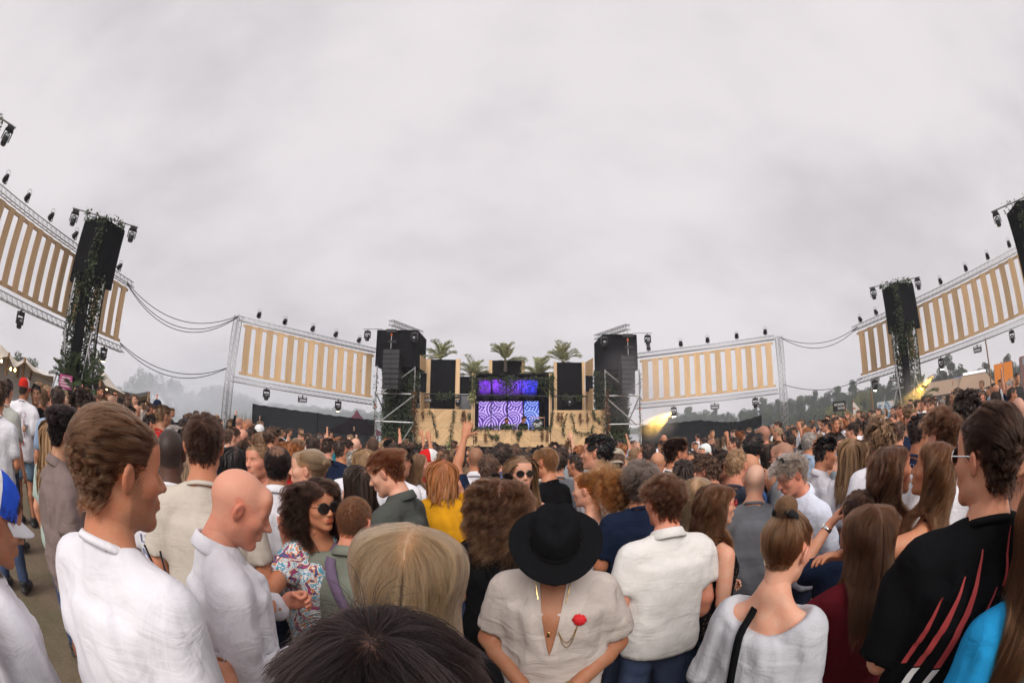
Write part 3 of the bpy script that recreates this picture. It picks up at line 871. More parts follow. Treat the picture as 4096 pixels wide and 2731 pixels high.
def hair_strands(style, q, seed=0, sex='m', recede=0.0):
    L, lift, comb, stiff, grav, camp, cturn, steps = HAIR[style]
    n, wid = DENS[q]
    rs = np.random.default_rng(seed + 11)
    if style in ('long', 'longwavy', 'curly', 'bob') : n = int(n * 1.0); 
    if style in ('crop', 'thin'): n = int(n * 1.25)
    hv, hq, _ = head_proto('m' if sex == 'm' else 'f', .0066)
    cen = hv[hq].mean(1)
    nn = np.cross(hv[hq[:, 2]] - hv[hq[:, 0]], hv[hq[:, 3]] - hv[hq[:, 1]]); nn = nrm(nn)
    ok = (hairline(cen, recede) > -.002) & (np.abs(cen[:, 0]) < .079)
    ok &= ~((np.abs(cen[:, 0]) > .0735) & (np.abs(cen[:, 1] + .01) < .028) & (cen[:, 2] < .03))
    if style == 'thin':   # bald crown
        d = np.hypot(cen[:, 0] / .052, (cen[:, 1] + .03) / .07); ok &= ~((d < 1) & (cen[:, 2] > .07)) | (rs.random(len(cen)) < .07)
    idx = np.flatnonzero(ok); pick = rs.choice(idx, n)
    r = cen[pick] + rs.normal(0, .0025, (n, 3)); nm = nn[pick]
    ln = L(r) * rs.uniform(.72, 1.1, n)
    stp = steps if q in ('hi', 'xhi', 'xxhi') else max(2, int(steps * (.8 if q == 'mid' else .45)))
    lf = lift * rs.uniform(.15, 1, n) ** 1.3
    under = rs.random(n) < .22; lf[under] *= .45; wsc = np.where(under, 3.2 if q in ('mid', 'lo', 'far') else 1.5, 1.0)
    p = r.copy(); d = nrm(nm * stiff + comb(p, 0) * (1 - stiff)); pts = [p.copy()]
    for i in range(stp):
        t = (i + 1) / stp
        c = comb(p, t); sd, g = coll(p)
        near = np.clip(1.2 - sd / .03, 0, 1)[:, None]
        c = c - g * np.minimum((c * g).sum(1, keepdims=True), 0) * near
        d = nrm(d * (.45 + .4 * stiff) + c * .55 + np.array([0, 0, -1]) * grav * t + rs.normal(0, .05, p.shape))
        p = p + d * (ln / stp)[:, None]
        sd, g = coll(p)
        need = np.maximum(lf * min(1, t * 1.6) - sd, 0)
        p = p + g * need[:, None]
        if style in ('crop', 'short', 'slick', 'thin', 'bun', 'pony', 'lowbun', 'pinned', 'fade', 'long', 'bob', 'longwavy'):
            lim = {'fade': .05, 'long': .045, 'bob': .05, 'longwavy': .06}.get(style, .022); over = np.clip(sd - lim, 0, None) * (p[:, 2] > -.12)
            p = p - g * over[:, None] * .8
        fz = (p[:, 1] > .035) & (p[:, 2] < .062) & (p[:, 2] > -.13) & (np.abs(p[:, 0]) < .064)
        if style in ('long', 'longwavy', 'bob', 'curly'):
            sw = (p[:, 2] < .055) & (p[:, 1] > .0) & (p[:, 2] > -.14); p[sw, 1] *= .62
        if steps > 8 and style not in ('curlytop', 'slick'): p[fz, 0] += np.sign(p[fz, 0] + 1e-6) * (.066 - np.abs(p[fz, 0]))
        pts.append(p.copy())
    pts = np.stack(pts, 1)
    # strands gather into locks round guide strands; curls turn together within a lock
    N = pts.shape[1]; tt = np.linspace(0, 1, N)[None, :, None]
    ng = max(14, {'crop': n // 14, 'thin': n // 14}.get(style, n // (38 if q in ('hi', 'xhi', 'xxhi') else 9))); ng = min(ng, 420); gi = rs.choice(n, ng, replace=False)
    ck = np.concatenate([((r[i:i + 2000, None] - r[gi][None]) ** 2).sum(-1).argmin(1) for i in range(0, n, 2000)])
    G = pts[gi][ck]; cl = {'crop': .35, 'thin': .35, 'short': .5, 'curly': .72, 'pinned': .5, 'longwavy': .66, 'curlytop': .7, 'bun': .45, 'lowbun': .45, 'pony': .45}.get(style, .58)
    cl = cl * rs.uniform(.55, 1.1, (n, 1, 1)); stray = rs.random((n, 1, 1)) < .06; cl = np.where(stray, 0, cl)
    pts = G + (pts - G) * (1 - cl * np.minimum(1, tt * 1.7)) if style not in ('bald',) else pts
    if camp > 0:
        ph = rs.uniform(0, 6.28, (ng, 1, 1))[ck] + rs.normal(0, .25, (n, 1, 1)); ax = nrm(rs.normal(0, 1, (ng, 3)))[ck]; T = nrm(np.gradient(G, axis=1))
        u = nrm(np.cross(T, ax[:, None, :] + 1e-3)); v = np.cross(T, u); fr = cturn * rs.uniform(.75, 1.25, (ng, 1, 1))[ck] * 2 * np.pi
        pts = pts + camp * np.minimum(1, tt * 3) * (np.cos(fr * tt + ph) * u + np.sin(fr * tt + ph) * v) * rs.uniform(.8, 1.2, (n, 1, 1))
    ltone = np.clip(rs.normal(.45, .28, ng), 0, 1)[ck]
    N = pts.shape[1]
    sv = np.zeros((n, N, 3), F32)
    base = np.clip(rs.normal(.45, .26, n), 0, 1)
    sv[..., 0] = np.clip(base * .5 + ltone * .5, 0, 1)[:, None]
    tl = np.linspace(0, 1, N)[None, :]
    sv[..., 1] = (rs.random(n) < .55)[:, None] * np.clip(tl * 1.6 - .15, 0, 1) * rs.uniform(.5, 1, n)[:, None]
    sets = [(pts, wid * wsc * (1.0 if style not in ('crop', 'thin', 'fade') else .8), sv, None, .45)]
    def add(P, wd, grad, cen, tilt):
        k, m = P.shape[:2]; a2 = np.zeros((k, m, 3), F32); a2[..., 0] = np.clip(rs.normal(.5, .25, k), 0, 1)[:, None]; a2[..., 1] = grad
        sets.append((P, np.full(k, wd), a2, cen, tilt))
    def tuft(center, rad, n2, loops):
        """wound knot of hair"""
        c = np.asarray(center, float); k = 14
        ax = nrm(np.array([0.15, -.55, .8]) + rs.normal(0, .35, (n2, 3))); u = nrm(np.cross(ax, rs.normal(0, 1, (n2, 3)))); v = np.cross(ax, u)
        a0 = rs.uniform(0, 6.28, n2)[:, None]; aa = a0 + np.linspace(0, loops * 6.28, k)[None, :]
        lat = np.clip(rs.uniform(-.85, .85, n2)[:, None] + np.linspace(-.1, .1, k)[None, :], -.95, .95); rr = rad * np.sqrt(1 - lat ** 2) * rs.uniform(.5, 1.06, n2)[:, None] ** .5
        add(c + (np.cos(aa) * rr)[..., None] * u[:, None] + (np.sin(aa) * rr)[..., None] * v[:, None] + (lat * rad)[..., None] * ax[:, None], wid * 1.3, .4, c, .5)
    def tail(start, dirs, n2, length, spread, curl, steps2=12):
        s0 = np.asarray(start, float); gk = rs.integers(0, max(10, n2 // 45), n2); nk = gk.max() + 1; P = s0 + rs.normal(0, .012, (nk, 3))[gk] + rs.normal(0, .003, (n2, 3)); d = nrm(np.asarray(dirs, float) + rs.normal(0, spread, (nk, 3))[gk] + rs.normal(0, .05, (n2, 3))); out = [P.copy()]
        for i in range(steps2):
            d = nrm(d + np.array([0, 0, -.16])); P = P + d * (length / steps2) * rs.uniform(.8, 1.1, (n2, 1))
            sd, g = coll(P); P = P + g * np.maximum(.008 - sd, 0)[:, None]; out.append(P.copy())
        P = np.stack(out, 1)
        if curl:
            tt = np.linspace(0, 1, steps2 + 1)[None, :, None]; ph = rs.uniform(0, 6.28, (nk, 1, 1))[gk] + rs.normal(0, .3, (n2, 1, 1)); T = nrm(np.gradient(P, axis=1)); u = nrm(np.cross(T, nrm(rs.normal(0, 1, (nk, 1, 3)))[gk])); v = np.cross(T, u)
            P = P + curl * np.minimum(1, tt * 3) * (np.cos(22 * tt + ph) * u + np.sin(22 * tt + ph) * v)
        add(P, wid * 1.2, np.linspace(0, 1, steps2 + 1)[None, :], None, .7)
    if style == 'bun': tuft((0, -.062, .152), .040, n // 4, 1.1)
    if style == 'lowbun':
        tuft((.035, -.120, .05), .026, n // 5, 1.1); tuft((-.035, -.120, .05), .026, n // 5, 1.1)
    if style == 'pony': tail((0, -.125, .05), (0, -.8, .25), n // 2, .26, .28, .0)
    if style == 'pinned': tail((0, -.125, .05), (0, -.9, .5), n, .24, .55, .017, 16)
    return sets, rs
def hair_arrays(style, q, seed=0, sex='m', recede=0.0):
    sets, rs = hair_strands(style, q, seed, sex, recede); parts = []
    for P, wd, a, cen, tilt in sets:
        V, Q = ribbons(P, wd, rs, tilt, cen); parts.append((V.astype(F32), Q, np.repeat(a.reshape(-1, 3), 2, 0)))
    return join(parts)
def hair_curves(style, q, seed, sex, recede):
    """fine strands as render curves"""
    sets, rs = hair_strands(style, q, seed, sex, recede)
    P = np.concatenate([x[0].reshape(-1, 3) for x in sets]); A = np.concatenate([x[2].reshape(-1, 3) for x in sets])
    sizes = np.concatenate([np.full(x[0].shape[0], x[0].shape[1]) for x in sets])
    rad = np.concatenate([(x[1][:, None] * rs.uniform(.7, 1.3, (len(x[1]), 1)) * np.interp(np.linspace(0, 1, x[0].shape[1]), [0, .1, .7, 1], [.7, 1, .9, .3])[None]).ravel() for x in sets]) * .5
    hc = bpy.data.hair_curves.new('hair'); hc.add_curves([int(k) for k in sizes])
    hc.attributes['position'].data.foreach_set('vector', P.astype(F32).ravel())
    ra = hc.attributes.get('radius') or hc.attributes.new('radius', 'FLOAT', 'POINT'); ra.data.foreach_set('value', rad.astype(F32))
    sa = hc.attributes.new('sv', 'FLOAT_COLOR', 'POINT'); sa.data.foreach_set('color', np.concatenate([A, np.ones((len(A), 1), F32)], 1).astype(F32).ravel())
    hc.materials.append(MATS['hair_fine']); return hc
def hair_mesh(style, q, seed=0, sex='m', recede=0.0):
    key = (style, q, seed, sex, recede)
    if key not in _hair:
        if q in ('hi', 'xhi', 'xxhi'): _hair[key] = hair_curves(style, q, seed, sex, recede); return _hair[key]
        V, Q, A = hair_arrays(style, q, seed, sex, recede)
        _hair[key] = mk_mesh('hair', V, Q, {'sv': A}, smooth=False, mats=[MATS['hair']])
    return _hair[key]
# ------------------------------------------------------------------ one person
mk_skin(); mk_hair(); mk_hair_fine(); mk_cloth('cloth')
MATS['denim_src'] = None
def pat_stripes(freq, axis, width):
    def f(t, c, c2):
        s = nd(t, 'ShaderNodeSeparateXYZ'); t.links.new(objco(t), s.inputs[0])
        mth = nd(t, 'ShaderNodeMath', operation='MULTIPLY'); t.links.new(s.outputs[axis], mth.inputs[0]); mth.inputs[1].default_value = freq
        fr = nd(t, 'ShaderNodeMath', operation='FRACT'); t.links.new(mth.outputs[0], fr.inputs[0])
        return mixc(t, c, c2, ramp(t, fr.outputs[0], [(width, 1.0), (width + .04, 0.0)]))
    return f
def pat_blobs(scale, stops, dist=1.0):
    """stops: list of (pos, colour) of a constant ramp over noise"""
    def f(t, c, c2):
        n = noise(t, objco(t), scale, 2, .5, dist)
        r = ramp(t, n, stops, 'CONSTANT')
        return r
    return f
def pat_spots(scale, size, soft=.03):
    def f(t, c, c2):
        v = nd(t, 'ShaderNodeTexVoronoi'); v.inputs['Scale'].default_value = scale; t.links.new(objco(t), v.inputs['Vector'])
        return mixc(t, c2, c, ramp(t, v.outputs['Distance'], [(size, 0.0), (size + soft, 1.0)]))
    return f
def pat_leopard(t, c, c2):
    v = nd(t, 'ShaderNodeTexVoronoi'); v.inputs['Scale'].default_value = 34; t.links.new(objco(t), v.inputs['Vector'])
    return mixc(t, (.42, .25, .11), (.02, .014, .01), ramp(t, v.outputs['Distance'], [(.18, 0.0), (.24, 1.0), (.42, 1.0), (.46, 0.0)]))
def pat_lace(t, c, c2):
    v = nd(t, 'ShaderNodeTexVoronoi'); v.inputs['Scale'].default_value = 70; t.links.new(objco(t), v.inputs['Vector'])
    n = noise(t, objco(t), 14, 2, .5, 1.5)
    f = nd(t, 'ShaderNodeMath', operation='MULTIPLY'); t.links.new(ramp(t, v.outputs['Distance'], [(.22, 1.0), (.30, 0.0)]), f.inputs[0]); t.links.new(ramp(t, n, [(.45, 0.0), (.52, 1.0)]), f.inputs[1])
    return mixc(t, c, c2, f.outputs[0])
def pat_denim(t, c, c2):
    n = noise(t, objco(t), 5, 4, .6)
    return mixc(t, c, mixc(t, c, (1.7, 1.6, 1.45), 1.0, 'MULTIPLY'), ramp(t, n, [(.45, 0.0), (.75, 1.0)]))
mk_cloth('stripe_cloth', pat_stripes(22, 'X', .16), (.10, .10, .12))
mk_cloth('fine_stripe_cloth', pat_stripes(60, 'X', .3), (.62, .66, .76))
mk_cloth('floral_cloth', pat_blobs(13, [(0, (.72, .70, .72)), (.40, (.10, .34, .45)), (.47, (.75, .73, .74)), (.53, (.70, .28, .10)), (.58, (.06, .10, .24)), (.64, (.42, .06, .14))], 2.2))
mk_cloth('dotted_cloth', pat_spots(46, .16), (.70, .72, .78))
mk_cloth('leopard_cloth', pat_leopard)
mk_cloth('zebra_cloth', pat_blobs(20, [(0, (.72, .70, .66)), (.48, (.02, .02, .02)), (.56, (.72, .70, .66)), (.63, (.02, .02, .02))], 3.0))
mk_cloth('lace_cloth', pat_lace, (.24, .13, .09), fold=.15)
mk_cloth('denim', pat_denim, fold=.3)
mk_cloth('linen', pat_blobs(3, [(0, (.44, .385, .35)), (.5, (.49, .43, .39))], 1.0), fold=.4)
mk_cloth('heather', pat_spots(420, .2, .4), (.54, .54, .57))
mk_cloth('pattern_dark', pat_blobs(15, [(0, (.03, .04, .07)), (.45, (.32, .28, .22)), (.52, (.04, .07, .12)), (.6, (.30, .30, .30))], 2.0))
simple('black_plastic', (.012, .012, .013), .35)
simple('dark_lens', (.015, .012, .012), .08)
simple('gold', (.75, .52, .20), .28, 1.0)
simple('silver', (.7, .7, .7), .25, 1.0)
simple('shoe_white', (.62, .61, .60), .6, var=.1)
simple('shoe_dark', (.025, .024, .026), .6, var=.2)
def mk_cup():
    m, t, p = new_mat('cup_plastic')
    p.inputs['Base Color'].default_value = (.85, .86, .87, 1); p.inputs['Roughness'].default_value = .25
    p.inputs['Transmission Weight'].default_value = .55; p.inputs['IOR'].default_value = 1.15
mk_cup()
simple('beer', (.62, .32, .03), .2)

SKIN = {'fair': (.64, .365, .255), 'light': (.59, .305, .195), 'tan': (.51, .24, .135), 'deep': (.35, .165, .09), 'dark': (.095, .050, .034), 'red': (.62, .29, .195), 'olive': (.40, .225, .135)}
HCOL = {'black': (.011, .0095, .0105), 'dark': (.026, .016, .012), 'brown': (.060, .033, .020), 'auburn': (.085, .036, .018), 'chestnut': (.085, .045, .024), 'lightbrown': (.150, .086, .044),
        'sandy': (.22, .135, .070), 'blonde': (.32, .215, .130), 'ash': (.24, .168, .108), 'ginger': (.24, .085, .026), 'grey': (.24, .225, .21), 'darkgrey': (.085, .078, .075), 'silver': (.38, .36, .34), 'copper': (.20, .078, .022)}
_meshes = {}
_shoe = {}
def shoe_mesh(mat):
    if mat in _shoe: return _shoe[mat]
    f = Field((-.07, -.11, -.01), (.07, .22, .13), .009)
    f.ell((0, .06, .035), (.046, .13, .042), .02); f.cap((0, -.035, .05), (0, -.04, .095), .042, .046, .02); f.cap((0, -.05, .018), (0, .14, .018), .042, .046, .015)
    f.plane((0, 0, .002), (0, 0, -1)); f.plane((0, 0, .112), (0, 0, 1))
    V, Q = f.mesh()
    _shoe[mat] = mk_mesh('shoe', V, Q, mats=[MATS[mat]])
    return _shoe[mat]
def sunglasses(parent, M, frame='black_plastic', lens='dark_lens', up=False, rim=.021, s=1.0):
    """glasses in head space; up=True: pushed up on the hair"""
    mb = MB(); ln = MB()
    for sx in (-1, 1):
        t = np.linspace(0, 2 * np.pi, 15)
        ring = [(sx * .0325 + rim * 1.2 * math.cos(a), .104 - abs(sx * .0325 + rim * math.cos(a)) * .22, rim * .92 * math.sin(a)) for a in t]
        mb.path(ring, .0022, 5)
        ln.lathe([(rim * 1.12, -.001), (rim * 1.12, .001)], (sx * .0325, .0965, 0), 14, rotm(90, 0, -sx * 12))
        mb.path([(sx * .056, .092, .006), (sx * .078, .072, .007), (sx * .0805, .0, .009), (sx * .080, -.022, -.006)], .0022, 5)
    mb.path([(-.010, .103, .004), (0, .106, .007), (.010, .103, .004)], .0022, 5)
    off = Matrix.Translation((0, .004, .006)) if not up else Matrix.Translation((0, -.040, .085)) @ Euler((math.radians(28), 0, 0)).to_matrix().to_4x4()
    o = mb.build('sunglasses', MATS[frame], parent); o.matrix_local = M @ off @ Matrix.Scale(s, 4)
    l = ln.build('lens', MATS[lens], o)
    return o
def cap_hat(parent, M, c1, c2, back=False, bucket=False):
    """baseball cap: panelled crown + curved brim; or bucket hat"""
    n = 24; prof = [(.096, .025), (.096, .06), (.088, .095), (.066, .122), (.034, .136), (.004, .140)]
    mb = MB()
    t = np.arange(n) * 2 * np.pi / n
    P = []; fs = []
    for r, z in prof:
        for a in t: P.append((r * .86 * math.cos(a), r * 1.08 * math.sin(a) - .012, z + (.0)))
    for k in range(len(prof) - 1):
        fs += [(k * n + i, k * n + (i + 1) % n, (k + 1) * n + (i + 1) % n, (k + 1) * n + i) for i in range(n)]
    fs.append(tuple(range((len(prof) - 1) * n, len(prof) * n)))
    mb.add(P, fs)
    R = Matrix.Rotation(math.pi if back else 0, 4, 'Z')
    o = mb.build('hat' if bucket else 'cap', MATS['cloth'], parent, smooth=True); o.color = (*c1, 1); o.matrix_local = M @ R
    b = MB()
    if bucket:
        b.lathe([(.088, .052), (.135, .012), (.137, .006), (.086, .040)], (0, -.012, 0), 24, None, False)
        br = b.build('brim', MATS['cloth'], o, smooth=True); br.color = (*c2, 1)
        return o
    k = 13; V = []; fs = []
    for j, ext in enumerate((0.0, .035, .068)):
        for i in range(k):
            a = math.radians(20 + 140 * i / (k - 1)); rr = .094 * (1 + 0) 
            x = rr * .86 * math.cos(a) * (1 - .05 * j); y = rr * 1.08 * math.sin(a) - .012 + ext * math.sin(a) ** .7
            V.append((x, y, .034 - .010 * j - (x / .08) ** 2 * .016 * (1 + j * .4)))
    V += [(x, y, z - .005) for x, y, z in V]
    m = 3 * k
    for j in range(2):
        for i in range(k - 1):
            a = j * k + i; fs.append((a, a + 1, a + k + 1, a + k)); fs.append((m + a, m + a + k, m + a + k + 1, m + a + 1))
    for i in range(k - 1): fs.append((2 * k + i, 2 * k + i + 1, m + 2 * k + i + 1, m + 2 * k + i))
    b.add(V, fs)
    br = b.build('brim', MATS['cloth'], o, smooth=True); br.color = (*c2, 1)
    if tuple(c1) != tuple(c2):      # mesh back panels in the second colour
        P2 = []; f2 = []; h = n // 2 + 1
        for r, z in prof:
            for i in range(h):
                a = math.pi + i * 2 * np.pi / n
                P2.append((r * .86 * 1.012 * math.cos(a), r * 1.08 * 1.012 * math.sin(a) - .012, z + .001))
        for kk in range(len(prof) - 1): f2 += [(kk * h + i, kk * h + i + 1, (kk + 1) * h + i + 1, (kk + 1) * h + i) for i in range(h - 1)]
        pb = MB().add(P2, f2).build('back_panel', MATS['cloth'], o, smooth=True); pb.color = (*c2, 1)
    return o
def cup(loc, M, fill=False, parent=None, h=.115):
    mb = MB(); mb.lathe([(.028, 0), (.0285, .004), (.037, h), (.0385, h), (.0385, h - .003), (.036, h - .002), (.0275, .006), (.0, .005)], n=16, cap=False)
    o = mb.build('plastic_cup', MATS['cup_plastic'], parent, smooth=True); o.matrix_local = M
    if fill: MB().lathe([(.001, .007), (.0272, .007), (.033, h * .62), (.001, h * .62)], n=16, cap=False).build('drink', MATS['beer'], o, smooth=True)
    return o

STAT = []
def person(px=None, py=None, d=None, rel=0, sex='m', q='mid', arms=('down', 'down'), lean=(0, 0, 0), head=(0, 0, 0), build=1.0, belly=0.0,
           hair=('short', 'brown'), skin='light', htype=None, top=('tee', (.7, .7, .72)), topmat='cloth', bottom=('jeans', (.05, .07, .13)), botmat=None,
           collar=None, shoes='shoe_dark', label='', group=None, xy=None, height=None, seed=0, bleach=0.0, scalp=None, recede=0.0, acc=(), name='person', hscale=1.0, zbase=None, want_s=None):
    htype = htype or ('m' if sex == 'm' else 'f')
    lean = tuple(lean) + (0,) * (3 - len(lean))
    fig = build_figure(sex, q, lean, tuple(arms), tuple(head), build, htype, top[0], bottom[0], belly, seed)
    J = fig['J']
    hc = J['hc']
    if xy is None:
        d *= 1.09; tgt = pix_at(px, py, d); yaw = -(pix_az(px, py) + math.radians(rel))
        s = 1.0
        for _ in range(4):
            off = Matrix.Rotation(yaw, 3, 'Z') @ Vector((hc[0] * s, hc[1] * s, 0))
            fx, fy = tgt.x - off.x, tgt.y - off.y
            gz = float(ground_z(fx, fy)) if zbase is None else zbase
            s = (tgt.z - gz) / hc[2]
        STAT.append((round(s, 2), px, py, round(d, 2)))
    else:
        fx, fy = xy; gz = float(ground_z(fx, fy)) if zbase is None else zbase
        yaw = -math.radians(rel) if px is None else 0
        s = height / 1.777
    mkey = fig['key']
    ks, kt, kb = mkey
    if ks not in _meshes: _meshes[ks] = mk_mesh('body', *fig['skin'][:2], {'pa': fig['skin'][2]}, mats=[MATS['skin']])
    if kt not in _meshes: _meshes[kt] = mk_mesh('garment', *fig['top'])
    if kb not in _meshes: _meshes[kb] = mk_mesh('legwear', *fig['bottom'])
    mb, mt, mbt = _meshes[ks], _meshes[kt], _meshes[kb]
    o = bpy.data.objects.new(name, mb); COL.objects.link(o)
    o.location = (fx, fy, gz); o.rotation_euler = (0, 0, yaw); o.scale = (s, s, s)
    o.color = (*SKIN[skin], 1)
    hcol = HCOL[hair[1]] if isinstance(hair[1], str) else hair[1]
    sc = scalp if scalp is not None else (0.0 if hair[0] == 'bald' else 1.0)
    sk = SKIN[skin]
    ht = [hcol[i] * sc + sk[i] * (1 - sc) for i in range(3)]
    o['hair_tint'] = ht
    tag(o, label, 'person', group)
    def cm(mesh, mat):
        if not mesh.materials: mesh.materials.append(MATS['cloth'])
        return mesh
    tname = {'tee': 'tshirt', 'bigtee': 'tshirt', 'polo': 'polo_shirt', 'shirt': 'shirt', 'shirt_short': 'shirt', 'sweater': 'sweater', 'tank': 'tank_top', 'blouse': 'blouse', 'crop': 'crop_top', 'croptee': 'crop_top', 'offshoulder': 'sweatshirt', 'jacket': 'jacket', 'bigsleeveless': 'sleeveless_top', 'strap': 'strap_top'}[top[0]]
    def garment(nm, mesh, mat, col):
        cm(mesh, mat)
        g = bpy.data.objects.new(nm, mesh); COL.objects.link(g); g.parent = o; g.color = (*col, 1)
        g.material_slots[0].link = 'OBJECT'; g.material_slots[0].material = MATS[mat]
        return g
    tp = garment(tname, mt, topmat, top[1])
    bm = botmat or ('denim' if bottom[0] in ('jeans', 'shorts') and bottom[1][2] > bottom[1][0] * 1.3 else 'cloth')
    garment({'jeans': 'jeans', 'trousers': 'trousers', 'shorts': 'shorts', 'skirt': 'skirt'}[bottom[0]], mbt, bm, bottom[1])
    for i, (hp, kn, an) in enumerate(J['legs']):
        sh = link('shoe', shoe_mesh(shoes), o, loc=(an[0], an[1], -.004), rot=(0, 0, (-.12, .12)[i] * -1))
    if collar is None: collar = {'polo': 'collar', 'shirt': 'collar', 'shirt_short': 'collar', 'jacket': 'collar', 'tee': 'rib', 'bigtee': 'rib', 'sweater': 'rib'}.get(top[0])
    if collar and q != 'lo':
        ck = (kt, collar)
        if ck not in _meshes:
            _meshes[ck] = mk_mesh('collar', *collar_mesh(*fig['col_ring'], collar, 'collar'), mats=[MATS['cloth']])
        c = link('collar' if collar == 'collar' else 'neckband', _meshes[ck], tp, color=top[1])
    Mh = Matrix.Translation(Vector(hc)) @ Matrix([list(r) for r in J['Rh']]).to_4x4()
    if hair[0] not in ('bald', 'shaved', 'none'):
        hm = hair_mesh(hair[0], q, seed if q in ('hi', 'xhi', 'xxhi') else seed % 2, 'f' if sex == 'f' else 'm', recede)
        h = bpy.data.objects.new('hair', hm); COL.objects.link(h); h.parent = o; h.matrix_local = Mh @ Matrix.Scale(hscale, 4); h.color = (*hcol, 1); h['bleach'] = float(bleach)
    for a in acc: a(o, Mh, J)
    o['_s'] = s
    return o
# accessory makers (called with the person, head matrix, joints)
def A_glasses(up=False, lens='dark_lens', frame='black_plastic', rim=.021): return lambda o, M, J: sunglasses(o, M, frame, lens, up, rim)
def A_cap(c1, c2, back=False, bucket=False): return lambda o, M, J: cap_hat(o, M, c1, c2, back, bucket)
def hand_frame(J, s):
    S, E, Wr, n, hk = J[s]
    z = (Wr - E) / np.linalg.norm(Wr - E); y = n - z * (n @ z); y = y / max(np.linalg.norm(y), 1e-6); x = np.cross(y, z)
    return Wr + z * .012, np.stack([x, y, z], 1)
def skin_y(o, sgn):
    """outermost surface of body and clothes at (x, z), front (+1) or back (-1)"""
    L = [np.array([v.co for v in o.data.vertices], F32)] if False else []
    for ob in [o] + [c for c in o.children if c.type == 'MESH' and c.name.split('.')[0] not in ('hair', 'shoe')]:
        co = np.empty(len(ob.data.vertices) * 3, F32); ob.data.vertices.foreach_get('co', co); L.append(co.reshape(-1, 3))
    co = np.concatenate(L); co = co[co[:, 1] * sgn > -.03]
    def f(x, z, out=.006):
        s_ = co[(np.abs(co[:, 0] - x) < .028) & (np.abs(co[:, 2] - z) < .028)]
        return (float((s_[:, 1] * sgn).max()) if len(s_) else .1) * sgn + sgn * out
    return f
def A_strap(col, side=1, w=.02, mat='cloth', x0=.085, x1=-.06):
    """shoulder strap running down the back from the shoulder"""
    def f(o, M, J):
        fb = skin_y(o, -1); ff = skin_y(o, 1); P = []
        for i in range(15): t = i / 14; z = 1.44 - .34 * t; x = side * (x0 + (x1 - x0) * t); P.append((x, fb(x, z), z))
        for i in range(1, 5): a = i / 5 * math.pi; P.insert(0, (side * x0, -.02 - .075 * math.cos(a) if False else P[0][1] + i * .030, 1.44 + .072 * math.sin(a * .62)))
        for i in range(6): z = 1.43 - .05 * i; P.insert(0, (side * x0, ff(side * x0, z), z))
        V = []; fs = []
        for i, p in enumerate(P):
            t = np.array(P[min(i + 1, len(P) - 1)]) - np.array(P[max(i - 1, 0)]); sd = np.array([1.0, 0, 0]) - t * (t[0] / (t @ t)); sd /= np.linalg.norm(sd)
            for k in (-1, 1): V.append(tuple(np.array(p) + sd * w * k))
            nn = np.cross(t / np.linalg.norm(t), sd)
            for k in (1, -1): V.append(tuple(np.array(p) + sd * w * k + nn * .005))
        for i in range(len(P) - 1):
            for k in range(4): fs.append((i * 4 + k, i * 4 + (k + 1) % 4, i * 4 + 4 + (k + 1) % 4, i * 4 + 4 + k))
        g = MB().add(V, fs).build('bag_strap', MATS[mat], o, smooth=True); g.color = (*col, 1)
    return f
def A_watch(s, mat='silver', face='dark_lens', r=.030):
    def f(o, M, J):
        S, E, Wr, n, hk = J[s]; z = (Wr - E) / np.linalg.norm(Wr - E); p = Wr - z * .018
        mb = MB(); R = hand_frame(J, s)[1]
        mb.lathe([(r, -.010), (r + .003, -.010), (r + .003, .010), (r, .010)], p, 16, R, False)
        w = mb.build('wristwatch', MATS[mat if mat != 'band' else 'black_plastic'], o, smooth=True)
        q = p - R[:, 1] * (r + .006)
        MB().lathe([(.018, -.004), (.018, .004)], q, 16, R @ rotm(90, 0, 0)).build('watch_face', MATS[face], w)
    return f
def A_necklace(mat='gold', pend=True, drop=1.28):
    def f(o, M, J):
        up = J['up']; mb = MB()
        pts = [up((.070 * math.sin(a), .02 + .095 * max(0, math.cos(a)) ** 1.0 + .03 * math.cos(a), 1.50 - (1.50 - drop) * max(0, math.cos(a)) ** 2)) for a in np.linspace(-2.2, 2.2, 30)]
        mb.path(pts, .0022, 5)
        n = mb.build('necklace', MATS[mat], o)
        if pend: MB().lathe([(.002, .012), (.011, .006), (.008, -.004), (.011, -.014), (.002, -.024)], pts[15] + np.array([0, .006, -.02]), 8).build('pendant', MATS[mat], n, smooth=True)
    return f
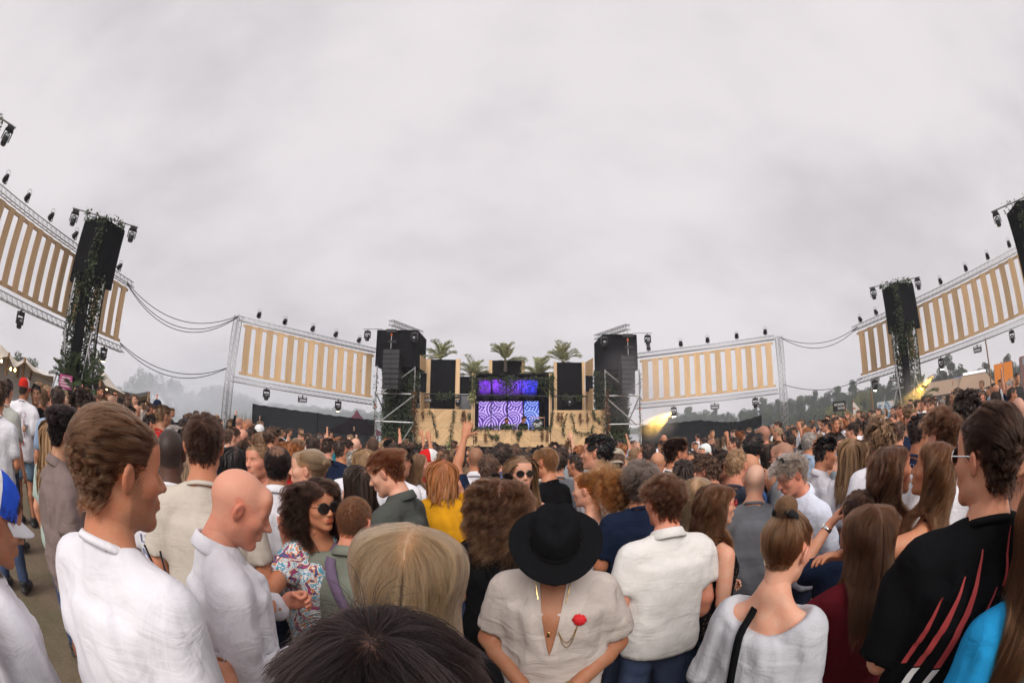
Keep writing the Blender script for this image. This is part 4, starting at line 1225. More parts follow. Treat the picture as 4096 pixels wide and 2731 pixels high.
# ------------------------------------------------------------------ setting
def onY(px, py, Y):
    d = pix_ray(px, py); return Vector((0, 0, CAM_H)) + d * (Y / d.y)
def smooth01(a, b, x): 
    t = np.clip((np.asarray(x, float) - a) / (b - a), 0, 1); return t * t * (3 - 2 * t)
def far_shore(az):
    return np.interp(az, [-60, -30, 5, 18, 30, 45], [300, 320, 300, 230, 150, 95])
def site_z(x, y):
    r = np.hypot(x, y); az = np.degrees(np.arctan2(x, y))
    base = ground_z(x, y)
    base = base * (1 - smooth01(30, 60, r)) + (-.3) * smooth01(30, 60, r)
    inaz = smooth01(-66, -54, az) * (1 - smooth01(43, 52, az))
    near = smooth01(25, 29, r)
    fs = far_shore(az)
    far = 1 - smooth01(-4, 6, r - fs)
    lake = inaz * near * far
    return base * (1 - lake) + (-3.0) * lake
def build_ground():
    az = np.concatenate([np.linspace(-180, -90, 19)[:-1], np.linspace(-90, 90, 181), np.linspace(90, 180, 19)[1:]])
    r = np.concatenate([np.linspace(.0, 24, 49), np.linspace(24.5, 34, 20), np.geomspace(36, 340, 60), np.geomspace(360, 5000, 14)])
    A, Rr = np.meshgrid(np.radians(az), r, indexing='ij')
    X = Rr * np.sin(A); Y = Rr * np.cos(A); Z = site_z(X, Y)
    Z += (np.sin(X * 1.7) * np.cos(Y * 2.1) * .02 + np.sin(X * .6 + Y * .4) * .03) * (Rr < 60)
    na, nr = A.shape
    V = np.stack([X, Y, Z], -1).reshape(-1, 3)
    i = (np.arange(na - 1)[:, None] * nr + np.arange(nr - 1)[None, :])
    Q = np.stack([i, i + 1, i + nr + 1, i + nr], -1).reshape(-1, 4)
    m, t, p = new_mat('trampled_ground')
    co = objco(t)
    n1 = noise(t, co, .45, 6, .65, .3); n2 = noise(t, co, 6, 5, .7); n3 = noise(t, co, 40, 3, .7)
    dirt = mixc(t, (.10, .068, .042), (.205, .150, .100), n2)
    straw = mixc(t, dirt, (.26, .20, .125), ramp(t, n3, [(.55, 0.0), (.68, .8)]))
    gr = mixc(t, straw, (.085, .085, .035), ramp(t, n1, [(.50, 0.0), (.66, .75)]))
    t.links.new(gr, p.inputs['Base Color']); p.inputs['Roughness'].default_value = .95; bump(t, p, n2, .6, .03)
    g = link('ground', mk_mesh('ground', V, Q[:, ::-1], mats=[m])); tag(g, kind='structure')
    # water
    m, t, p = new_mat('lake_water')
    p.inputs['Base Color'].default_value = (.16, .18, .18, 1); p.inputs['Roughness'].default_value = .16; p.inputs['IOR'].default_value = 1.33
    mp = objco(t, (1, .35, 1)); bump(t, p, noise(t, mp, .9, 4, .6), .25, .12)
    MBw = MB(); MBw.add([(-420, 22, -1.15), (420, 22, -1.15), (420, 420, -1.15), (-420, 420, -1.15)], [(0, 1, 2, 3)])
    tag(MBw.build('water', m), kind='structure')
build_ground()

# ---- shared materials
def wood_mat(name, c1, c2, scale=(1, 1, 1), knots=True, axis_scale=(14, 14, .9)):
    m, t, p = new_mat(name)
    co = nd(t, 'ShaderNodeTexCoord').outputs['Object']
    oi = nd(t, 'ShaderNodeObjectInfo')
    ad = nd(t, 'ShaderNodeVectorMath', operation='ADD'); t.links.new(co, ad.inputs[0])
    sc = nd(t, 'ShaderNodeVectorMath', operation='SCALE'); cv = nd(t, 'ShaderNodeCombineXYZ')
    for k in 'XYZ': t.links.new(oi.outputs['Random'], cv.inputs[k])
    t.links.new(cv.outputs[0], sc.inputs[0]); sc.inputs['Scale'].default_value = 37.0
    t.links.new(sc.outputs[0], ad.inputs[1])
    mp = nd(t, 'ShaderNodeMapping'); mp.inputs['Scale'].default_value = axis_scale; t.links.new(ad.outputs[0], mp.inputs[0])
    g = noise(t, mp.outputs[0], 1.0, 5, .6, 1.2)
    c = mixc(t, c1, c2, ramp(t, g, [(.3, 0.0), (.7, 1.0)]))
    rv = mixc(t, (.80, .79, .78), (1.08, 1.05, 1.02), oi.outputs['Random']); c = mixc(t, c, rv, 1.0, 'MULTIPLY')
    if knots:
        v = nd(t, 'ShaderNodeTexVoronoi'); v.inputs['Scale'].default_value = 2.6; t.links.new(ad.outputs[0], v.inputs['Vector'])
        c = mixc(t, (.16, .08, .035), c, ramp(t, v.outputs['Distance'], [(.045, 0.0), (.085, 1.0)]))
    t.links.new(c, p.inputs['Base Color']); p.inputs['Roughness'].default_value = .72; bump(t, p, g, .15, .004)
    return m
wood_mat('spruce', (.62, .41, .22), (.77, .555, .335))
wood_mat('plywood', (.62, .40, .20), (.78, .54, .30), axis_scale=(2.0, 9, 9))
wood_mat('post_wood', (.20, .115, .060), (.30, .18, .10))
def mk_mesh_cloth():
    m, t, p = new_mat('black_scrim')
    co = objco(t); f = noise(t, co, 3, 4, .6)
    t.links.new(mixc(t, (.006, .006, .007), (.012, .012, .014), f), p.inputs['Base Color']); p.inputs['Roughness'].default_value = .95; p.inputs['Specular IOR Level'].default_value = .04
    mp = objco(t, (1, 1, .3)); bump(t, p, noise(t, mp, 4, 3, .5, .6), .5, .05)
    m, t, p = new_mat('fence_scrim')
    p.inputs['Base Color'].default_value = (.012, .013, .016, 1); p.inputs['Specular IOR Level'].default_value = .04; p.inputs['Roughness'].default_value = .9
    mp = objco(t, (1, 1, .3)); bump(t, p, noise(t, mp, 2, 3, .5, .6), .5, .08)
    o = [n for n in t.nodes if n.type == 'OUTPUT_MATERIAL'][0]
    tr = nd(t, 'ShaderNodeBsdfTransparent'); mx = nd(t, 'ShaderNodeMixShader'); mx.inputs[0].default_value = .955
    t.links.new(tr.outputs[0], mx.inputs[1]); t.links.new(p.outputs[0], mx.inputs[2]); t.links.new(mx.outputs[0], o.inputs[0])
mk_mesh_cloth()
simple('aluminium', (.46, .46, .47), .42, .85, .1, 20)
simple('galvanised', (.50, .50, .51), .45, .7, .15, 12)
simple('black_metal', (.014, .014, .015), .45, .2)
simple('dark_grille', (.028, .028, .031), .7)
simple('cable_black', (.010, .010, .010), .6)
simple('grey_panel', (.16, .16, .175), .7, 0, .08, 40)
simple('orange_clamp', (.65, .12, .02), .5)
simple('lens_glass', (.10, .11, .12), .08, 0.2)
simple('reflector', (.55, .56, .58), .2, .8)
simple('canvas', (.52, .455, .385), .85, 0, .06, 1.5)
simple('canvas_white', (.66, .66, .67), .85, 0, .05, 1.5)
def emis(name, col, st):
    m, t, p = new_mat(name); p.inputs['Base Color'].default_value = (*col, 1); p.inputs['Emission Color'].default_value = (*col, 1); p.inputs['Emission Strength'].default_value = st
    return m
emis('lit_warm', (1.0, .82, .45), 6.0); emis('lit_hot', (1.0, .88, .58), 40.0); emis('bulb_warm', (1.0, .62, .22), 12.0)
def leaf_mat(name, c1, c2):
    m, t, p = new_mat(name)
    at = nd(t, 'ShaderNodeAttribute'); at.attribute_name = 'lv'
    s = nd(t, 'ShaderNodeSeparateColor'); t.links.new(at.outputs['Color'], s.inputs[0])
    c = mixc(t, c1, c2, s.outputs['Red']); t.links.new(c, p.inputs['Base Color']); p.inputs['Roughness'].default_value = .6
    p.inputs['Specular IOR Level'].default_value = .25
    return m
leaf_mat('tree_leaves', (.030, .048, .018), (.095, .120, .042)); leaf_mat('tree_leaves_dark', (.020, .034, .016), (.065, .085, .038))
leaf_mat('willow_leaves', (.085, .095, .020), (.22, .21, .055)); leaf_mat('ivy_leaves', (.020, .036, .016), (.085, .112, .050))
leaf_mat('palm_leaves', (.20, .21, .085), (.46, .45, .24)); leaf_mat('dry_fern', (.10, .045, .018), (.25, .12, .05)); leaf_mat('reed', (.09, .10, .05), (.20, .20, .11))
leaf_mat('palm_dark', (.03, .055, .02), (.10, .14, .05))
simple('bark', (.07, .052, .038), .9, 0, .3, 8, bmp=.5)

def leaf_cards(C, D, L, Wd, rs, lv=None):
    """diamond leaves at centres C with direction D, length L, width Wd"""
    n = len(C); D = nrm(D); s = nrm(np.cross(D, rs.normal(0, 1, (n, 3)) + 1e-3)); nr = np.cross(D, s)
    L = np.broadcast_to(L, n)[:, None]; Wd = np.broadcast_to(Wd, n)[:, None]
    V = np.stack([C - D * L * .5, C + s * Wd * .5 + nr * Wd * .12 - D * L * .05, C + D * L * .5, C - s * Wd * .5 + nr * Wd * .12 - D * L * .05], 1).reshape(-1, 3)
    Q = np.arange(4 * n).reshape(n, 4)
    a = np.clip(rs.normal(.45, .28, n), 0, 1) if lv is None else np.clip(lv, 0, 1)
    A = np.zeros((n, 4, 3), F32); A[..., 0] = a[:, None]
    return V.astype(F32), Q, A.reshape(-1, 3)

# ------------------------------------------------------------------ trees
_crowns = {}
def crown_mesh(kind):
    if kind in _crowns: return _crowns[kind]
    rs = np.random.default_rng(hash(kind) % 1000 if False else sum(map(ord, kind)))
    if kind.startswith('round'):
        nb = 26; cs = rs.normal(0, 1, (nb, 3)); cs = nrm(cs) * (rs.uniform(.25, 1, (nb, 1)) ** .5) * np.array([.42, .42, .40]) + np.array([0, 0, .50]); rad = rs.uniform(.10, .19, nb)
    elif kind.startswith('tall'):
        nb = 24; z = rs.uniform(.18, 1.0, nb); w = .22 * np.sin(np.clip((z - .1) / .95, 0, 1) * np.pi) ** .7 + .03
        a = rs.uniform(0, 6.28, nb); cs = np.stack([np.cos(a) * w * rs.uniform(.2, 1, nb), np.sin(a) * w * rs.uniform(.2, 1, nb), z], 1); rad = rs.uniform(.06, .12, nb)
    elif kind.startswith('thin'):
        nb = 16; z = rs.uniform(.25, 1.0, nb); w = .16 * np.sin(np.clip((z - .15) / .9, 0, 1) * np.pi) + .02
        a = rs.uniform(0, 6.28, nb); cs = np.stack([np.cos(a) * w, np.sin(a) * w, z], 1); rad = rs.uniform(.05, .09, nb)
    else:   # bush / willow
        nb = 24; cs = nrm(rs.normal(0, 1, (nb, 3))) * (rs.uniform(.2, 1, (nb, 1)) ** .5) * np.array([.52, .52, .40]) + np.array([0, 0, .48]); rad = rs.uniform(.14, .22, nb)
    per = {'thin': 90}.get(kind[:4], 190)
    C = []; D = []; lv = []
    for c, r in zip(cs, rad):
        u = nrm(rs.normal(0, 1, (per, 3))); rr = r * rs.uniform(.55, 1.12, per) ** .8
        C.append(c + u * rr[:, None] * np.array([1, 1, .85])); D.append(u + rs.normal(0, .8, (per, 3)) + np.array([0, 0, -.4 if kind != 'willow' else -1.6])); lv.append(np.clip(.45 + rs.normal(0, .10) + rs.normal(0, .2, per), 0, 1))
    C = np.concatenate(C); D = np.concatenate(D); lv = np.concatenate(lv)
    V, Q, A = leaf_cards(C, D, rs.uniform(.028, .055, len(C)) * (1.3 if kind == 'willow' else 1), rs.uniform(.018, .034, len(C)), rs, lv)
    mat = {'willow': 'willow_leaves', 'rounddark': 'tree_leaves_dark', 'talldark': 'tree_leaves_dark'}.get(kind, 'tree_leaves')
    _crowns[kind] = mk_mesh('crown', V, Q, {'lv': A}, smooth=False, mats=[MATS[mat]])
    return _crowns[kind]
_trunk = None
def tree(x, y, h, kind, label, group=None, wide=1.0, name='tree', z=None):
    global _trunk
    t = empty(name, (x, y, float(site_z(x, y)) if z is None else z), rng.uniform(0, 6.28)); tag(t, label, 'tree', group)
    if _trunk is None:
        mb = MB(); mb.tube((0, 0, -.02), (0, .01, .35), .028, .02, 8); mb.tube((0, .01, .35), (.01, 0, .75), .02, .008, 7)
        for a in range(7):
            th = a * .9; z0 = .3 + .05 * a
            mb.tube((0, 0, z0), (.2 * math.cos(th), .2 * math.sin(th), z0 + .2), .011, .004, 6)
        _trunk = mb.build('trunk', MATS['bark']).data
        bpy.data.objects.remove(bpy.data.objects['trunk'])
    a = link('trunk', _trunk, t); a.scale = (h * .8, h * .8, h)
    c = link('crown', crown_mesh(kind), t); c.scale = (h * wide, h * wide, h)
    return t
def tree_px(px, py_top, dist, kind, label, group=None, wide=1.0, base=None, name='tree'):
    p = pix_at(px, py_top, dist); z = float(site_z(p.x, p.y)) if base is None else base
    return tree(p.x, p.y, p.z - z, kind, label, group, wide, name, z)
GT = 'trees on the far bank of the lake'
# left: hazy trees across the water
tree_px(600, 1452, 210, 'round_b', 'large pale hazy tree with a wide rounded crown beside the lake', GT, .72)
tree_px(690, 1495, 215, 'round_a', 'hazy tree leaning against the largest tree, lower rounded crown', GT, .72)
tree_px(545, 1500, 205, 'round_c', 'hazy tree on the tent side of the largest tree', GT, .75)
tree_px(470, 1530, 200, 'round_a', 'low hazy tree rising just behind the beige tent', GT, .95)
for i, (px, py) in enumerate([(745, 1560), (775, 1552), (815, 1566), (850, 1530), (890, 1524), (930, 1545), (960, 1575), (985, 1568), (1020, 1590), (1050, 1598), (1085, 1602), (1110, 1604)]):
    tree_px(px, py, 285 + 10 * (i % 3), ('round_a', 'round_b', 'round_c', 'rounddark')[i % 4], 'pale hazy tree on the far bank left of the stage', GT, .85)
for i, px in enumerate(range(1130, 1520, 22)):
    tree_px(px, 1607 + 10 * math.sin(i * 1.7) + (px - 1130) * .09, 300, ('round_c', 'round_a', 'rounddark', 'round_b')[i % 4], 'small pale tree of the far tree line seen over the black fence', GT, 1.0)
# right: closer, darker wood climbing to the right
for i, px in enumerate(range(2575, 3000, 26)):
    py = np.interp(px, [2575, 2650, 2750, 2880, 2950, 3000], [1690, 1660, 1636, 1640, 1660, 1640]) + 9 * math.sin(i * 2.3)
    tree_px(px, py, 215 - i * 3, ('round_a', 'rounddark', 'round_c', 'tall_a')[i % 4], 'small grey green tree on the far bank right of the stage', GT, .9)
for i, px in enumerate(range(2990, 3680, 30)):
    py = np.interp(px, [2990, 3080, 3200, 3330, 3450, 3560, 3680], [1618, 1598, 1580, 1556, 1530, 1522, 1500]) + 10 * math.sin(i * 2.1)
    tree_px(px, py, 150 - i * 1.6, ('round_b', 'rounddark', 'tall_b', 'round_a', 'talldark')[i % 5], 'dark green tree of the wood climbing the right bank', GT, .8)
for i, px in enumerate(range(3005, 3700, 34)):
    py = np.interp(px, [3005, 3150, 3350, 3500, 3700], [1655, 1640, 1610, 1590, 1560]) + 9 * math.sin(i * 1.3)
    k = ('round_c', 'round_a', 'tall_a', 'rounddark')[i % 4]
    tree_px(px, py, 118 - i * 1.2, k, 'mid green tree at the foot of the wood on the right bank', GT, 1.0)
for px, py, d, lab in ((3338, 1612, 92, 'yellow green willow in front of the dark wood'), (3368, 1628, 90, 'smaller yellow green willow beside the food stand'), (3455, 1560, 100, 'tall yellowish willow towering over the other willows')):
    tree_px(px, py, d, 'willow', lab, 'willows by the lake', .8)
for i, px in enumerate(range(3640, 4090, 30)):
    py = np.interp(px, [3640, 3720, 3780, 3830, 3900, 3950, 4000, 4090], [1510, 1490, 1470, 1480, 1470, 1455, 1440, 1410]) + 6 * math.sin(i * 1.9)
    tree_px(px, py, 105, ('rounddark', 'talldark', 'round_b')[i % 3], 'dark tree rising behind the thatched building', 'trees behind the thatched building', .85)
tree_px(3790, 1432, 100, 'talldark', 'tall broad dark tree standing above the thatched roof', None, .9)
tree_px(3828, 1452, 102, 'thin', 'slim pointed tree next to the tall dark tree', None, 1.0)
# left: trees by the tents
tree_px(112, 1390, 62, 'round_b', 'dense dark round tree behind the long beige tent', None, .8)
tree_px(60, 1410, 66, 'round_a', 'dark tree half hidden behind the tent ridge', None, .9)
tree_px(362, 1388, 34, 'thin', 'slender airy birch like tree behind the flower covered tower', None, .9)
# reeds on the right bank
def reeds():
    rs = np.random.default_rng(3); n = 9000
    az = rs.uniform(13, 47, n); rr = far_shore(az) - rs.uniform(-4, 5, n)
    x = rr * np.sin(np.radians(az)); y = rr * np.cos(np.radians(az)); h = rs.uniform(1.5, 3.2, n)
    C = np.stack([x, y, -1.2 + h / 2], 1)
    V, Q, A = leaf_cards(C, np.array([0, 0, 1.0]) + rs.normal(0, .18, (n, 3)), h, rs.uniform(.25, .6, n), rs)
    o = link('reeds', mk_mesh('reeds', V, Q, {'lv': A}, smooth=False, mats=[MATS['reed']])); tag(o, 'pale green reeds lining the far bank', 'reeds', kind='stuff')
    n = 700; x = rs.uniform(-17.5, -14.8, n); y = rs.uniform(23.0, 25, n); h = rs.uniform(1.6, 3.4, n); C = np.stack([x, y, -1.0 + h / 2], 1)
    V, Q, A = leaf_cards(C, np.array([0, 0, 1.0]) + rs.normal(0, .12, (n, 3)), h, rs.uniform(.03, .07, n), rs)
    o = link('reeds', mk_mesh('reeds', V, Q, {'lv': A}, smooth=False, mats=[MATS['reed']])); tag(o, 'clump of thin reeds at the lake edge by the truss mast', 'reeds', kind='stuff')
reeds()
# ------------------------------------------------------------------ rigging kit
def truss_mesh(a, b, w=.26, r=.020, kind='tri', nseg=None):
    a = np.array(a, float); b = np.array(b, float); d = b - a; L = np.linalg.norm(d); d /= L
    u = np.cross(d, [0, 0, 1.0]); u = np.array([1.0, 0, 0]) if np.linalg.norm(u) < .05 else u / np.linalg.norm(u); v = np.cross(u, d)
    offs = [(-.5, -.5), (.5, -.5), (.5, .5), (-.5, .5)] if kind == 'box' else [(-.5, -.43), (.5, -.43), (0, .43)]
    ch = [u * w * x + v * w * y for x, y in offs]
    main = MB(); br = MB()
    for c in ch: main.tube(a + c, b + c, r, n=6)
    nseg = nseg or max(3, int(L / (w * 1.0)))
    k = len(ch)
    for i in range(nseg):
        p0 = a + d * L * i / nseg; p1 = a + d * L * (i + .5) / nseg; p2 = a + d * L * (i + 1) / nseg
        for j in range(k):
            j2 = (j + 1) % k
            br.tube(p0 + ch[j], p1 + ch[j2], r * .5, n=4, cap=False); br.tube(p1 + ch[j2], p2 + ch[j], r * .5, n=4, cap=False)
    return main, br
def truss(a, b, label, group=None, w=.22, r=.016, kind='tri', name='truss_beam'):
    m, br = truss_mesh(a, b, w, r, kind)
    t = empty(name, tuple(a)); tag(t, label, 'truss', group)
    inv = -np.array(a, float)
    for mb, nm in ((m, 'chord_tubes'), (br, 'bracing')):
        mb.v = [x + inv.astype(F32) for x in mb.v]; mb.build(nm, MATS['aluminium'], t, smooth=True)
    return t
_fx = {}
def proto_fixture(kind):
    if kind in _fx: return _fx[kind]
    P = []
    if kind == 'moving':
        P.append(('base', MB().box((0, 0, -.06), (.30, .22, .11)).box((0, 0, .02), (.06, .06, .08)), 'black_metal'))
        y = MB(); y.box((-.165, 0, -.26), (.035, .10, .32)).box((.165, 0, -.26), (.035, .10, .32)).box((0, 0, -.125), (.36, .12, .03)); P.append(('yoke', y, 'black_metal'))
        P.append(('lamp_head', MB().lathe([(.085, .16), (.125, .12), (.130, -.02), (.115, -.16), (.112, -.18)], (0, 0, -.36), 16, rotm(0, 0, 0)), 'black_metal'))
        P.append(('lens', MB().lathe([(.001, .0), (.085, .0), (.10, .012)], (0, 0, -.548), 16, rotm(180, 0, 0), False), 'lens_glass'))
        P.append(('face_plate', MB().box((0, -.119, -.30), (.12, .012, .07)), 'reflector'))
    elif kind == 'par':
        y = MB(); y.box((-.115, 0, .10), (.014, .04, .22)).box((.115, 0, .10), (.014, .04, .22)).box((0, 0, .0), (.24, .05, .02)).tube((0, 0, -.06), (0, 0, .02), .018); P.append(('yoke', y, 'black_metal'))
        P.append(('lamp_can', MB().lathe([(.05, .17), (.09, .13), (.105, .0), (.118, -.12)], (0, .02, .17), 14, rotm(55, 0, 0)), 'black_metal'))
        P.append(('lens', MB().lathe([(.001, .0), (.10, .0)], (0, .02 + .118 * math.sin(math.radians(55)), .17 - .118 * math.cos(math.radians(55))), 14, rotm(55, 0, 0), False), 'lens_glass'))
        P.append(('cable_loop', MB().path([(.11 * math.cos(a), -.05 + .02 * math.sin(3 * a), .30 + .13 * math.sin(a)) for a in np.linspace(-1.6, 4.0, 16)], .008, 5), 'cable_black'))
    elif kind == 'blinder':
        P.append(('housing', MB().box((0, 0, -.25), (.46, .14, .24)).box((0, 0, -.06), (.05, .05, .14)), 'black_metal'))
        P.append(('yoke', MB().box((-.25, 0, -.18), (.02, .05, .26)).box((.25, 0, -.18), (.02, .05, .26)).box((0, 0, -.06), (.52, .05, .02)), 'black_metal'))
        P.append(('diffuser', MB().box((0, -.076, -.26), (.40, .012, .13)), 'reflector'))
    root = empty(kind)
    for nm, mb, mt in P: mb.build(nm, MATS[mt], root, smooth=nm in ('lamp_head', 'lamp_can'))
    _fx[kind] = root
    return root
FXN = {'moving': ('moving_head_light', 'black moving head light'), 'par': ('par_light', 'small black can light'), 'blinder': ('flood_light', 'black rectangular flood light')}
def fixture(kind, loc, face_az, label, group, lit=None, tilt=0):
    pr = proto_fixture(kind)
    c = copy_tree(pr); c.name = FXN[kind][0]
    c.scale = (.78, .78, .78); c.location = loc; c.rotation_euler = (math.radians(tilt), 0, -math.radians(face_az) + math.pi)
    tag(c, label, 'stage light', group)
    if lit:
        for ch in c.children:
            if ch.name.startswith('lens'):
                ch.data = ch.data.copy(); ch.data.materials[0] = MATS[lit]
    return c
def cable(a, b, sag, label, group, r=.014, n=22):
    a = np.array(a, float); b = np.array(b, float)
    pts = [a + (b - a) * t - np.array([0, 0, sag * 4 * t * (1 - t)]) for t in np.linspace(0, 1, n)]
    o = MB().path(pts, r, 5).build('cable', MATS['cable_black'], smooth=True); tag(o, label, 'cable', group)
    return o
GL = {'par': 'can lights along the top trusses', 'moving': 'moving head lights under the trusses', 'blinder': 'flood lights on the trusses'}
def slat_panel(A, B, zt, zb, label, where, n, tops, bots, mirror=False, wslat=.27, depth=.06, tag2=''):
    """A,B: (x,y) ends; zt,zb: (zA,zB) of the wooden field"""
    A = np.array(A, float); B = np.array(B, float); d = B - A; L = np.linalg.norm(d); d /= L
    nrmv = np.array([-d[1], d[0]])
    if np.dot(nrmv, (A + B) / 2) < 0: nrmv = -nrmv          # away from the audience
    az = math.atan2(d[1], d[0])
    t = empty('slat_panel', (A[0], A[1], 0)); tag(t, label, 'slatted panel', 'slatted wooden panels round the arena')
    me = {}
    def board(s, off, z0, z1, w, th, nm):
        p = d * s + nrmv * off
        mb = MB().box((0, 0, 0), (w, th, z1 - z0)); key = (round(w, 2), round(th, 3), round(z1 - z0, 2))
        if key in me: o = link(nm, me[key], t)
        else: o = mb.build(nm, MATS['spruce'], t); me[key] = o.data
        o.location = (p[0], p[1], (z0 + z1) / 2); o.rotation_euler = (0, 0, az)
    for i in range(n):
        s = L * (i + .5) / n; f = s / L
        zz1 = zt[0] + (zt[1] - zt[0]) * f; zz0 = zb[0] + (zb[1] - zb[0]) * f
        board(s, 0.0, zz0, zz1, wslat, .024, 'slat'); board(s, depth, zz0 + .03, zz1 - .03, wslat, .024, 'slat')
    for off in (.045, depth - .045):
        for ze in (zt, zb):
            sg = -.06 if ze is zt else .06
            p0 = np.array([0, 0, ze[0] + sg]) + np.append(nrmv * off, 0); p1 = np.append(d * L + nrmv * off, ze[1] + sg)
            dd = p1 - p0; mid = (p0 + p1) / 2; ln = np.linalg.norm(dd)
            o = MB().box((0, 0, 0), (ln, .045, .09)).build('rail', MATS['spruce'], t); o.location = mid
            o.rotation_euler = (0, -math.asin(dd[2] / ln), az)
    c = nrmv * depth * .5
    P = lambda s, z: (A[0] + d[0] * s + c[0], A[1] + d[1] * s + c[1], z)
    truss(P(-.25, zt[0] + .20), P(L + .1, zt[1] + .20), 'aluminium lattice truss along the top of the ' + where, 'horizontal trusses')
    truss(P(-.25, zb[0] - .20), P(L + .1, zb[1] - .20), 'aluminium lattice truss under the ' + where, 'horizontal trusses')
    vis = -math.degrees(math.atan2(-nrmv[0], -nrmv[1]))
    for i, (f, k, lit) in enumerate(tops):
        s = L * f; z = zt[0] + (zt[1] - zt[0]) * f + .38
        fixture(k, P(s, z), math.degrees(math.atan2(-nrmv[0], -nrmv[1])), '%s on the truss above the %s' % ('lit ' + FXN[k][1] if lit else FXN[k][1], where), GL[k], lit)
    for i, (f, k, lit) in enumerate(bots):
        s = L * f; z = zb[0] + (zb[1] - zb[0]) * f - .36
        fixture(k, P(s, z), math.degrees(math.atan2(-nrmv[0], -nrmv[1])), '%s under the %s' % ('lit ' + FXN[k][1] if lit else FXN[k][1], where), GL[k], lit)
    return t
# outer left, left of stage, right of stage, outer right
p1a = polar(-51.5, 16.4); p1b = polar(-78, 12.4)
slat_panel((p1a.x, p1a.y), (p1b.x, p1b.y), (zel(12.6, 16.4), zel(18.4, 12.4)), (zel(6.4, 16.4), zel(10.2, 12.4)), 'slatted wooden panel behind the flower covered tower by the tents', 'slatted panel by the tents', 17,
           [(.09, 'par', None), (.42, 'par', None), (.585, 'par', None), (.74, 'par', None), (.88, 'par', None)], [(.10, 'moving', 'lit_warm'), (.27, 'blinder', None), (.62, 'moving', None), (.84, 'blinder', None)], wslat=.22)
p2a = polar(-35.0, 18.0); p2b = polar(-17.6, 20.3)
slat_panel((p2a.x, p2a.y), (p2b.x, p2b.y), (zel(10.9, 18.0), zel(8.7, 20.3)), (zel(4.8, 18.0), zel(3.3, 20.3)), 'slatted wooden panel next to the left speaker tower of the stage', 'slatted panel left of the stage', 13,
           [(.10, 'par', None), (.29, 'par', None), (.50, 'par', None), (.68, 'par', None), (.87, 'par', None)], [(.20, 'moving', None), (.46, 'blinder', None), (.73, 'moving', 'lit_warm')])
p3a = polar(16.3, 20.5); p3b = polar(33.8, 20.6)
slat_panel((p3a.x, p3a.y), (p3b.x, p3b.y), (zel(8.4, 20.5), zel(9.4, 20.6)), (zel(3.15, 20.5), zel(3.95, 20.6)), 'slatted wooden panel next to the right speaker tower of the stage', 'slatted panel right of the stage', 13,
           [(.07, 'par', None), (.31, 'par', None), (.51, 'par', None), (.73, 'par', None), (.95, 'par', None)], [(.24, 'moving', 'lit_hot'), (.54, 'blinder', None), (.84, 'moving', None)])
p4a = polar(45.2, 21.0); p4b = polar(71.5, 18.6)
slat_panel((p4a.x, p4a.y), (p4b.x, p4b.y), (zel(9.2, 21.0), zel(13.6, 18.6)), (zel(4.1, 21.0), zel(7.5, 18.6)), 'slatted wooden panel in front of the thatched building', 'panel by the thatched building', 18,
           [(.03, 'par', None), (.13, 'par', None), (.33, 'par', None), (.52, 'par', None), (.67, 'par', None), (.80, 'par', 'lit_warm'), (.93, 'par', 'lit_warm')], [(.08, 'moving', 'lit_hot'), (.19, 'blinder', None), (.46, 'moving', 'lit_hot'), (.66, 'blinder', None), (.85, 'moving', None)], wslat=.29)
# masts
a = pix_at(893, 1715, 17.6); b = pix_at(955, 1262, 17.6); a.z = float(ground_z(a.x, a.y))
truss(a, b, 'leaning aluminium lattice mast holding the panel left of the stage', 'lattice masts', .25, .018, 'box', 'truss_mast')
a = pix_at(3142, 1740, 20.6); b = pix_at(3114, 1345, 20.6); a.z = float(ground_z(a.x, a.y))
truss(a, b, 'upright aluminium lattice mast holding the panel right of the stage', 'lattice masts', .25, .018, 'box', 'truss_mast')
# cables across the gaps
for i, (u, v, s) in enumerate((((508, 1128, 16.2), (953, 1263, 17.5), .75), ((508, 1135, 16.2), (953, 1268, 17.5), 1.05), ((508, 1132, 16.2), (953, 1266, 17.5), .95), ((480, 1370, 16.2), (905, 1472, 17.5), .55), ((480, 1374, 16.2), (905, 1474, 17.5), .68))):
    cable(pix_at(*u), pix_at(*v), s, 'thin black cable sagging between the %s of the tent side panel and the leaning mast' % ('top' if i < 3 else 'foot'), 'cables strung between the trusses')
for i, (u, v, s) in enumerate((((3116, 1347, 20.6), (3430, 1305, 20.9), .5), ((3116, 1347, 20.6), (3430, 1308, 20.9), .7), ((3136, 1538, 20.6), (3450, 1512, 20.9), .35))):
    cable(pix_at(*u), pix_at(*v), s, 'thin black cable sagging from the %s of the upright mast to the next panel' % ('top' if i < 2 else 'middle'), 'cables strung between the trusses')

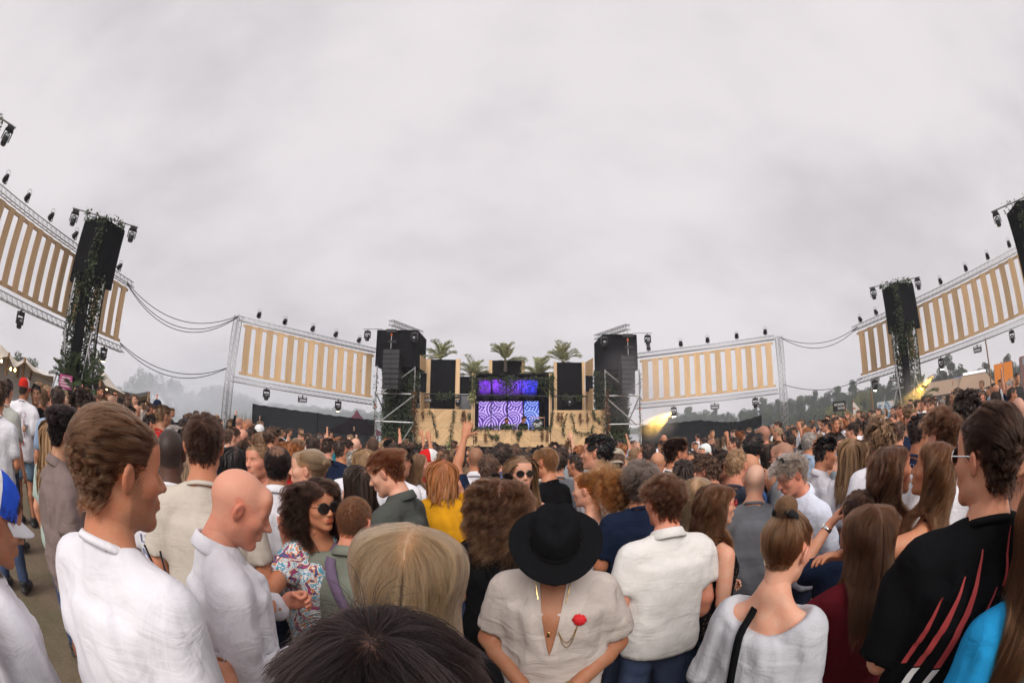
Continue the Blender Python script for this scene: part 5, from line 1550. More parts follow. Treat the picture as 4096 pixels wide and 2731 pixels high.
# ------------------------------------------------------------------ greenery kit
def ivy_mesh(pts, n, spread, rs, size=(.05, .10), droop=0.0):
    pts = np.array(pts, float); seg = rs.integers(0, len(pts) - 1, n); f = rs.random((n, 1))
    C = pts[seg] * (1 - f) + pts[seg + 1] * f + rs.normal(0, 1, (n, 3)) * spread
    C[:, 2] -= rs.random(n) ** 2 * droop
    return leaf_cards(C, rs.normal(0, 1, (n, 3)) + np.array([0, -.3, -.7]), rs.uniform(*size, n), rs.uniform(size[0] * .7, size[1] * .8, n), rs)
def ivy(pts, n, spread, label, group='ivy garlands', mat='ivy_leaves', size=(.05, .10), droop=0.0, name='ivy_garland', cat='ivy', seed=None):
    rs = np.random.default_rng(seed if seed is not None else int(rng.integers(1e6)))
    o = empty(name, tuple(pts[0])); off = np.array(pts[0], float)
    V, Q, A = ivy_mesh([np.array(p, float) - off for p in pts], n, np.array(spread), rs, size, droop)
    link('leaves', mk_mesh('leaves', V, Q, {'lv': A}, smooth=False, mats=[MATS[mat]]), o)
    MB().path([np.array(p, float) - off for p in pts], .008, 5).build('stem', MATS['bark'], o)
    tag(o, label, cat, group); return o
def green_wall(lo, hi, n, label, az=0):
    rs = np.random.default_rng(int(rng.integers(1e6))); lo = np.array(lo); hi = np.array(hi); c = (lo + hi) / 2; sz = hi - lo
    o = empty('green_wall', (c[0], c[1], lo[2]), -math.radians(az)); tag(o, label, 'plant wall', 'leafy walls of the towers')
    MB().box((0, 0, sz[2] / 2), (sz[0] * .9, sz[1] * .8, sz[2])).build('backing', MATS['black_scrim'], o)
    # leaves over the whole surface
    C = rs.uniform(-.5, .5, (n, 3)) * sz; face = rs.integers(0, 4, n)
    C[face <= 1, 1] = -sz[1] / 2; C[face == 2, 0] = -sz[0] / 2; C[face == 3, 0] = sz[0] / 2
    C[:, 2] += sz[2] / 2; nz = np.sin(C[:, 0] * 7 + 2 * np.sin(C[:, 2] * 4)) * np.cos(C[:, 2] * 5)
    C += rs.normal(0, .05, (n, 3)) + np.stack([0 * nz, -.05 * nz, 0 * nz], 1)
    V, Q, A = leaf_cards(C, rs.normal(0, 1, (n, 3)) + np.array([0, -.6, -.6]), rs.uniform(.07, .17, n), rs.uniform(.04, .09, n), rs, .35 + .25 * nz + rs.normal(0, .2, n))
    link('foliage', mk_mesh('foliage', V, Q, {'lv': A}, smooth=False, mats=[MATS['ivy_leaves']]), o)
    return o
def frond_mesh(n=34, L=1.0, mat='palm_leaves', seed=0):
    rs = np.random.default_rng(seed); t = np.linspace(0, 1, 9)
    mid = np.stack([0 * t, L * (t - .18 * t ** 2), L * (.55 * t - .55 * t ** 2)], 1)
    C = []; D = []; Ls = []
    for i in range(n):
        f = .14 + .84 * i / n; p = np.array([np.interp(f, t, mid[:, k]) for k in range(3)])
        for s in (-1, 1):
            ln = L * .30 * math.sin(math.pi * (.12 + .82 * f)) ** .7; dv = np.array([s * 1.0, .75, .25 + rs.normal(0, .12)]); dv /= np.linalg.norm(dv)
            C.append(p + dv * ln * .5); D.append(dv); Ls.append(ln)
    V, Q, A = leaf_cards(np.array(C), np.array(D), np.array(Ls), np.full(len(C), L * .020), rs)
    mb = MB(); mb.path(mid, .010 * L, 5)
    v2 = np.concatenate(mb.v); q2 = np.array([f for f in mb.f if len(f) == 4]); a2 = np.zeros((len(v2), 3), F32) + .4
    V, Q, A = join([(V, Q, A), (v2.astype(F32), q2, a2)])
    return mk_mesh('frond', V, Q, {'lv': A}, smooth=False, mats=[MATS[mat]])
_fr = {}
def palm(loc, L, label, n=15, up=.9, group='palms', mat='palm_leaves', trunk=.5):
    rs = np.random.default_rng(int(rng.integers(1e6))); o = empty('palm_plant', loc); tag(o, label, 'palm', group)
    MB().tube((0, 0, -trunk), (0, 0, .05), .09, .07, 8).build('trunk', MATS['bark'], o)
    if mat not in _fr: _fr[mat] = [frond_mesh(34, 1.0, mat, k) for k in range(3)]
    for i in range(n):
        fobj = link('frond', _fr[mat][i % 3], o); el = rs.uniform(.05, 1.25) * up if i > 2 else 1.35
        fobj.rotation_euler = Euler((el - .25, 0, i * 2.399 + rs.normal(0, .2)), 'XYZ'); s = L * rs.uniform(.85, 1.25); fobj.scale = (s, s, s)
    return o
# ------------------------------------------------------------------ the stage
YS = 19.0
def quad_box(name, px0, py0, px1, py1, Y, th, mat, parent, off):
    """upright box whose front face spans two pixels on plane y=Y"""
    a = onY(px0, py0, Y); b = onY(px1, py1, Y)
    x0, x1 = sorted((a.x, b.x)); z0, z1 = sorted((a.z, b.z))
    o = MB().box((0, 0, 0), (x1 - x0, th, z1 - z0)).build(name, MATS[mat], parent)
    o.location = ((x0 + x1) / 2 - off[0], Y + th / 2 - off[1], (z0 + z1) / 2 - off[2])
    return o
stage = empty('stage', (0, YS, float(ground_z(0, YS)))); tag(stage, 'wooden festival stage with chevron plank front and open booth', 'stage')
so = np.array(stage.location)
xl = onY(1662, 1640, YS).x; xr = onY(2421, 1640, YS).x; ox0 = onY(1892, 1716, YS).x; ox1 = onY(2200, 1716, YS).x
zt = onY(2048, 1640, YS).z; zm = onY(2048, 1717, YS).z; zb = onY(2048, 1787, YS).z
gz = float(ground_z(0, YS))
# deck and black skirt under the boards
o = MB().box((0, 0, 0), (xr - xl, 3.4, .12)).build('deck', MATS['plywood'], stage); o.location = ((xl + xr) / 2, 1.75, zb + .10 - so[2])
o = MB().box((0, 0, 0), (xr - xl + .3, .06, zb - gz)).build('skirt', MATS['black_scrim'], stage); o.location = ((xl + xr) / 2, -.02, (zb - gz) / 2)
def clip_poly(poly, x0, x1, z0, z1):
    def cl(P, f, inter):
        out = []
        for i in range(len(P)):
            a, b = P[i], P[(i + 1) % len(P)]
            if f(a): out.append(a)
            if f(a) != f(b): out.append(inter(a, b))
        return out
    def lx(x): return lambda a, b: (x, a[1] + (b[1] - a[1]) * (x - a[0]) / (b[0] - a[0]))
    def lz(z): return lambda a, b: (a[0] + (b[0] - a[0]) * (z - a[1]) / (b[1] - a[1]), z)
    for f, it in ((lambda p: p[0] >= x0, lx(x0)), (lambda p: p[0] <= x1, lx(x1)), (lambda p: p[1] >= z0, lz(z0)), (lambda p: p[1] <= z1, lz(z1))):
        poly = cl(poly, f, it)
        if len(poly) < 3: return []
    return poly
def plank_panel(x0, x1, z0, z1, slope, pw=.155):
    """planks at 45 degrees (slope +1/-1) or level (0), each its own board, joints recessed"""
    if slope == 0:
        k = max(1, round((z1 - z0) / .27)); h = (z1 - z0) / k
        polys = [[(x0 + .003, z0 + i * h + .003), (x1 - .003, z0 + i * h + .003), (x1 - .003, z0 + (i + 1) * h - .003), (x0 + .003, z0 + (i + 1) * h - .003)] for i in range(k)]
    else:
        polys = []; s = pw * math.sqrt(2); c = -(x1 - x0) - (z1 - z0); 
        while c < (x1 - x0) + (z1 - z0):
            # band between z = slope*(x-x0) + z0 + c and + s
            e = 5.0
            za = lambda x, k: slope * (x - (x0 if slope > 0 else x1)) + z0 + k
            P = [(x0 - e, za(x0 - e, c + .006)), (x1 + e, za(x1 + e, c + .006)), (x1 + e, za(x1 + e, c + s)), (x0 - e, za(x0 - e, c + s))]
            P = clip_poly(P, x0 + .003, x1 - .003, z0 + .003, z1 - .003)
            if len(P) >= 3: polys.append(P)
            c += s
    for P in polys:
        cx = sum(p[0] for p in P) / len(P); cz = sum(p[1] for p in P) / len(P); n = len(P); dy = rng.uniform(0, .006); a = -slope * math.pi / 4
        V = [(p[0] - cx, -dy, p[1] - cz) for p in P] + [(p[0] - cx, .03, p[1] - cz) for p in P]
        # board length runs along local x so the grain follows the plank
        R = rotm(0, -slope * 45, 0) if slope else np.eye(3); V = np.array(V) @ R
        o = MB().add(V, [tuple(range(n)), tuple(range(2 * n - 1, n - 1, -1))] + [(i, i + n, (i + 1) % n + n, (i + 1) % n) for i in range(n)]).build('plank', MATS['plywood'], stage)
        o.location = (cx, -.08, cz - so[2]); o.rotation_euler = tuple(Matrix([list(r) for r in R]).to_euler())
def row(xa, xb, za, zb_, n, kinds):
    w = (xb - xa) / n
    for i in range(n): plank_panel(xa + i * w, xa + (i + 1) * w, za, zb_, kinds[i % len(kinds)])
row(xl, ox0, zm, zt, 3, (0, 1, 0)); row(ox1, xr, zm, zt, 3, (-1, 0, -1))
row(xl, ox0, zb, zm, 3, (1, 1, -1)); row(ox0, ox1, zb, zm, 4, (0, 1, -1, 0)); row(ox1, xr, zb, zm, 3, (-1, 1, -1))
MB().box(((xl + xr) / 2, .02, (zb + zm) / 2 - so[2]), (xr - xl, .05, zm - zb)).build('backing', MATS['black_scrim'], stage)
for x0, x1 in ((xl, ox0), (ox1, xr)): MB().box(((x0 + x1) / 2, .02, (zt + zm) / 2 - so[2]), (x1 - x0, .05, zt - zm)).build('backing', MATS['black_scrim'], stage)
# posts round the booth opening (pairs of slotted timber)
for px in (1888, 2196):
    for k in (0, 1):
        quad_box('post', px + k * 6, 1493, px + k * 6 + 4, 1782 if k == 0 else 1716, YS - .16, .10, 'spruce', stage, so)
    quad_box('post_core', px + 3.6, 1500, px + 6.4, 1775, YS - .12, .05, 'black_scrim', stage, so)
# black flats with timber posts
def flat(px0, px1, py0, py1, Y, posts=(), mat='black_scrim'):
    quad_box('flat', px0, py0, px1, py1, Y, .12, mat, stage, so)
    for p in posts: quad_box('timber_post', p, py0 - 2, p + 12.5, py1, Y - .10, .14, 'spruce', stage, so)
flat(1717, 1824, 1437, 1640, YS + .6, (1704.5, 1824)); flat(1837, 1892, 1505, 1575, YS + .9); flat(1837, 1892, 1581, 1640, YS + .9, (), 'grey_panel')
flat(2228, 2328, 1449, 1642, YS + .6, (2215.5, 2328)); flat(2160, 2216, 1508, 1578, YS + .9); flat(2205, 2216, 1583, 1640, YS + .9, (), 'grey_panel')
flat(1968, 2087, 1441, 1502, YS + 1.6, (1955.5, 2087))
# plywood wings folding out towards the towers
for sgn, pts in ((-1, [(1704, 1437, 1490, .55), (1682, 1419, 1474, -1.2)]), (-1, [(1704, 1572, 1640, .55), (1682, 1567, 1640, -1.2)]), (1, [(2341, 1449, 1512, .55), (2371, 1431, 1497, -1.2)]), (1, [(2341, 1560, 1640, .55), (2371, 1552, 1640, -1.2)])):
    P = []
    for px, pa, pb, dy in pts:
        a = onY(px, pa, YS + dy); b = onY(px, pb, YS + dy); P += [a - Vector(so), b - Vector(so)]
    V = [tuple(P[0]), tuple(P[1]), tuple(P[3]), tuple(P[2])]; V2 = [(x + .03 * sgn, y + .04, z) for x, y, z in V]
    MB().add(V + V2, [(0, 1, 2, 3), (7, 6, 5, 4), (0, 4, 5, 1), (1, 5, 6, 2), (2, 6, 7, 3), (3, 7, 4, 0)]).build('wing_panel', MATS['plywood'], stage)
for px0, px1, pa, pb in ((1683, 1704, 1492, 1570), (2342, 2372, 1502, 1566)): quad_box('wing_scrim', px0, pa, px1, pb, YS - .4, .05, 'black_scrim', stage, so)
# booth: canopy roof, back wall, side wall, counter
MB().box((((ox0 + ox1) / 2), 1.55, onY(2048, 1500, YS).z - so[2] + .03), (ox1 - ox0 + .05, 3.2, .06)).build('booth_roof', MATS['black_scrim'], stage)
quad_box('back_wall', 1880, 1485, 2215, 1745, YS + 3.0, .05, 'black_scrim', stage, so)
for x in (ox0 + .03, ox1 - .03): MB().box((x, 1.6, (onY(2048, 1500, YS).z + zb) / 2 - so[2]), (.05, 2.8, onY(2048, 1500, YS).z - zb - .05)).build('side_wall', MATS['black_scrim'], stage)
MB().box(((ox0 + ox1) / 2, .22, zm - so[2] - .03), (ox1 - ox0, .5, .05)).build('counter', MATS['black_metal'], stage)
def fabric_mat():
    m, t, p = new_mat('canopy_cloth')
    mp = objco(t, (1, 1, .5)); n = noise(t, mp, 3, 4, .6, 1.0)
    t.links.new(mixc(t, (.10, .08, .13), (.30, .26, .34), ramp(t, n, [(.35, 0.0), (.7, 1.0)])), p.inputs['Base Color']); p.inputs['Roughness'].default_value = .8
    bump(t, p, n, .8, .08)
fabric_mat()
# four sagging cloth swags over the screens, lit by small coloured lamps in the booth
swag_px = (1908, 1966, 2025, 2086, 2150)
for i in range(4):
    a = onY(swag_px[i] + 2, 1515, YS + 1.8); b = onY(swag_px[i + 1] - 2, 1588, YS + 2.7)
    nx, nzz = 14, 12; V = []
    for j in range(nzz):
        f = j / (nzz - 1)
        for k in range(nx):
            u = k / (nx - 1)
            V.append((a.x + (b.x - a.x) * u, a.y + (b.y - a.y) * f ** .7 + .05 * math.sin(u * 18 + i), a.z + (b.z - a.z) * f - .12 * math.sin(u * math.pi) * f + .015 * math.sin(u * 31)))
    Q = np.array([(j * nx + k, j * nx + k + 1, (j + 1) * nx + k + 1, (j + 1) * nx + k) for j in range(nzz - 1) for k in range(nx - 1)])
    o = link('canopy_swag', mk_mesh('swag', np.array(V) - so, Q, mats=[MATS['canopy_cloth']]), stage)
for px, colr, e in ((1925, (.32, .06, 1.0), 11), (1995, (.30, .06, 1.0), 11), (2050, (.32, .07, 1.0), 11), (2125, (.05, .07, 1.0), 16)):
    p = onY(px, 1598, YS + 1.6); l = bpy.data.lights.new('booth_uplight', 'SPOT'); l.energy = e * 5; l.color = colr; l.spot_size = math.radians(105); l.spot_blend = .8; l.shadow_soft_size = .05
    lo = bpy.data.objects.new('booth_uplight', l); COL.objects.link(lo); lo.parent = stage; lo.location = p - Vector(so); lo.rotation_euler = (math.radians(152), 0, 0)
# LED screens with woven-arc artwork
def led_mat(name, c_hi, c_lo, seed):
    m, t, p = new_mat(name)
    tcn = nd(t, 'ShaderNodeTexCoord'); s = nd(t, 'ShaderNodeSeparateXYZ'); t.links.new(tcn.outputs['Object'], s.inputs[0])
    def M(op, a, b=None, c=None):
        n = nd(t, 'ShaderNodeMath', operation=op)
        for i, v in enumerate((a, b, c)):
            if v is None: continue
            if isinstance(v, (int, float)): n.inputs[i].default_value = v
            else: t.links.new(v, n.inputs[i])
        return n.outputs[0]
    x, z = s.outputs['X'], s.outputs['Z']
    rs = random.Random(seed)
    # overlapping fans of concentric arcs: the topmost fan that covers the point wins
    val = None
    cents = [(-.55, .75, .95, 7.5), (.6, .35, .55, 8), (-.15, -.15, .38, 9), (.55, -.55, .62, 8), (-.6, -.5, .62, 8), (.1, .7, .33, 9), (.05, -.85, .42, 8), (-.45, .15, .33, 9)]
    rs.shuffle(cents)
    for cx, cz, R, fr in cents:
        cx += rs.uniform(-.08, .08); cz += rs.uniform(-.08, .08)
        dxx = M('SUBTRACT', x, cx); dzz = M('SUBTRACT', z, cz)
        r = M('SQRT', M('ADD', M('MULTIPLY', dxx, dxx), M('MULTIPLY', dzz, dzz)))
        st = M('LESS_THAN', M('FRACT', M('MULTIPLY', r, fr)), .42)
        ins = M('LESS_THAN', r, R)
        val = st if val is None else M('ADD', M('MULTIPLY', st, ins), M('MULTIPLY', val, M('SUBTRACT', 1, ins)))
    col = mixc(t, c_lo, c_hi, val)
    p.inputs['Base Color'].default_value = (.02, .02, .02, 1); p.inputs['Roughness'].default_value = .5
    t.links.new(col, p.inputs['Emission Color']); p.inputs['Emission Strength'].default_value = 1.0
    return m
for i, (x0, x1) in enumerate(((1900, 1961), (1966, 2025), (2031, 2090), (2096, 2155))):
    lm = led_mat('led_art_%s' % 'abcd'[i], (.40, .30, .62) if i < 3 else (.24, .32, .66), ((.05, .012, .17), (.05, .012, .17), (.045, .012, .19), (.008, .02, .24))[i], (3, 3, 5, 5)[i])
    e = empty('led_screen', tuple(onY((x0 + x1) / 2, 1716, YS + 2.4))); tag(e, ('purple LED screen with woven arcs beside the left booth post', 'purple LED screen with woven arcs behind the disc jockey in headphones', 'purple LED screen with woven arcs next to the blue one', 'blue LED screen with white woven arcs above the round logo sign')[i], 'screen', 'LED screens behind the booth')
    a = onY(x0, 1604, YS + 2.4); b = onY(x1, 1716, YS + 2.4); wv, hv = b.x - a.x, a.z - b.z
    MB().box((0, .05, hv / 2 - .05), (wv + .02, .08, hv + .12)).build('cabinet', MATS['black_metal'], e)
    o = MB().box((0, 0, 0), (wv, .01, hv + .1)).build('display', lm, e); o.location = (0, -.004, hv / 2 - .05)
# round logo sign on a little frame
p = onY(2150, 1697, YS + .55)
e = empty('logo_sign', tuple(p)); tag(e, 'round black sign with white lettering on a copper tube frame in the booth', 'sign')
MB().lathe([(.215, -.012), (.215, .012)], (0, 0, 0), 28, rotm(90, 0, 0)).build('disc', MATS['black_metal'], e)
MB().path([(.23 * math.cos(a), 0, .23 * math.sin(a)) for a in np.linspace(0, 6.283, 30)], .008, 5).build('rim', MATS['silver'], e)
simple('copper_tube', (.45, .24, .15), .35, .7)
MB().tube((-.28, 0, -.3), (-.28, 0, .36), .016).tube((.30, 0, -.3), (.30, 0, .34), .016).tube((-.28, 0, .29), (.30, 0, .29), .016).build('frame', MATS['copper_tube'], e)
simple('sign_white', (.85, .84, .80), .5)
def text_mesh(txt, size, mat, parent, loc, rot, name='lettering', shear=0.0, extrude=.002, align='CENTER'):
    c = bpy.data.curves.new('txt', 'FONT'); c.body = txt; c.size = size; c.shear = shear; c.extrude = extrude; c.align_x = align; c.align_y = 'CENTER'; c.offset = size * .012
    o = bpy.data.objects.new('txt', c); COL.objects.link(o); bpy.context.view_layer.update()
    me = bpy.data.meshes.new_from_object(o.evaluated_get(bpy.context.evaluated_depsgraph_get())); bpy.data.objects.remove(o)
    me.materials.clear(); me.materials.append(mat)
    r = link(name, me, parent, loc=loc, rot=rot); return r
text_mesh('PeuR', .17, MATS['sign_white'], e, (0, -.016, .02), (math.pi / 2, math.radians(-10), 0), shear=.15)
MB().box((0, -.016, -.075), (.24, .004, .02), rotm(0, -10, 0)).build('underline', MATS['sign_white'], e)
# horizontal lighting bar in front of the flats
pa = onY(1655, 1574, YS + .1); pb = onY(2440, 1584, YS + .1)
o = MB().tube(pa, pb, .03, n=8).build('lighting_bar', MATS['black_metal']); tag(o, 'long black lighting bar running across the stage front', 'bar')
for px, py, k, lab in ((1711, 1582, 'blinder', 'black flood light on the bar beside the left speaker tower'), (1832, 1584, 'moving', 'black moving head light on the bar before the left timber post'), (2278, 1586, 'moving', 'black moving head light on the bar before the right black flat'), (2365, 1584, 'blinder', 'black flood light on the bar beside the right speaker tower')):
    fixture(k, tuple(onY(px, py, YS + .05)), 180, lab, 'lights on the stage bar').scale = (.75, .75, .75)
o = MB().box((0, 0, .0), (.55, .5, .36), rotm(-25, 0, 0)).build('stage_monitor', MATS['dark_grille']); o.location = onY(1719, 1782, YS - 1.0); o.location.z -= .1; tag(o, 'black wedge loudspeaker at the foot of the plank wall', 'speaker')

# ------------------------------------------------------------------ speaker towers beside the stage
def speaker_tower(side, box, arr, green, poles):
    nm = 'left' if side < 0 else 'right'
    Yf = 18.6; base = float(ground_z(side * 5, Yf))
    t = empty('scaffold_tower', (onY((poles[0] + poles[1]) / 2, 1700, Yf).x, Yf, base)); tag(t, 'scaffold tower of steel tubes clad in black cloth at the %s edge of the stage' % nm, 'tower', 'scaffold towers beside the stage'); o3 = Vector(t.location)
    a = onY(box[0], box[1], Yf); b = onY(box[2], box[3], Yf)
    x0, x1 = sorted((a.x, b.x)); z0, z1 = b.z, a.z; inner = x1 if side < 0 else x0; dp = 2.1
    # cloth box: front, inner side, outer side, underside left open
    V = [(x0, 0, z0), (x1, 0, z0), (x1, 0, z1), (x0, 0, z1), (x0, dp, z0), (x1, dp, z0), (x1, dp, z1), (x0, dp, z1)]
    V = [(x - o3.x, y, z - o3.z) for x, y, z in V]
    MB().add(V, [(0, 1, 2, 3), (5, 4, 7, 6), (1, 5, 6, 2), (4, 0, 3, 7), (3, 2, 6, 7), (4, 5, 1, 0)]).build('cloth_cladding', MATS['black_scrim'], t)
    # scaffold tubes
    xs = [onY(p, 1600, Yf).x - o3.x for p in poles]; zb1 = onY(1600, 1575, Yf).z - o3.z; zb2 = onY(1600, 1688, Yf).z - o3.z; ztop = z0 - o3.z
    for x in xs:
        for y in (-.05, dp): MB().tube((x, y, 0), (x, y, ztop), .03).build('standard', MATS['galvanised'], t)
    for z in (zb1, zb2): MB().tube((xs[0], -.06, z), (xs[1], -.06, z), .032).build('ledger', MATS['galvanised'], t)
    s0, s1 = (xs[0], xs[1]) if side < 0 else (xs[1], xs[0])
    for za, zc in ((zb1, ztop), (zb2, zb1), (.12, zb2)): MB().tube((s0 + (s1 - s0) * .1, -.09, za - (zb1 - zb2) * .05), (s1, -.09, zc - .06), .028).build('brace', MATS['galvanised'], t)
    for x in xs: MB().tube((x, -.05, zb1), (x, dp, zb2), .026).build('side_brace', MATS['galvanised'], t)
    for x in xs: MB().lathe([(.04, 0), (.04, .10)], (x, -.05, zb2 + .25 * (ztop - zb2)), 10).build('clamp', MATS['orange_clamp'], t)
    # hoist beam on top
    hx = (a.x + b.x) / 2; hb = onY((arr[0] + arr[2]) / 2, box[1] - 30, Yf - .9)
    truss((hb.x - side * .0, Yf - .9, hb.z), (hx - side * .75, Yf + 1.6, z1 + .18), 'short lattice beam carrying the speaker hoist over the %s speaker tower' % nm, 'hoist beams', .20, .018, 'box')
    ca = onY((arr[0] + arr[2]) / 2, box[1] - 24, Yf - .8); cb = onY((arr[0] + arr[2]) / 2, arr[1], Yf - .75)
    h = empty('chain_hoist', (cb.x, cb.y, cb.z)); tag(h, 'chain hoist holding the line array on the %s speaker tower' % nm, 'hoist', 'chain hoists')
    L = ca.z - cb.z
    MB().tube((0, 0, .02), (0, 0, L), .016).build('chain', MATS['galvanised'], h); MB().box((0, 0, L * .72), (.42, .22, .13)).build('motor', MATS['black_metal'], h); MB().box((.05, 0, L * .30), (.34, .1, .07)).build('spreader', MATS['black_metal'], h); MB().lathe([(.03, 0), (.05, .06), (.03, .12)], (0, 0, L * .52), 10).build('hook', MATS['orange_clamp'], h)
    # line array: eight cabinets, gently curved
    aa = onY(arr[0], arr[1], Yf - .75); bb = onY(arr[2], arr[3], Yf - .75); wv = bb.x - aa.x; tot = aa.z - bb.z; n = 8; hcab = tot / n
    la = empty('line_array', ((aa.x + bb.x) / 2, aa.y, bb.z)); tag(la, 'black line array of eight loudspeaker cabinets hanging on the %s speaker tower' % nm, 'speaker', 'line arrays')
    yy = 0.0
    for i in range(n):
        z = tot - (i + .5) * hcab; ang = max(0, i - 3) * 1.8
        c = MB().box((0, 0, 0), (wv, .5, hcab * .955)).build('cabinet', MATS['black_metal'], la); c.location = (0, .25 + yy, z); c.rotation_euler = (math.radians(ang), 0, 0)
        MB().box((-wv * .25, -.256, 0), (wv * .44, .02, hcab * .80)).box((wv * .25, -.256, 0), (wv * .44, .02, hcab * .80)).build('grille', MATS['dark_grille'], c)
        yy += math.tan(math.radians(ang)) * hcab
    # green wall and vines
    ga = onY(green[0], green[1], Yf + .5); gb = onY(green[2], green[3], Yf + .5)
    green_wall((min(ga.x, gb.x), Yf + .5, base + .9), (max(ga.x, gb.x), Yf + 1.4, ga.z), 5200, 'dense green leaf wall inside the %s scaffold tower' % nm)
    for k, px in enumerate(poles):
        p0 = onY(px, 1490, Yf - .08); pts = [(p0.x + .03 * math.sin(i * 1.3), Yf - .08, p0.z - i * (p0.z - base - .9) / 10) for i in range(11)]
        inn = (k == 1) == (side < 0)
        ivy(pts, 420 if inn else 130, (.10, .08, .05) if inn else (.05, .05, .05), 'green vine climbing the %s pole of the %s scaffold tower' % ('inner' if inn else 'outer', nm), 'vines on the tower poles', size=(.05, .11))
        if inn: ivy([(x + .06, y - .03, z) for x, y, z in pts[2:8]], 220, (.05, .04, .05), 'dry brown fern hanging on the inner pole of the %s tower' % nm, 'dry ferns', 'dry_fern', (.06, .16), .1, 'dry_fern', 'fern')
    for k in range(3):
        p0 = onY(green[0] + (green[2] - green[0]) * (.25 + .28 * k), 1690 + 12 * (k % 2), Yf + .15)
        palm((p0.x, Yf + .15, base + 1.1 + .25 * (k % 2)), .95, 'green palm at the foot of the %s scaffold tower, %s' % (nm, ('next to the fence', 'in the middle', 'next to the plank wall')[k if side < 0 else 2 - k]), 9, .9, 'palms at the tower feet', 'palm_dark', .9)
    # moving heads on short bars
    ob = onY(box[0] if side < 0 else box[2], box[1] + 2, Yf)
    for px, lab in ((box[0] - 38 if side < 0 else box[2] + 38, 'outer'), (box[2] - 5 if side < 0 else box[0] + 5, 'inner')):
        q = onY(px, box[1] + 4 + (0 if lab == 'outer' else 6), Yf - .25)
        fixture('moving', (q.x, q.y, q.z), 180, 'black moving head light at the %s top corner of the %s speaker tower' % (lab, nm), 'moving heads on the speaker towers')
    q = onY(box[0] - 55 if side < 0 else box[2] + 55, box[1], Yf - .25); o = MB().tube((q.x, q.y, q.z + .05), (ob.x - side * .3, Yf - .25, q.z + .05), .024).build('outrigger_pipe', MATS['galvanised']); tag(o, 'short steel pipe sticking out of the %s speaker tower top' % nm, 'pipe', 'outrigger pipes')
speaker_tower(-1, (1509, 1319, 1664, 1467), (1534, 1396, 1592, 1553), (1536, 1467, 1660, 1763), (1505, 1657))
speaker_tower(1, (2411, 1336, 2552, 1479), (2484, 1421, 2542, 1572), (2390, 1479, 2514, 1760), (2421, 2558))
# palms on the stage roof line
for px, py, L, lab in ((1762, 1440, 1.05, 'olive palm standing above the left black flat'), (1893, 1510, 1.05, 'pale palm between the left flat and the booth'), (2022, 1444, 1.0, 'palm standing above the centre flat'), (2158, 1508, 1.05, 'pale palm between the booth and the right flat'), (2252, 1450, 1.0, 'feathery palm standing above the right black flat')):
    p = onY(px, py, YS + 1.4); palm(tuple(p), L * 1.02, lab, 17, 1.05, 'palms on the stage roof')
# garlands and hanging plants on the stage
def gpts(L, Y): return [tuple(onY(x, y, Y)) for x, y in L]
Yg = YS - .25
ivy(gpts([(1895, 1512), (1925, 1520), (1960, 1508), (2010, 1512), (2040, 1505), (2060, 1512), (2100, 1514), (2140, 1508), (2195, 1515)], Yg), 900, (.05, .06, .04), 'leafy garland along the top edge of the booth', droop=.5)
ivy(gpts([(2010, 1512), (2035, 1530), (2050, 1516)], Yg), 380, (.14, .08, .10), 'thick hanging clump of ivy in the middle of the booth top', droop=.5)
ivy(gpts([(1892, 1500), (1900, 1540), (1896, 1570)], Yg), 260, (.09, .06, .08), 'ivy hanging down the plank post left of the screens')
ivy(gpts([(2205, 1500), (2200, 1540), (2206, 1580)], Yg), 320, (.10, .06, .08), 'ivy hanging down the plank post right of the screens')
ivy(gpts([(1895, 1714), (1960, 1710), (2030, 1706), (2100, 1712), (2200, 1714)], YS - .14), 620, (.05, .05, .05), 'leafy garland along the booth counter')
for L, n, lab in (([(1712, 1645), (1730, 1655), (1735, 1690), (1745, 1725), (1748, 1745)], 150, 'thin ivy strand on the planks below the left black flat'), ([(1815, 1645), (1812, 1680), (1805, 1720), (1800, 1760), (1810, 1770)], 190, 'long ivy strand on the planks beside the left timber post'),
                  ([(1875, 1650), (1880, 1690), (1888, 1745)], 160, 'ivy running down beside the left booth post'), ([(1955, 1730), (1968, 1750), (1985, 1740), (1990, 1760)], 170, 'ivy clump on the planks under the booth, left of its middle'), ([(2055, 1722), (2075, 1740), (2085, 1728), (2068, 1765)], 170, 'ivy clump on the planks under the booth, right of its middle'),
                  ([(2210, 1645), (2205, 1690), (2200, 1730)], 160, 'ivy running down beside the right booth post'), ([(2270, 1655), (2255, 1690), (2250, 1720), (2255, 1738)], 120, 'thin ivy strand on the planks below the right black flat'), ([(2285, 1655), (2295, 1680), (2300, 1725), (2340, 1735), (2368, 1730), (2372, 1700)], 210, 'looping ivy strand across the right plank wall'), ([(2372, 1645), (2380, 1670), (2400, 1690)], 110, 'ivy strand at the outer edge of the right plank wall')):
    ivy(gpts(L, YS - .20), int(n * .7), (.04, .03, .045), lab, 'ivy strands on the plank front')
ivy(gpts([(1745, 1576), (1775, 1578), (1810, 1576)], YS), 190, (.05, .05, .06), 'ivy wound round the lighting bar left of the booth', droop=.2); ivy(gpts([(2245, 1584), (2290, 1586), (2330, 1584)], YS), 150, (.05, .05, .05), 'ivy wound round the lighting bar right of the booth', droop=.15)
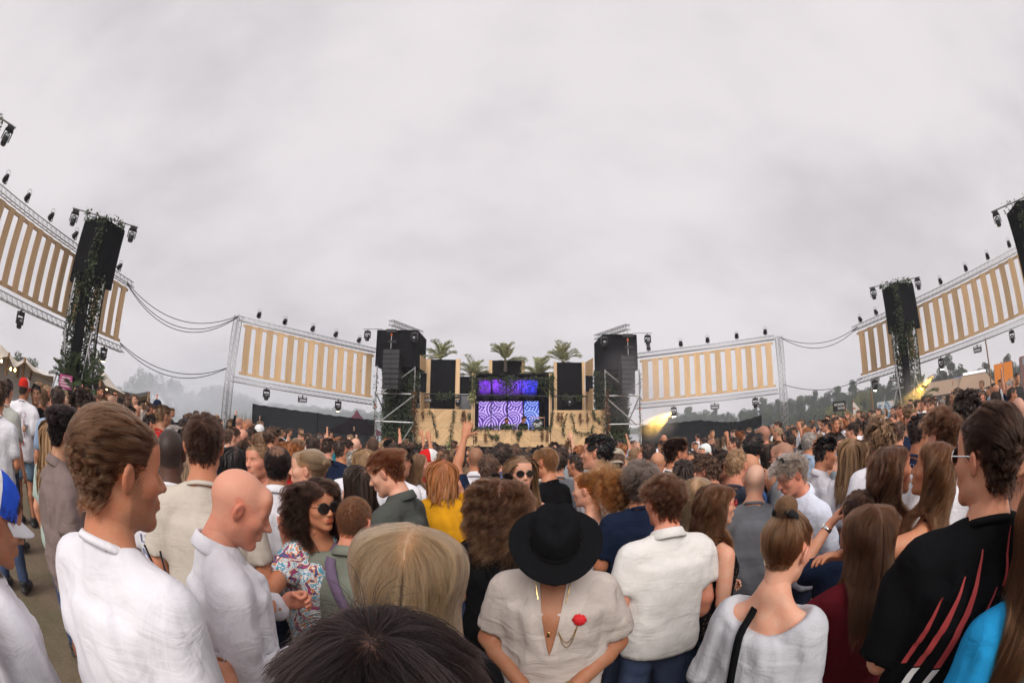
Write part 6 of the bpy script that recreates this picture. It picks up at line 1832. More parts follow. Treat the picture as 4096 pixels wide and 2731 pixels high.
for i, (px, py) in enumerate(((1692, 1642), (1850, 1642), (1858, 1642), (1904, 1720), (1942, 1720), (2168, 1720), (2188, 1720), (2232, 1645), (2246, 1645), (2322, 1650), (2350, 1648))):
    p = onY(px, py, YS - .2); ivy([tuple(p), (p.x, p.y, p.z - .2), (p.x + .01, p.y, p.z - .40)], 60, (.035, .03, .04), 'reddish brown dried fern hanging on the plank front %s' % ('left of the booth' if px < 1890 else 'under the booth' if px < 2200 else 'right of the booth'), 'dried ferns on the plank front', 'dry_fern', (.04, .09), .12, 'dried_fern', 'fern')
for px, py, lab in ((1888, 1575, 'small green hanging plant on the left booth post'), (1800, 1770, 'green fern at the foot of the left plank wall'), (2276, 1765, 'brown green fern at the foot of the right plank wall')):
    p = onY(px, py, YS - .3); ivy([tuple(p), (p.x, p.y, p.z - .2)], 170, (.07, .05, .10), lab, 'small hanging plants', 'palm_leaves' if px < 2000 else 'dry_fern', (.06, .14), .15, 'hanging_plant', 'plant')
# ------------------------------------------------------------------ towers round the arena (black cloth head on a leafy column)
def arena_tower(az, hd, ztop, where, hbox=1.75, wbox=1.5, rot=0):
    p = polar(az, hd); base = float(ground_z(p.x, p.y))
    t = empty('cloth_tower', (p.x, p.y, base), -math.radians(az + 8 + rot)); tag(t, 'leafy column with black cloth head ' + where, 'tower', 'leafy towers round the arena')
    H = ztop - base; zb0 = H - hbox; w = wbox / 2
    # cloth head: two tapered wings meeting at a central ridge towards the audience
    V = [(-w, .45, zb0), (0, -.25, zb0 - .05), (w, .45, zb0), (-w, .45, H), (0, -.25, H - .02), (w, .45, H), (-w, .75, zb0), (w, .75, zb0), (-w, .75, H), (w, .75, H)]
    MB().add(V, [(0, 1, 4, 3), (1, 2, 5, 4), (2, 7, 9, 5), (6, 0, 3, 8), (7, 6, 8, 9), (3, 4, 5, 9, 8), (6, 7, 2, 1, 0)]).build('cloth_head', MATS['black_scrim'], t)
    MB().box((0, -.16, zb0 / 2), (.30, .26, zb0)).build('cloth_column', MATS['black_scrim'], t)
    for s in (-1, 1):
        MB().tube((s * .55, .1, 0), (s * .5, .1, zb0), .028).build('standard', MATS['galvanised'], t)
        MB().tube((s * 1.15, -.5, 0), (s * .35, -.1, zb0 * .62), .028).build('outrigger', MATS['galvanised'], t); MB().tube((s * .55, .8, 0), (s * .5, .7, H - .1), .028).build('standard', MATS['black_metal'], t)
    for s in (-1, 1): MB().tube((s * .1, -.34, .2 + (s > 0) * .5), (s * .45, -.3, zb0 * .7), .026).build('brace', MATS['galvanised'], t)
    MB().tube((-.75, -.2, zb0 * .52), (.75, -.2, zb0 * .52), .028).build('ledger', MATS['galvanised'], t)
    MB().tube((-w - .45, -.2, H + .06), (w + .45, .1, H + .06), .026).build('top_pipe', MATS['galvanised'], t)
    rs = np.random.default_rng(int(abs(az) * 10)); n = 3600
    C = np.stack([rs.normal(0, .30, n), rs.uniform(-.1, .5, n), rs.uniform(.4, zb0 + .2, n)], 1); C[:, 0] = np.sign(C[:, 0]) * (np.abs(C[:, 0]) * .8 + .13); C[:, 0] = np.clip(C[:, 0], -.55, .55)
    V, Q, A = leaf_cards(C, rs.normal(0, 1, (n, 3)) + np.array([0, -.4, -.5]), rs.uniform(.07, .16, n), rs.uniform(.04, .09, n), rs)
    link('foliage', mk_mesh('foliage', V, Q, {'lv': A}, smooth=False, mats=[MATS['ivy_leaves']]), t)
    # ivy over the ridge and the top edge
    n = 900; zz = rs.uniform(0, 1, n); C = np.stack([rs.normal(0, .09, n), -.30 + rs.normal(0, .05, n), zb0 - 1.0 + zz * (hbox * .95 + 1.0)], 1); k = rs.random(n) < .4
    C[k] = np.stack([rs.uniform(-w, w, k.sum()), rs.uniform(-.2, .5, k.sum()), H + rs.normal(0, .08, k.sum())], 1)
    keep = rs.random(n) < np.clip(.35 + .65 * (np.sin(C[:, 2] * 3.1 + az) > -.2), 0, 1); C = C[keep]
    V, Q, A = leaf_cards(C, rs.normal(0, 1, (len(C), 3)) + np.array([0, -.5, -.6]), rs.uniform(.06, .14, len(C)), rs.uniform(.04, .09, len(C)), rs)
    link('ivy', mk_mesh('ivy', V, Q, {'lv': A}, smooth=False, mats=[MATS['ivy_leaves']]), t)
    Rz = Matrix.Rotation(-math.radians(az + 8 + rot), 4, 'Z')
    for x, y, lab in ((-w - .30, -.15, 'one end'), (w + .30, .08, 'the other end')):
        q = Matrix.Translation(t.location) @ Rz @ Vector((x, y, H + .02)); fixture('moving', tuple(q), az + 180, 'moving head light on top of the tower ' + where, 'moving heads on the leafy towers')
    MB2 = MB(); 
    for x0, x1 in ((-2.2, -.35), (-.35, 2.4)): MB2.box(((x0 + x1) / 2, -.75, .55), (x1 - x0, .05, 1.1))
    o = MB2.build('barrier_cloth', MATS['black_scrim'], t)
    return t
arena_tower(-57.3, 13.4, zel(19.4, 13.4), 'by the tents')
arena_tower(51.6, 18.6, zel(13.9, 18.6), 'by the yellow light beam')
arena_tower(73.0, 14.6, zel(18.4, 14.6), 'beside the thatched building panel', 2.6)
arena_tower(-82.5, 10.6, zel(24.5, 10.6), 'beyond the long panel by the tents')
for az, hd, w in ((-57.3, 13.0, 'beside the tower by the tents'), (-59.5, 13.1, 'on the tent side of the flower covered tower'), (51.6, 18.2, 'beside the tower in the yellow beam')):
    p = polar(az + 1.5, hd); palm((p.x, p.y, float(ground_z(p.x, p.y)) + 1.75), 1.0, 'dark green potted palm ' + w, 11, .8, 'palms at the leafy towers', 'palm_dark', 1.75)
# pink notice on the barrier
p = pix_at(263, 1527, 12.6); e = empty('notice_board', tuple(p), math.radians(57)); tag(e, 'small pink notice with white lines on the black barrier', 'sign')
simple('pink_print', (.62, .10, .30), .6); MB().box((0, 0, 0), (.40, .02, .34)).build('board', MATS['pink_print'], e)
for z, wv in ((.10, .26), (.03, .34), (-.03, .34), (-.10, .30)): MB().box((0, -.013, z), (wv, .004, .028)).build('text_line', MATS['sign_white'], e)

# ------------------------------------------------------------------ fences either side of the stage
def fence(pxs, pys, hd0, hd1, label, zlow):
    n = len(pxs); pts = []
    for i, (a, b) in enumerate(zip(pxs, pys)):
        hd = hd0 + (hd1 - hd0) * i / (n - 1); q = pix_at(a, b, hd); pts.append(q)
    t = empty('mesh_fence', (pts[0].x, pts[0].y, zlow)); tag(t, label, 'fence', 'black mesh fences beside the stage'); o = Vector(t.location)
    V = []; k = 24; top = []
    for i in range((n - 1) * k + 1):
        f = i / k; j = min(int(f), n - 2); u = f - j; p = pts[j].lerp(pts[j + 1], u); p = p + Vector((0, .04 * math.sin(i * .5), .015 * math.sin(i * .8))); top.append(p)
    for p in top: V += [tuple(p - o), (p.x - o.x, p.y - o.y + .02, 0)]
    m = len(top); Q = np.array([(2 * i, 2 * i + 1, 2 * i + 3, 2 * i + 2) for i in range(m - 1)])
    link('scrim', mk_mesh('scrim', np.array(V), Q, mats=[MATS['fence_scrim']]), t)
    L = (pts[-1] - pts[0]).length; c = 2
    for i in range(c + 1):
        p = top[int(i * (m - 1) / c)] - o; MB().tube((p.x, p.y + .05, 0), (p.x, p.y + .05, p.z + .02), .024).build('post', MATS['black_metal'], t)
    MB().path([tuple(p - o + Vector((0, .04, -.02))) for p in top[::6]], .016, 5).build('top_rail', MATS['black_metal'], t)
    return t
fence([1010, 1130, 1270, 1400, 1502], [1615, 1633, 1652, 1670, 1680], 17.4, 19.8, 'tall black mesh fence between the leaning mast and the left speaker tower', -.5)
fence([2570, 2700, 2800, 2900, 2960, 3046], [1703, 1690, 1680, 1688, 1685, 1660], 20.0, 20.9, 'tall black mesh fence sagging between the right speaker tower and the upright mast', -.5)
def barrier(pts, zt_, label, mat='black_scrim', cat='barrier', h=1.1, group='low barriers at the water side'):
    P = [Vector(p) for p in pts]; o = P[0]; t = empty('crowd_barrier', (o.x, o.y, o.z - h)); tag(t, label, cat, group)
    mb = MB()
    for a, b in zip(P[:-1], P[1:]):
        d = b - a; mb.box(tuple((a + b) / 2 - o + Vector((0, 0, h / 2))), ((d.xy).length, .06, h), rotm(0, 0, math.degrees(math.atan2(d.y, d.x))))
    mb.build('panel', MATS[mat], t)
    MB().path([tuple(p - o + Vector((0, 0, h + .03))) for p in P], .025, 6).build('rail', MATS['galvanised'], t)
barrier([pix_at(690, 1690, 18), pix_at(860, 1705, 18.3), pix_at(1010, 1740, 18.6)], 0, 'low black barrier along the water left of the stage')
barrier([pix_at(3050, 1742, 20.8), pix_at(3190, 1730, 20.8)], 0, 'low black barrier with white rim below the upright mast')
barrier([pix_at(3190, 1735, 21.5), pix_at(3330, 1715, 21.5), pix_at(3480, 1690, 21.5)], 0, 'low wooden screen along the water right of the upright mast', 'post_wood')
# burgundy pagoda tent peak behind the left fence
simple('burgundy', (.12, .03, .05), .8, 0, .1, 4)
p = pix_at(1428, 1640, 24.0); e = empty('pagoda_tent', (p.x, p.y, float(ground_z(p.x, p.y)))); tag(e, 'dark red pointed pagoda tent behind the black fence', 'tent'); H = p.z - e.location.z
MB().lathe([(1.9, 0), (1.25, .25), (.6, .62), (.2, .98), (.03, 1.25)], (0, 0, H - 1.25), 8, None, False).build('roof', MATS['burgundy'], e, smooth=True)
for a in range(4): MB().tube((1.3 * math.cos(a * 1.571 + .78), 1.3 * math.sin(a * 1.571 + .78), 0), (1.3 * math.cos(a * 1.571 + .78), 1.3 * math.sin(a * 1.571 + .78), H - 1.15), .04).build('leg', MATS['galvanised'], e)

# ------------------------------------------------------------------ stretch tents on the left
def stretch_tent(peaks, rim, label, mat='canvas', poles=(), bulbs=(), wall=None):
    """peaks: list of Vectors (pole tops), rim: list of Vectors (front edge), cloth drawn as a grid between rim and back"""
    c = rim[0]; t = empty('stretch_tent', (c.x, c.y, float(ground_z(c.x, c.y)))); tag(t, label, 'tent', 'beige stretch tents'); o = Vector(t.location)
    n = 40; m = 12; V = []
    rp = []
    for i in range(n + 1):
        f = i / n * (len(rim) - 1); j = min(int(f), len(rim) - 2); rp.append(rim[j].lerp(rim[j + 1], f - j))
    for i, p in enumerate(rp):
        back = Vector((p.x * 1.28, p.y * 1.28, p.z - .3))
        for j in range(m + 1):
            u = j / m; q = p.lerp(back, u)
            z = q.z
            for pk, pw in peaks:
                d = math.hypot(q.x - pk.x, q.y - pk.y); z = max(z, pk.z - d * pw * (1 - .10 * min(d, 3.5))) if d < 6 else z
            V.append((q.x - o.x, q.y - o.y, z - o.z))
    Q = np.array([(i * (m + 1) + j, i * (m + 1) + j + 1, (i + 1) * (m + 1) + j + 1, (i + 1) * (m + 1) + j) for i in range(n) for j in range(m)])
    link('canopy', mk_mesh('canopy', np.array(V), Q, mats=[MATS[mat]]), t)
    for a, b in poles: MB().tube(a - o, b - o, .055, .05, 8).build('pole', MATS['post_wood'], t)
    if wall:
        V = [];
        for p in rp: 
            q = Vector((p.x * 1.16, p.y * 1.16, 0)); V += [(q.x - o.x, q.y - o.y, p.z - o.z + .2), (q.x - o.x, q.y - o.y, -.3)]
        link('back_wall', mk_mesh('bw', np.array(V), np.array([(2 * i, 2 * i + 1, 2 * i + 3, 2 * i + 2) for i in range(n)]), mats=[MATS[wall]]), t)
    for b in bulbs: 
        k = MB().lathe([(.012, .05), (.045, .0), (.001, -.05)], (0, 0, 0), 8, None, False).build('bulb', MATS['bulb_warm'], t, smooth=True); k.location = b - o
    return t
A = pix_at
simple('tent_inside', (.10, .10, .105), .9)
stretch_tent([(A(0, 1372, 17.5), .55), (A(37, 1412, 17), .55), (A(100, 1433, 17), .5)], [A(-120, 1400, 16.5), A(0, 1435, 16), A(15, 1427, 16), A(37, 1425, 16), A(55, 1470, 15.7), A(75, 1462, 15.7), A(100, 1445, 15.7), A(135, 1485, 15.5), A(180, 1500, 15.2), A(215, 1505, 15)], 'long beige stretch tent with wooden poles beside the black barrier',
             poles=[(A(23, 1500, 16.3), A(37, 1410, 16.3)), (A(90, 1512, 16.0), A(101, 1430, 16.0)), (A(70, 1510, 16.8), A(76, 1468, 16.8)), (A(118, 1520, 16.2), A(126, 1485, 16.2))], bulbs=[A(6, 1444, 15.6), A(43, 1476, 15.4), A(60, 1480, 15.4)], wall='canvas_white')
stretch_tent([(A(419, 1487, 21), .9), (A(400, 1500, 20), .5)], [A(318, 1522, 19.5), A(350, 1520, 19.5), A(400, 1500, 19.2), A(430, 1560, 19.2), A(500, 1582, 19.4), A(545, 1590, 19.6), A(592, 1578, 19.8), A(600, 1612, 20)], 'beige stretch tent with a pointed peak and string of bulbs by the lake',
             poles=[(A(399, 1560, 19.0), A(401, 1498, 19.0)), (A(585, 1645, 19.5), A(597, 1566, 19.5)), (A(671, 1668, 20), A(671, 1634, 20))], bulbs=[A(426, 1560, 18.9), A(530, 1604, 18.9), A(583, 1617, 19.2), A(610, 1626, 19.5), A(635, 1634, 19.7), A(652, 1636, 19.9), A(668, 1632, 20)], wall='tent_inside')
cable(A(585, 1612, 19.4), A(671, 1636, 20), .06, 'string light cable from the pointed tent to a wooden post', 'string light cables', .012)

# ------------------------------------------------------------------ right bank: thatched building, bar container, signs
wood_mat('thatch', (.26, .165, .10), (.40, .27, .175), knots=False, axis_scale=(30, 30, 2))
simple('slate_wall', (.13, .14, .155), .8, 0, .25, 3)
D = 62.0
e0 = A(3840, 1600, D); e = empty('thatched_building', (e0.x, e0.y, -.3)); tag(e, 'long low building with a broad brown thatched roof', 'building'); o = Vector(e.location)
def PV(px, py, d): return tuple(A(px, py, d) - o)
eL, eM, eR = PV(3676, 1592, D), PV(3850, 1566, D - 2), PV(3992, 1541, D - 1); rL, rM, rR = PV(3712, 1531, D + 7), PV(3835, 1510, D + 6), PV(3940, 1486, D + 6); v1 = PV(3828, 1568, D - 1); kp = PV(3850, 1503, D + 4); bL, bR = PV(3700, 1585, D + 14), PV(3985, 1545, D + 14); 
def vadd(p, z): return (p[0], p[1], p[2] + z)
MB().add([eL, v1, eR, rL, rM, rR, bL, bR, kp], [(0, 1, 4, 3), (1, 2, 5, 8), (1, 8, 4), (2, 7, 5), (0, 3, 6), (3, 4, 5, 7, 6)]).build('roof', MATS['thatch'], e)
MB().path([kp, rR], .35, 6).build('ridge', MATS['aluminium'], e)
simple('blue_skylight', (.06, .14, .36), .3); MB().add([PV(3808, 1514, D + 5), PV(3850, 1502, D + 5), PV(3846, 1506, D + 4.8), PV(3818, 1514, D + 4.8)], [(0, 1, 2, 3)]).build('skylight', MATS['blue_skylight'], e)
V = [vadd(eL, -.1), vadd(v1, -.1), vadd(eR, -.1)]; V = [(x * 1.0, y + 1.5, z) for x, y, z in V]
MB().add(V + [(x, y, -.2) for x, y, z in V], [(0, 1, 4, 3), (1, 2, 5, 4)]).build('wall', MATS['slate_wall'], e)
simple('white_band', (.62, .61, .60), .6); simple('container_brown', (.20, .15, .125), .8, 0, .15, 3)
def strip(parent, o, pa, pb, d0, d1, h, mat, name, z_off=0, th=.1):
    a = A(*pa, d0) - o; b = A(*pb, d1) - o; dv = b - a; L = dv.xy.length
    q = MB().box((0, 0, 0), (L, th, h)).build(name, MATS[mat], parent); q.location = (a + b) / 2 + Vector((0, 0, -h / 2 + z_off)); q.rotation_euler = (0, -math.asin(dv.z / dv.length), math.atan2(dv.y, dv.x)); return q
c0 = A(3820, 1660, 33); e = empty('bar_container', (c0.x, c0.y, 0)); tag(e, 'long brown bar front with a white rim and white capital lettering', 'bar stand'); o = Vector(e.location)
b1 = strip(e, o, (3662, 1634), (3975, 1560), 31, 36, 1.6, 'container_brown', 'front', 0, .3); strip(e, o, (3660, 1629), (3978, 1555), 31, 36, .16, 'white_band', 'rim', .05, .5)
a = A(3675, 1652, 31) - o; b = A(3965, 1583, 36) - o; ang = math.atan2(b.y - a.y, b.x - a.x); tilt = -math.asin((b - a).z / (b - a).length)
def on_bar(f): p = a.lerp(b, f); nrm_ = Vector((math.sin(ang), -math.cos(ang), 0)); return p + nrm_ * .17
for txt, f, sz, dz in (('SAMME', .10, .42, .02), ('HET BESTE VAN NEDERLANDSE BODEM', .62, .34, .10), ('ZEE', .60, .34, -.28)):
    q = text_mesh(txt, sz, MATS['sign_white'], e, tuple(on_bar(f) + Vector((0, 0, dz))), Euler((math.pi / 2, 0, ang))); q.rotation_euler = (Matrix.Rotation(ang, 3, 'Z') @ Matrix.Rotation(tilt, 3, 'Y') @ Matrix.Rotation(math.pi / 2, 3, 'X')).to_euler()
q = MB().lathe([(.001, 0), (.34, 0)], (0, 0, 0), 20, None, False).build('round_emblem', MATS['sign_white'], e); q.location = on_bar(.30) + Vector((0, 0, -.1)); q.rotation_euler = (math.pi / 2, 0, ang)
# terrace rail / white kiosk on the bank
c0 = A(3960, 1575, 40); e = empty('white_kiosk', (c0.x, c0.y, .2)); tag(e, 'low white kiosk with a railing in front of the thatched building', 'kiosk'); o = Vector(e.location)
strip(e, o, (3915, 1575), (4010, 1548), 40, 42, 1.1, 'canvas_white', 'front', 0, 1.5); strip(e, o, (3912, 1562), (3960, 1552), 39.5, 40, .08, 'white_band', 'rail', 0, .06)
simple('orange_paint', (.80, .24, .015), .6, 0, .06, 3)
c0 = A(4015, 1497, 44); e = empty('orange_billboard', (c0.x, c0.y, 0)); tag(e, 'plain orange board on two posts beyond the thatched building', 'billboard'); o = Vector(e.location); z = c0.z
for sx in (-.55, .55): q = MB().box((sx, 0, z), (1.02 if sx < 0 else 1.0, .06, 1.9)).build('panel', MATS['orange_paint'], e)
for sx in (-1.0, .04, 1.0): MB().tube((sx, .08, 0), (sx, .08, z + .95), .05).build('post', MATS['galvanised'], e)
e.rotation_euler = (0, 0, -math.radians(62))
# far brick block on the rise
simple('brick_red', (.20, .075, .055), .9, 0, .2, 6); simple('pane_grey', (.30, .32, .35), .3)
c0 = A(4085, 1430, 95); e = empty('brick_building', (c0.x, c0.y, 0), -math.radians(66)); tag(e, 'red brick block rising above the trees at the right', 'building'); z = c0.z
MB().box((5, 0, z / 2), (11, 8, z)).build('wall', MATS['brick_red'], e); MB().box((7, 0, z + 1.0), (7, 8, 2)).build('wall', MATS['brick_red'], e); MB().box((8, 0, z + 2.6), (4, 5, 1.2)).build('roof_house', MATS['burgundy'], e)
for i in range(5): MB().box((.8 + i * 2.1, -4.02, z - .9), (1.5, .06, 1.1)).build('window', MATS['pane_grey'], e)
# tall thin pole, lamp posts, food stand, banner
def pole(pt, pb, d, r, label, mat='post_wood', name='pole'):
    a = A(*pb, d); b = A(*pt, d); a.z = float(site_z(a.x, a.y)); q = MB().tube(a, b, r, n=8).build(name, MATS[mat]); tag(q, label, 'pole', 'poles on the right bank')
pole((3940, 1350), (3972, 1590), 26, .045, 'tall thin reddish pole in front of the thatched roof'); pole((3484, 1560), (3498, 1720), 24, .05, 'rust brown pole under the panel by the thatched building')
c0 = A(3380, 1730, 25); e = empty('food_stand', (c0.x, c0.y, float(ground_z(c0.x, c0.y))), -math.radians(42)); tag(e, 'dark food stand with a sign board and orange lit counter', 'stand'); z0 = A(3380, 1680, 25).z - e.location.z
MB().box((0, 0, z0 / 2), (2.6, 1.6, z0)).build('body', MATS['grey_panel'], e); MB().box((0, -.5, z0 + .06), (2.8, 2.2, .10)).build('roof', MATS['black_metal'], e)
MB().box((-.3, 0, z0 + .75), (.75, .06, .5)).build('sign_board', MATS['black_metal'], e); [MB().tube((x, .03, z0), (x, .03, z0 + .6), .03).build('sign_leg', MATS['black_metal'], e) for x in (-.55, -.1)]
text_mesh('KOKEN', .17, MATS['sign_white'], e, (-.3, -.036, z0 + .83), (math.pi / 2, 0, 0)); text_mesh('DOG', .17, MATS['sign_white'], e, (-.2, -.036, z0 + .64), (math.pi / 2, 0, 0))
MB().box((1.35, -.3, z0 * .62), (.35, .3, .7)).build('counter', MATS['orange_paint'], e)
for x in (1.0, 1.25, 1.75): q = MB().lathe([(.012, .05), (.05, .0), (.001, -.05)], (x, -.75, z0 * .86), 8, None, False).build('bulb', MATS['bulb_warm'], e)
c0 = A(3412, 1660, 25.5); e = empty('feather_flag', (c0.x, c0.y, float(ground_z(c0.x, c0.y))), -math.radians(43)); tag(e, 'tall narrow beach flag with rusty pattern beside the food stand', 'flag'); z1 = A(3408, 1602, 25.5).z - e.location.z
mk_cloth('flag_print', pat_blobs(3, [(0, (.66, .60, .55)), (.50, (.45, .13, .06)), (.58, (.66, .60, .55))], 1.0))
MB().add([(0, 0, .9), (.45, 0, .9), (.42, .02, z1 * .8), (.0, 0, z1), (0, .01, .9), (.45, .01, .9), (.42, .03, z1 * .8), (0, .01, z1)], [(0, 1, 2, 3), (7, 6, 5, 4), (1, 5, 6, 2), (2, 6, 7, 3)]).build('banner', MATS['flag_print'], e).color = (.66, .6, .55, 1); MB().tube((-.02, 0, 0), (-.02, 0, z1), .02).build('flag_pole', MATS['black_metal'], e)
mk_cloth('poster_print', pat_blobs(1.6, [(0, (.62, .63, .64)), (.50, (.20, .30, .42)), (.60, (.62, .63, .64))], 1.5))
c0 = A(3542, 1640, 24); e = empty('poster_board', (c0.x, c0.y, c0.z), -math.radians(48)); tag(e, 'white poster board with a blue drawing left of the tower in the beam', 'poster'); MB().box((0, 0, 0), (.95, .04, .85)).build('board', MATS['poster_print'], e).color = (.6, .6, .6, 1); [MB().tube((x, .04, -1.8), (x, .04, .4), .025).build('leg', MATS['galvanised'], e) for x in (-.45, .45)]
# ------------------------------------------------------------------ the people nearest the camera, one by one
WHITE = (.74, .73, .77); OFFW = (.70, .67, .62); BLACK = (.006, .006, .007); NAVY = (.011, .018, .042); GREY = (.13, .135, .15); BEIGE = (.50, .43, .345)
JEANS = (.045, .075, .15); DKJ = (.02, .026, .045); KHAKI = (.30, .25, .18); BLK = (.014, .014, .016)
H = person
# tee with a hanging pair of glasses at the collar
def A_hung_glasses(o, M, J):
    mb = MB(); up = J['up']
    for s in (-1, 1):
        mb.path([up((s * .012 + s * .028 * (1 - math.cos(a)), .150 + .012 * math.sin(a), 1.385 - .02 - .032 * math.sin(a) + (-.01))) for a in np.linspace(0, 3.14, 9)], .003, 5)
        mb.path([up((s * .012, .150, 1.37)), up((s * .03, .118, 1.47))], .003, 5)
    mb.build('hanging_sunglasses', MATS['black_plastic'], o)
def front_y(o, y=1):
    tp = [c for c in o.children if c.name.split('.')[0] in ('tshirt', 'shirt')][0]
    co = np.empty(len(tp.data.vertices) * 3, F32); tp.data.vertices.foreach_get('co', co); co = co.reshape(-1, 3)
    def f(x, z, out=.006):
        s_ = co[np.abs(co[:, 0] - x) + np.abs(co[:, 2] - z) < .05]
        if len(s_) == 0: return .13 * y
        m = (s_[:, 1] * y); s_ = s_[m > m.max() - .05]; d2 = (s_[:, 0] - x) ** 2 + (s_[:, 2] - z) ** 2; k = np.argsort(d2)[:5]; w_ = 1 / (d2[k] + 1e-6)
        return float((s_[k, 1] * w_).sum() / w_.sum()) + y * out
    return f
def A_flower(o, M, J):
    fy = front_y(o); rs = np.random.default_rng(2); x0, z0 = -.105, 1.335; y0 = fy(x0, z0); mb = MB()
    for i in range(60):
        a = i * 2.4; r = .0030 * i ** .5; c = np.array([x0 + r * math.cos(a), y0 + .016 - .00022 * i, z0 + r * math.sin(a)]); mb.lathe([(.002, -.004), (.0065, .0), (.002, .005)], c, 6, rotm(90 + rs.uniform(-50, 50), 0, math.degrees(a)))
    simple('red_silk', (.62, .012, .018), .5); f = mb.build('fabric_rose', MATS['red_silk'], o, smooth=True)
    for dp in (.10, .075): MB().path([(x0 + .075 * t, fy(x0 + .075 * t, z0 - dp * math.sin(math.pi * t) - .05 * t, .008), z0 - dp * math.sin(math.pi * t) - .05 * t) for t in np.linspace(0, 1, 14)], .0016, 5).build('chain', MATS['gold'], f)
def A_open_chest(o, M, J):
    """open shirt front: skin of the chest between the two front edges"""
    fy = front_y(o); V = []; n = 12
    for i in range(n):
        t = i / (n - 1); z = 1.475 - .30 * t; w = .050 * (1 - t) ** .8 + .002
        for k in (-1, -.5, 0, .5, 1): V.append((w * k, fy(w * k, z, .004 + .004 * (1 - abs(k))), z))
    Q = [(5 * i + k, 5 * i + k + 1, 5 * i + 6 + k, 5 * i + 5 + k) for i in range(n - 1) for k in range(4)]
    c = MB().add(V, Q).build('bare_chest', MATS['skin'], o, smooth=True); c.color = o.color; c['hair_tint'] = [0.03, .02, .01]
    for s in (-1, 1):
        E_ = [np.array(V[5 * i + (0 if s < 0 else 4)]) for i in range(n)]; W_ = [tuple(p + np.array([s * k * .011, .005 - .003 * k, 0])) for p in E_ for k in (0, 1, 2)]
        g = MB().add(W_, [(3 * i + k, 3 * i + k + 1, 3 * i + 4 + k, 3 * i + 3 + k) for i in range(n - 1) for k in (0, 1)]).build('placket', MATS['linen'], o, smooth=True); g.color = (.6, .55, .5, 1)
def fedora(o, M, J):
    mb = MB(); n = 40; prof = [(.100, .02), (.099, .05), (.095, .090), (.090, .122), (.074, .138), (.040, .134), (.012, .126)]
    t = np.arange(n) * 2 * np.pi / n; P = []; fs = []
    for r, z in prof:
        for a in t:
            x = r * .90 * math.cos(a); y = r * 1.12 * math.sin(a) - .008
            dent = -.022 * math.exp(-(x / .022) ** 2) * (z > .10) - .018 * (math.exp(-((abs(x) - .055) / .020) ** 2) * math.exp(-((y - .062) / .035) ** 2)) * (z > .07)
            pin = 1 - .20 * math.exp(-((y - .075) / .035) ** 2) * max(0, (z - .05) / .07)
            P.append((x * pin, y, z + dent + .012 * (y < 0) * (z > .1)))
    for k in range(len(prof) - 1): fs += [(k * n + i, k * n + (i + 1) % n, (k + 1) * n + (i + 1) % n, (k + 1) * n + i) for i in range(n)]
    fs.append(tuple(range((len(prof) - 1) * n, len(prof) * n)))
    felt = simple('black_felt', (.007, .007, .008), 1.0, 0, .15, 60, .05)
    h = mb.add(P, fs).build('fedora_hat', felt, o, smooth=True); h.matrix_local = M @ Matrix.Translation((0, 0, .022))
    b = MB(); P = []; fs = []
    rr = [(.098, .024), (.120, .020), (.150, .019), (.180, .024), (.181, .0215), (.150, .0155), (.120, .016), (.097, .018)]
    for r, z in rr:
        for a in t: P.append((r * .93 * math.cos(a), r * 1.03 * math.sin(a) - .006, z + .016 * math.cos(2 * a) * ((r - .09) / .09) ** 2 - .008 * math.sin(a) * ((r - .09) / .09)))
    for k in range(len(rr) - 1): fs += [(k * n + i, k * n + (i + 1) % n, (k + 1) * n + (i + 1) % n, (k + 1) * n + i) for i in range(n)]
    b.add(P, fs).build('brim', felt, h, smooth=True)
    MB().add([(r * .905 * math.cos(a), r * 1.125 * math.sin(a) - .008, z) for r, z in ((.1015, .026), (.1010, .046)) for a in t], [(i, (i + 1) % n, n + (i + 1) % n, n + i) for i in range(n)]).build('hat_band', MATS['black_plastic'], h)
def A_scrunchie(o, M, J):
    mb = MB(); c = np.array([0, -.060, .122]); pts = []
    for i in range(33):
        a = i / 32 * 6.283; w = 1 + .18 * math.sin(i * 3.1); pts.append(np.array([.040 * math.cos(a) * w, -.058 + .030 * math.sin(a) * w, .124 - .018 * math.sin(a)]))
    mb.path(pts, .0125, 7); s = mb.build('scrunchie', simple('black_velvet', (.008, .008, .009), .95), o, smooth=True); s.matrix_local = M
def A_phone(s, off=(0, .03, .07)):
    def f(o, M, J):
        p, R = hand_frame(J, s); c = p + R @ np.array([(-.02 if s > 0 else .02), off[1], off[2]]); e = bpy.data.objects.new('phone_x', None)
        b = MB().box((0, 0, 0), (.076, .009, .155)).build('smartphone', MATS['silver']); b.matrix_world = o.matrix_basis @ (Matrix.Translation(Vector(c)) @ (Matrix([list(r) for r in R]).to_4x4()) @ Matrix.Rotation(math.radians(18), 4, 'X'))
        tag(b, 'dark smartphone in the hand of the woman in dark red', 'phone')
        simple('phone_screen', (.05, .055, .07), .05); MB().box((0, .0056, 0), (.068, .002, .144)).build('screen', MATS['phone_screen'], b)
    return f
def A_cup(s, label, fill=False, roll=0):
    def f(o, M, J):
        p, R = hand_frame(J, s); c = p + R @ np.array([0, .045, .075])
        mw = o.matrix_basis @ Matrix.Translation(Vector(c) - Vector((0, 0, .055))); loc = mw.translation
        q = cup(None, Matrix.Translation(loc), fill); tag(q, label, 'cup', 'plastic cups in hands')
    return f
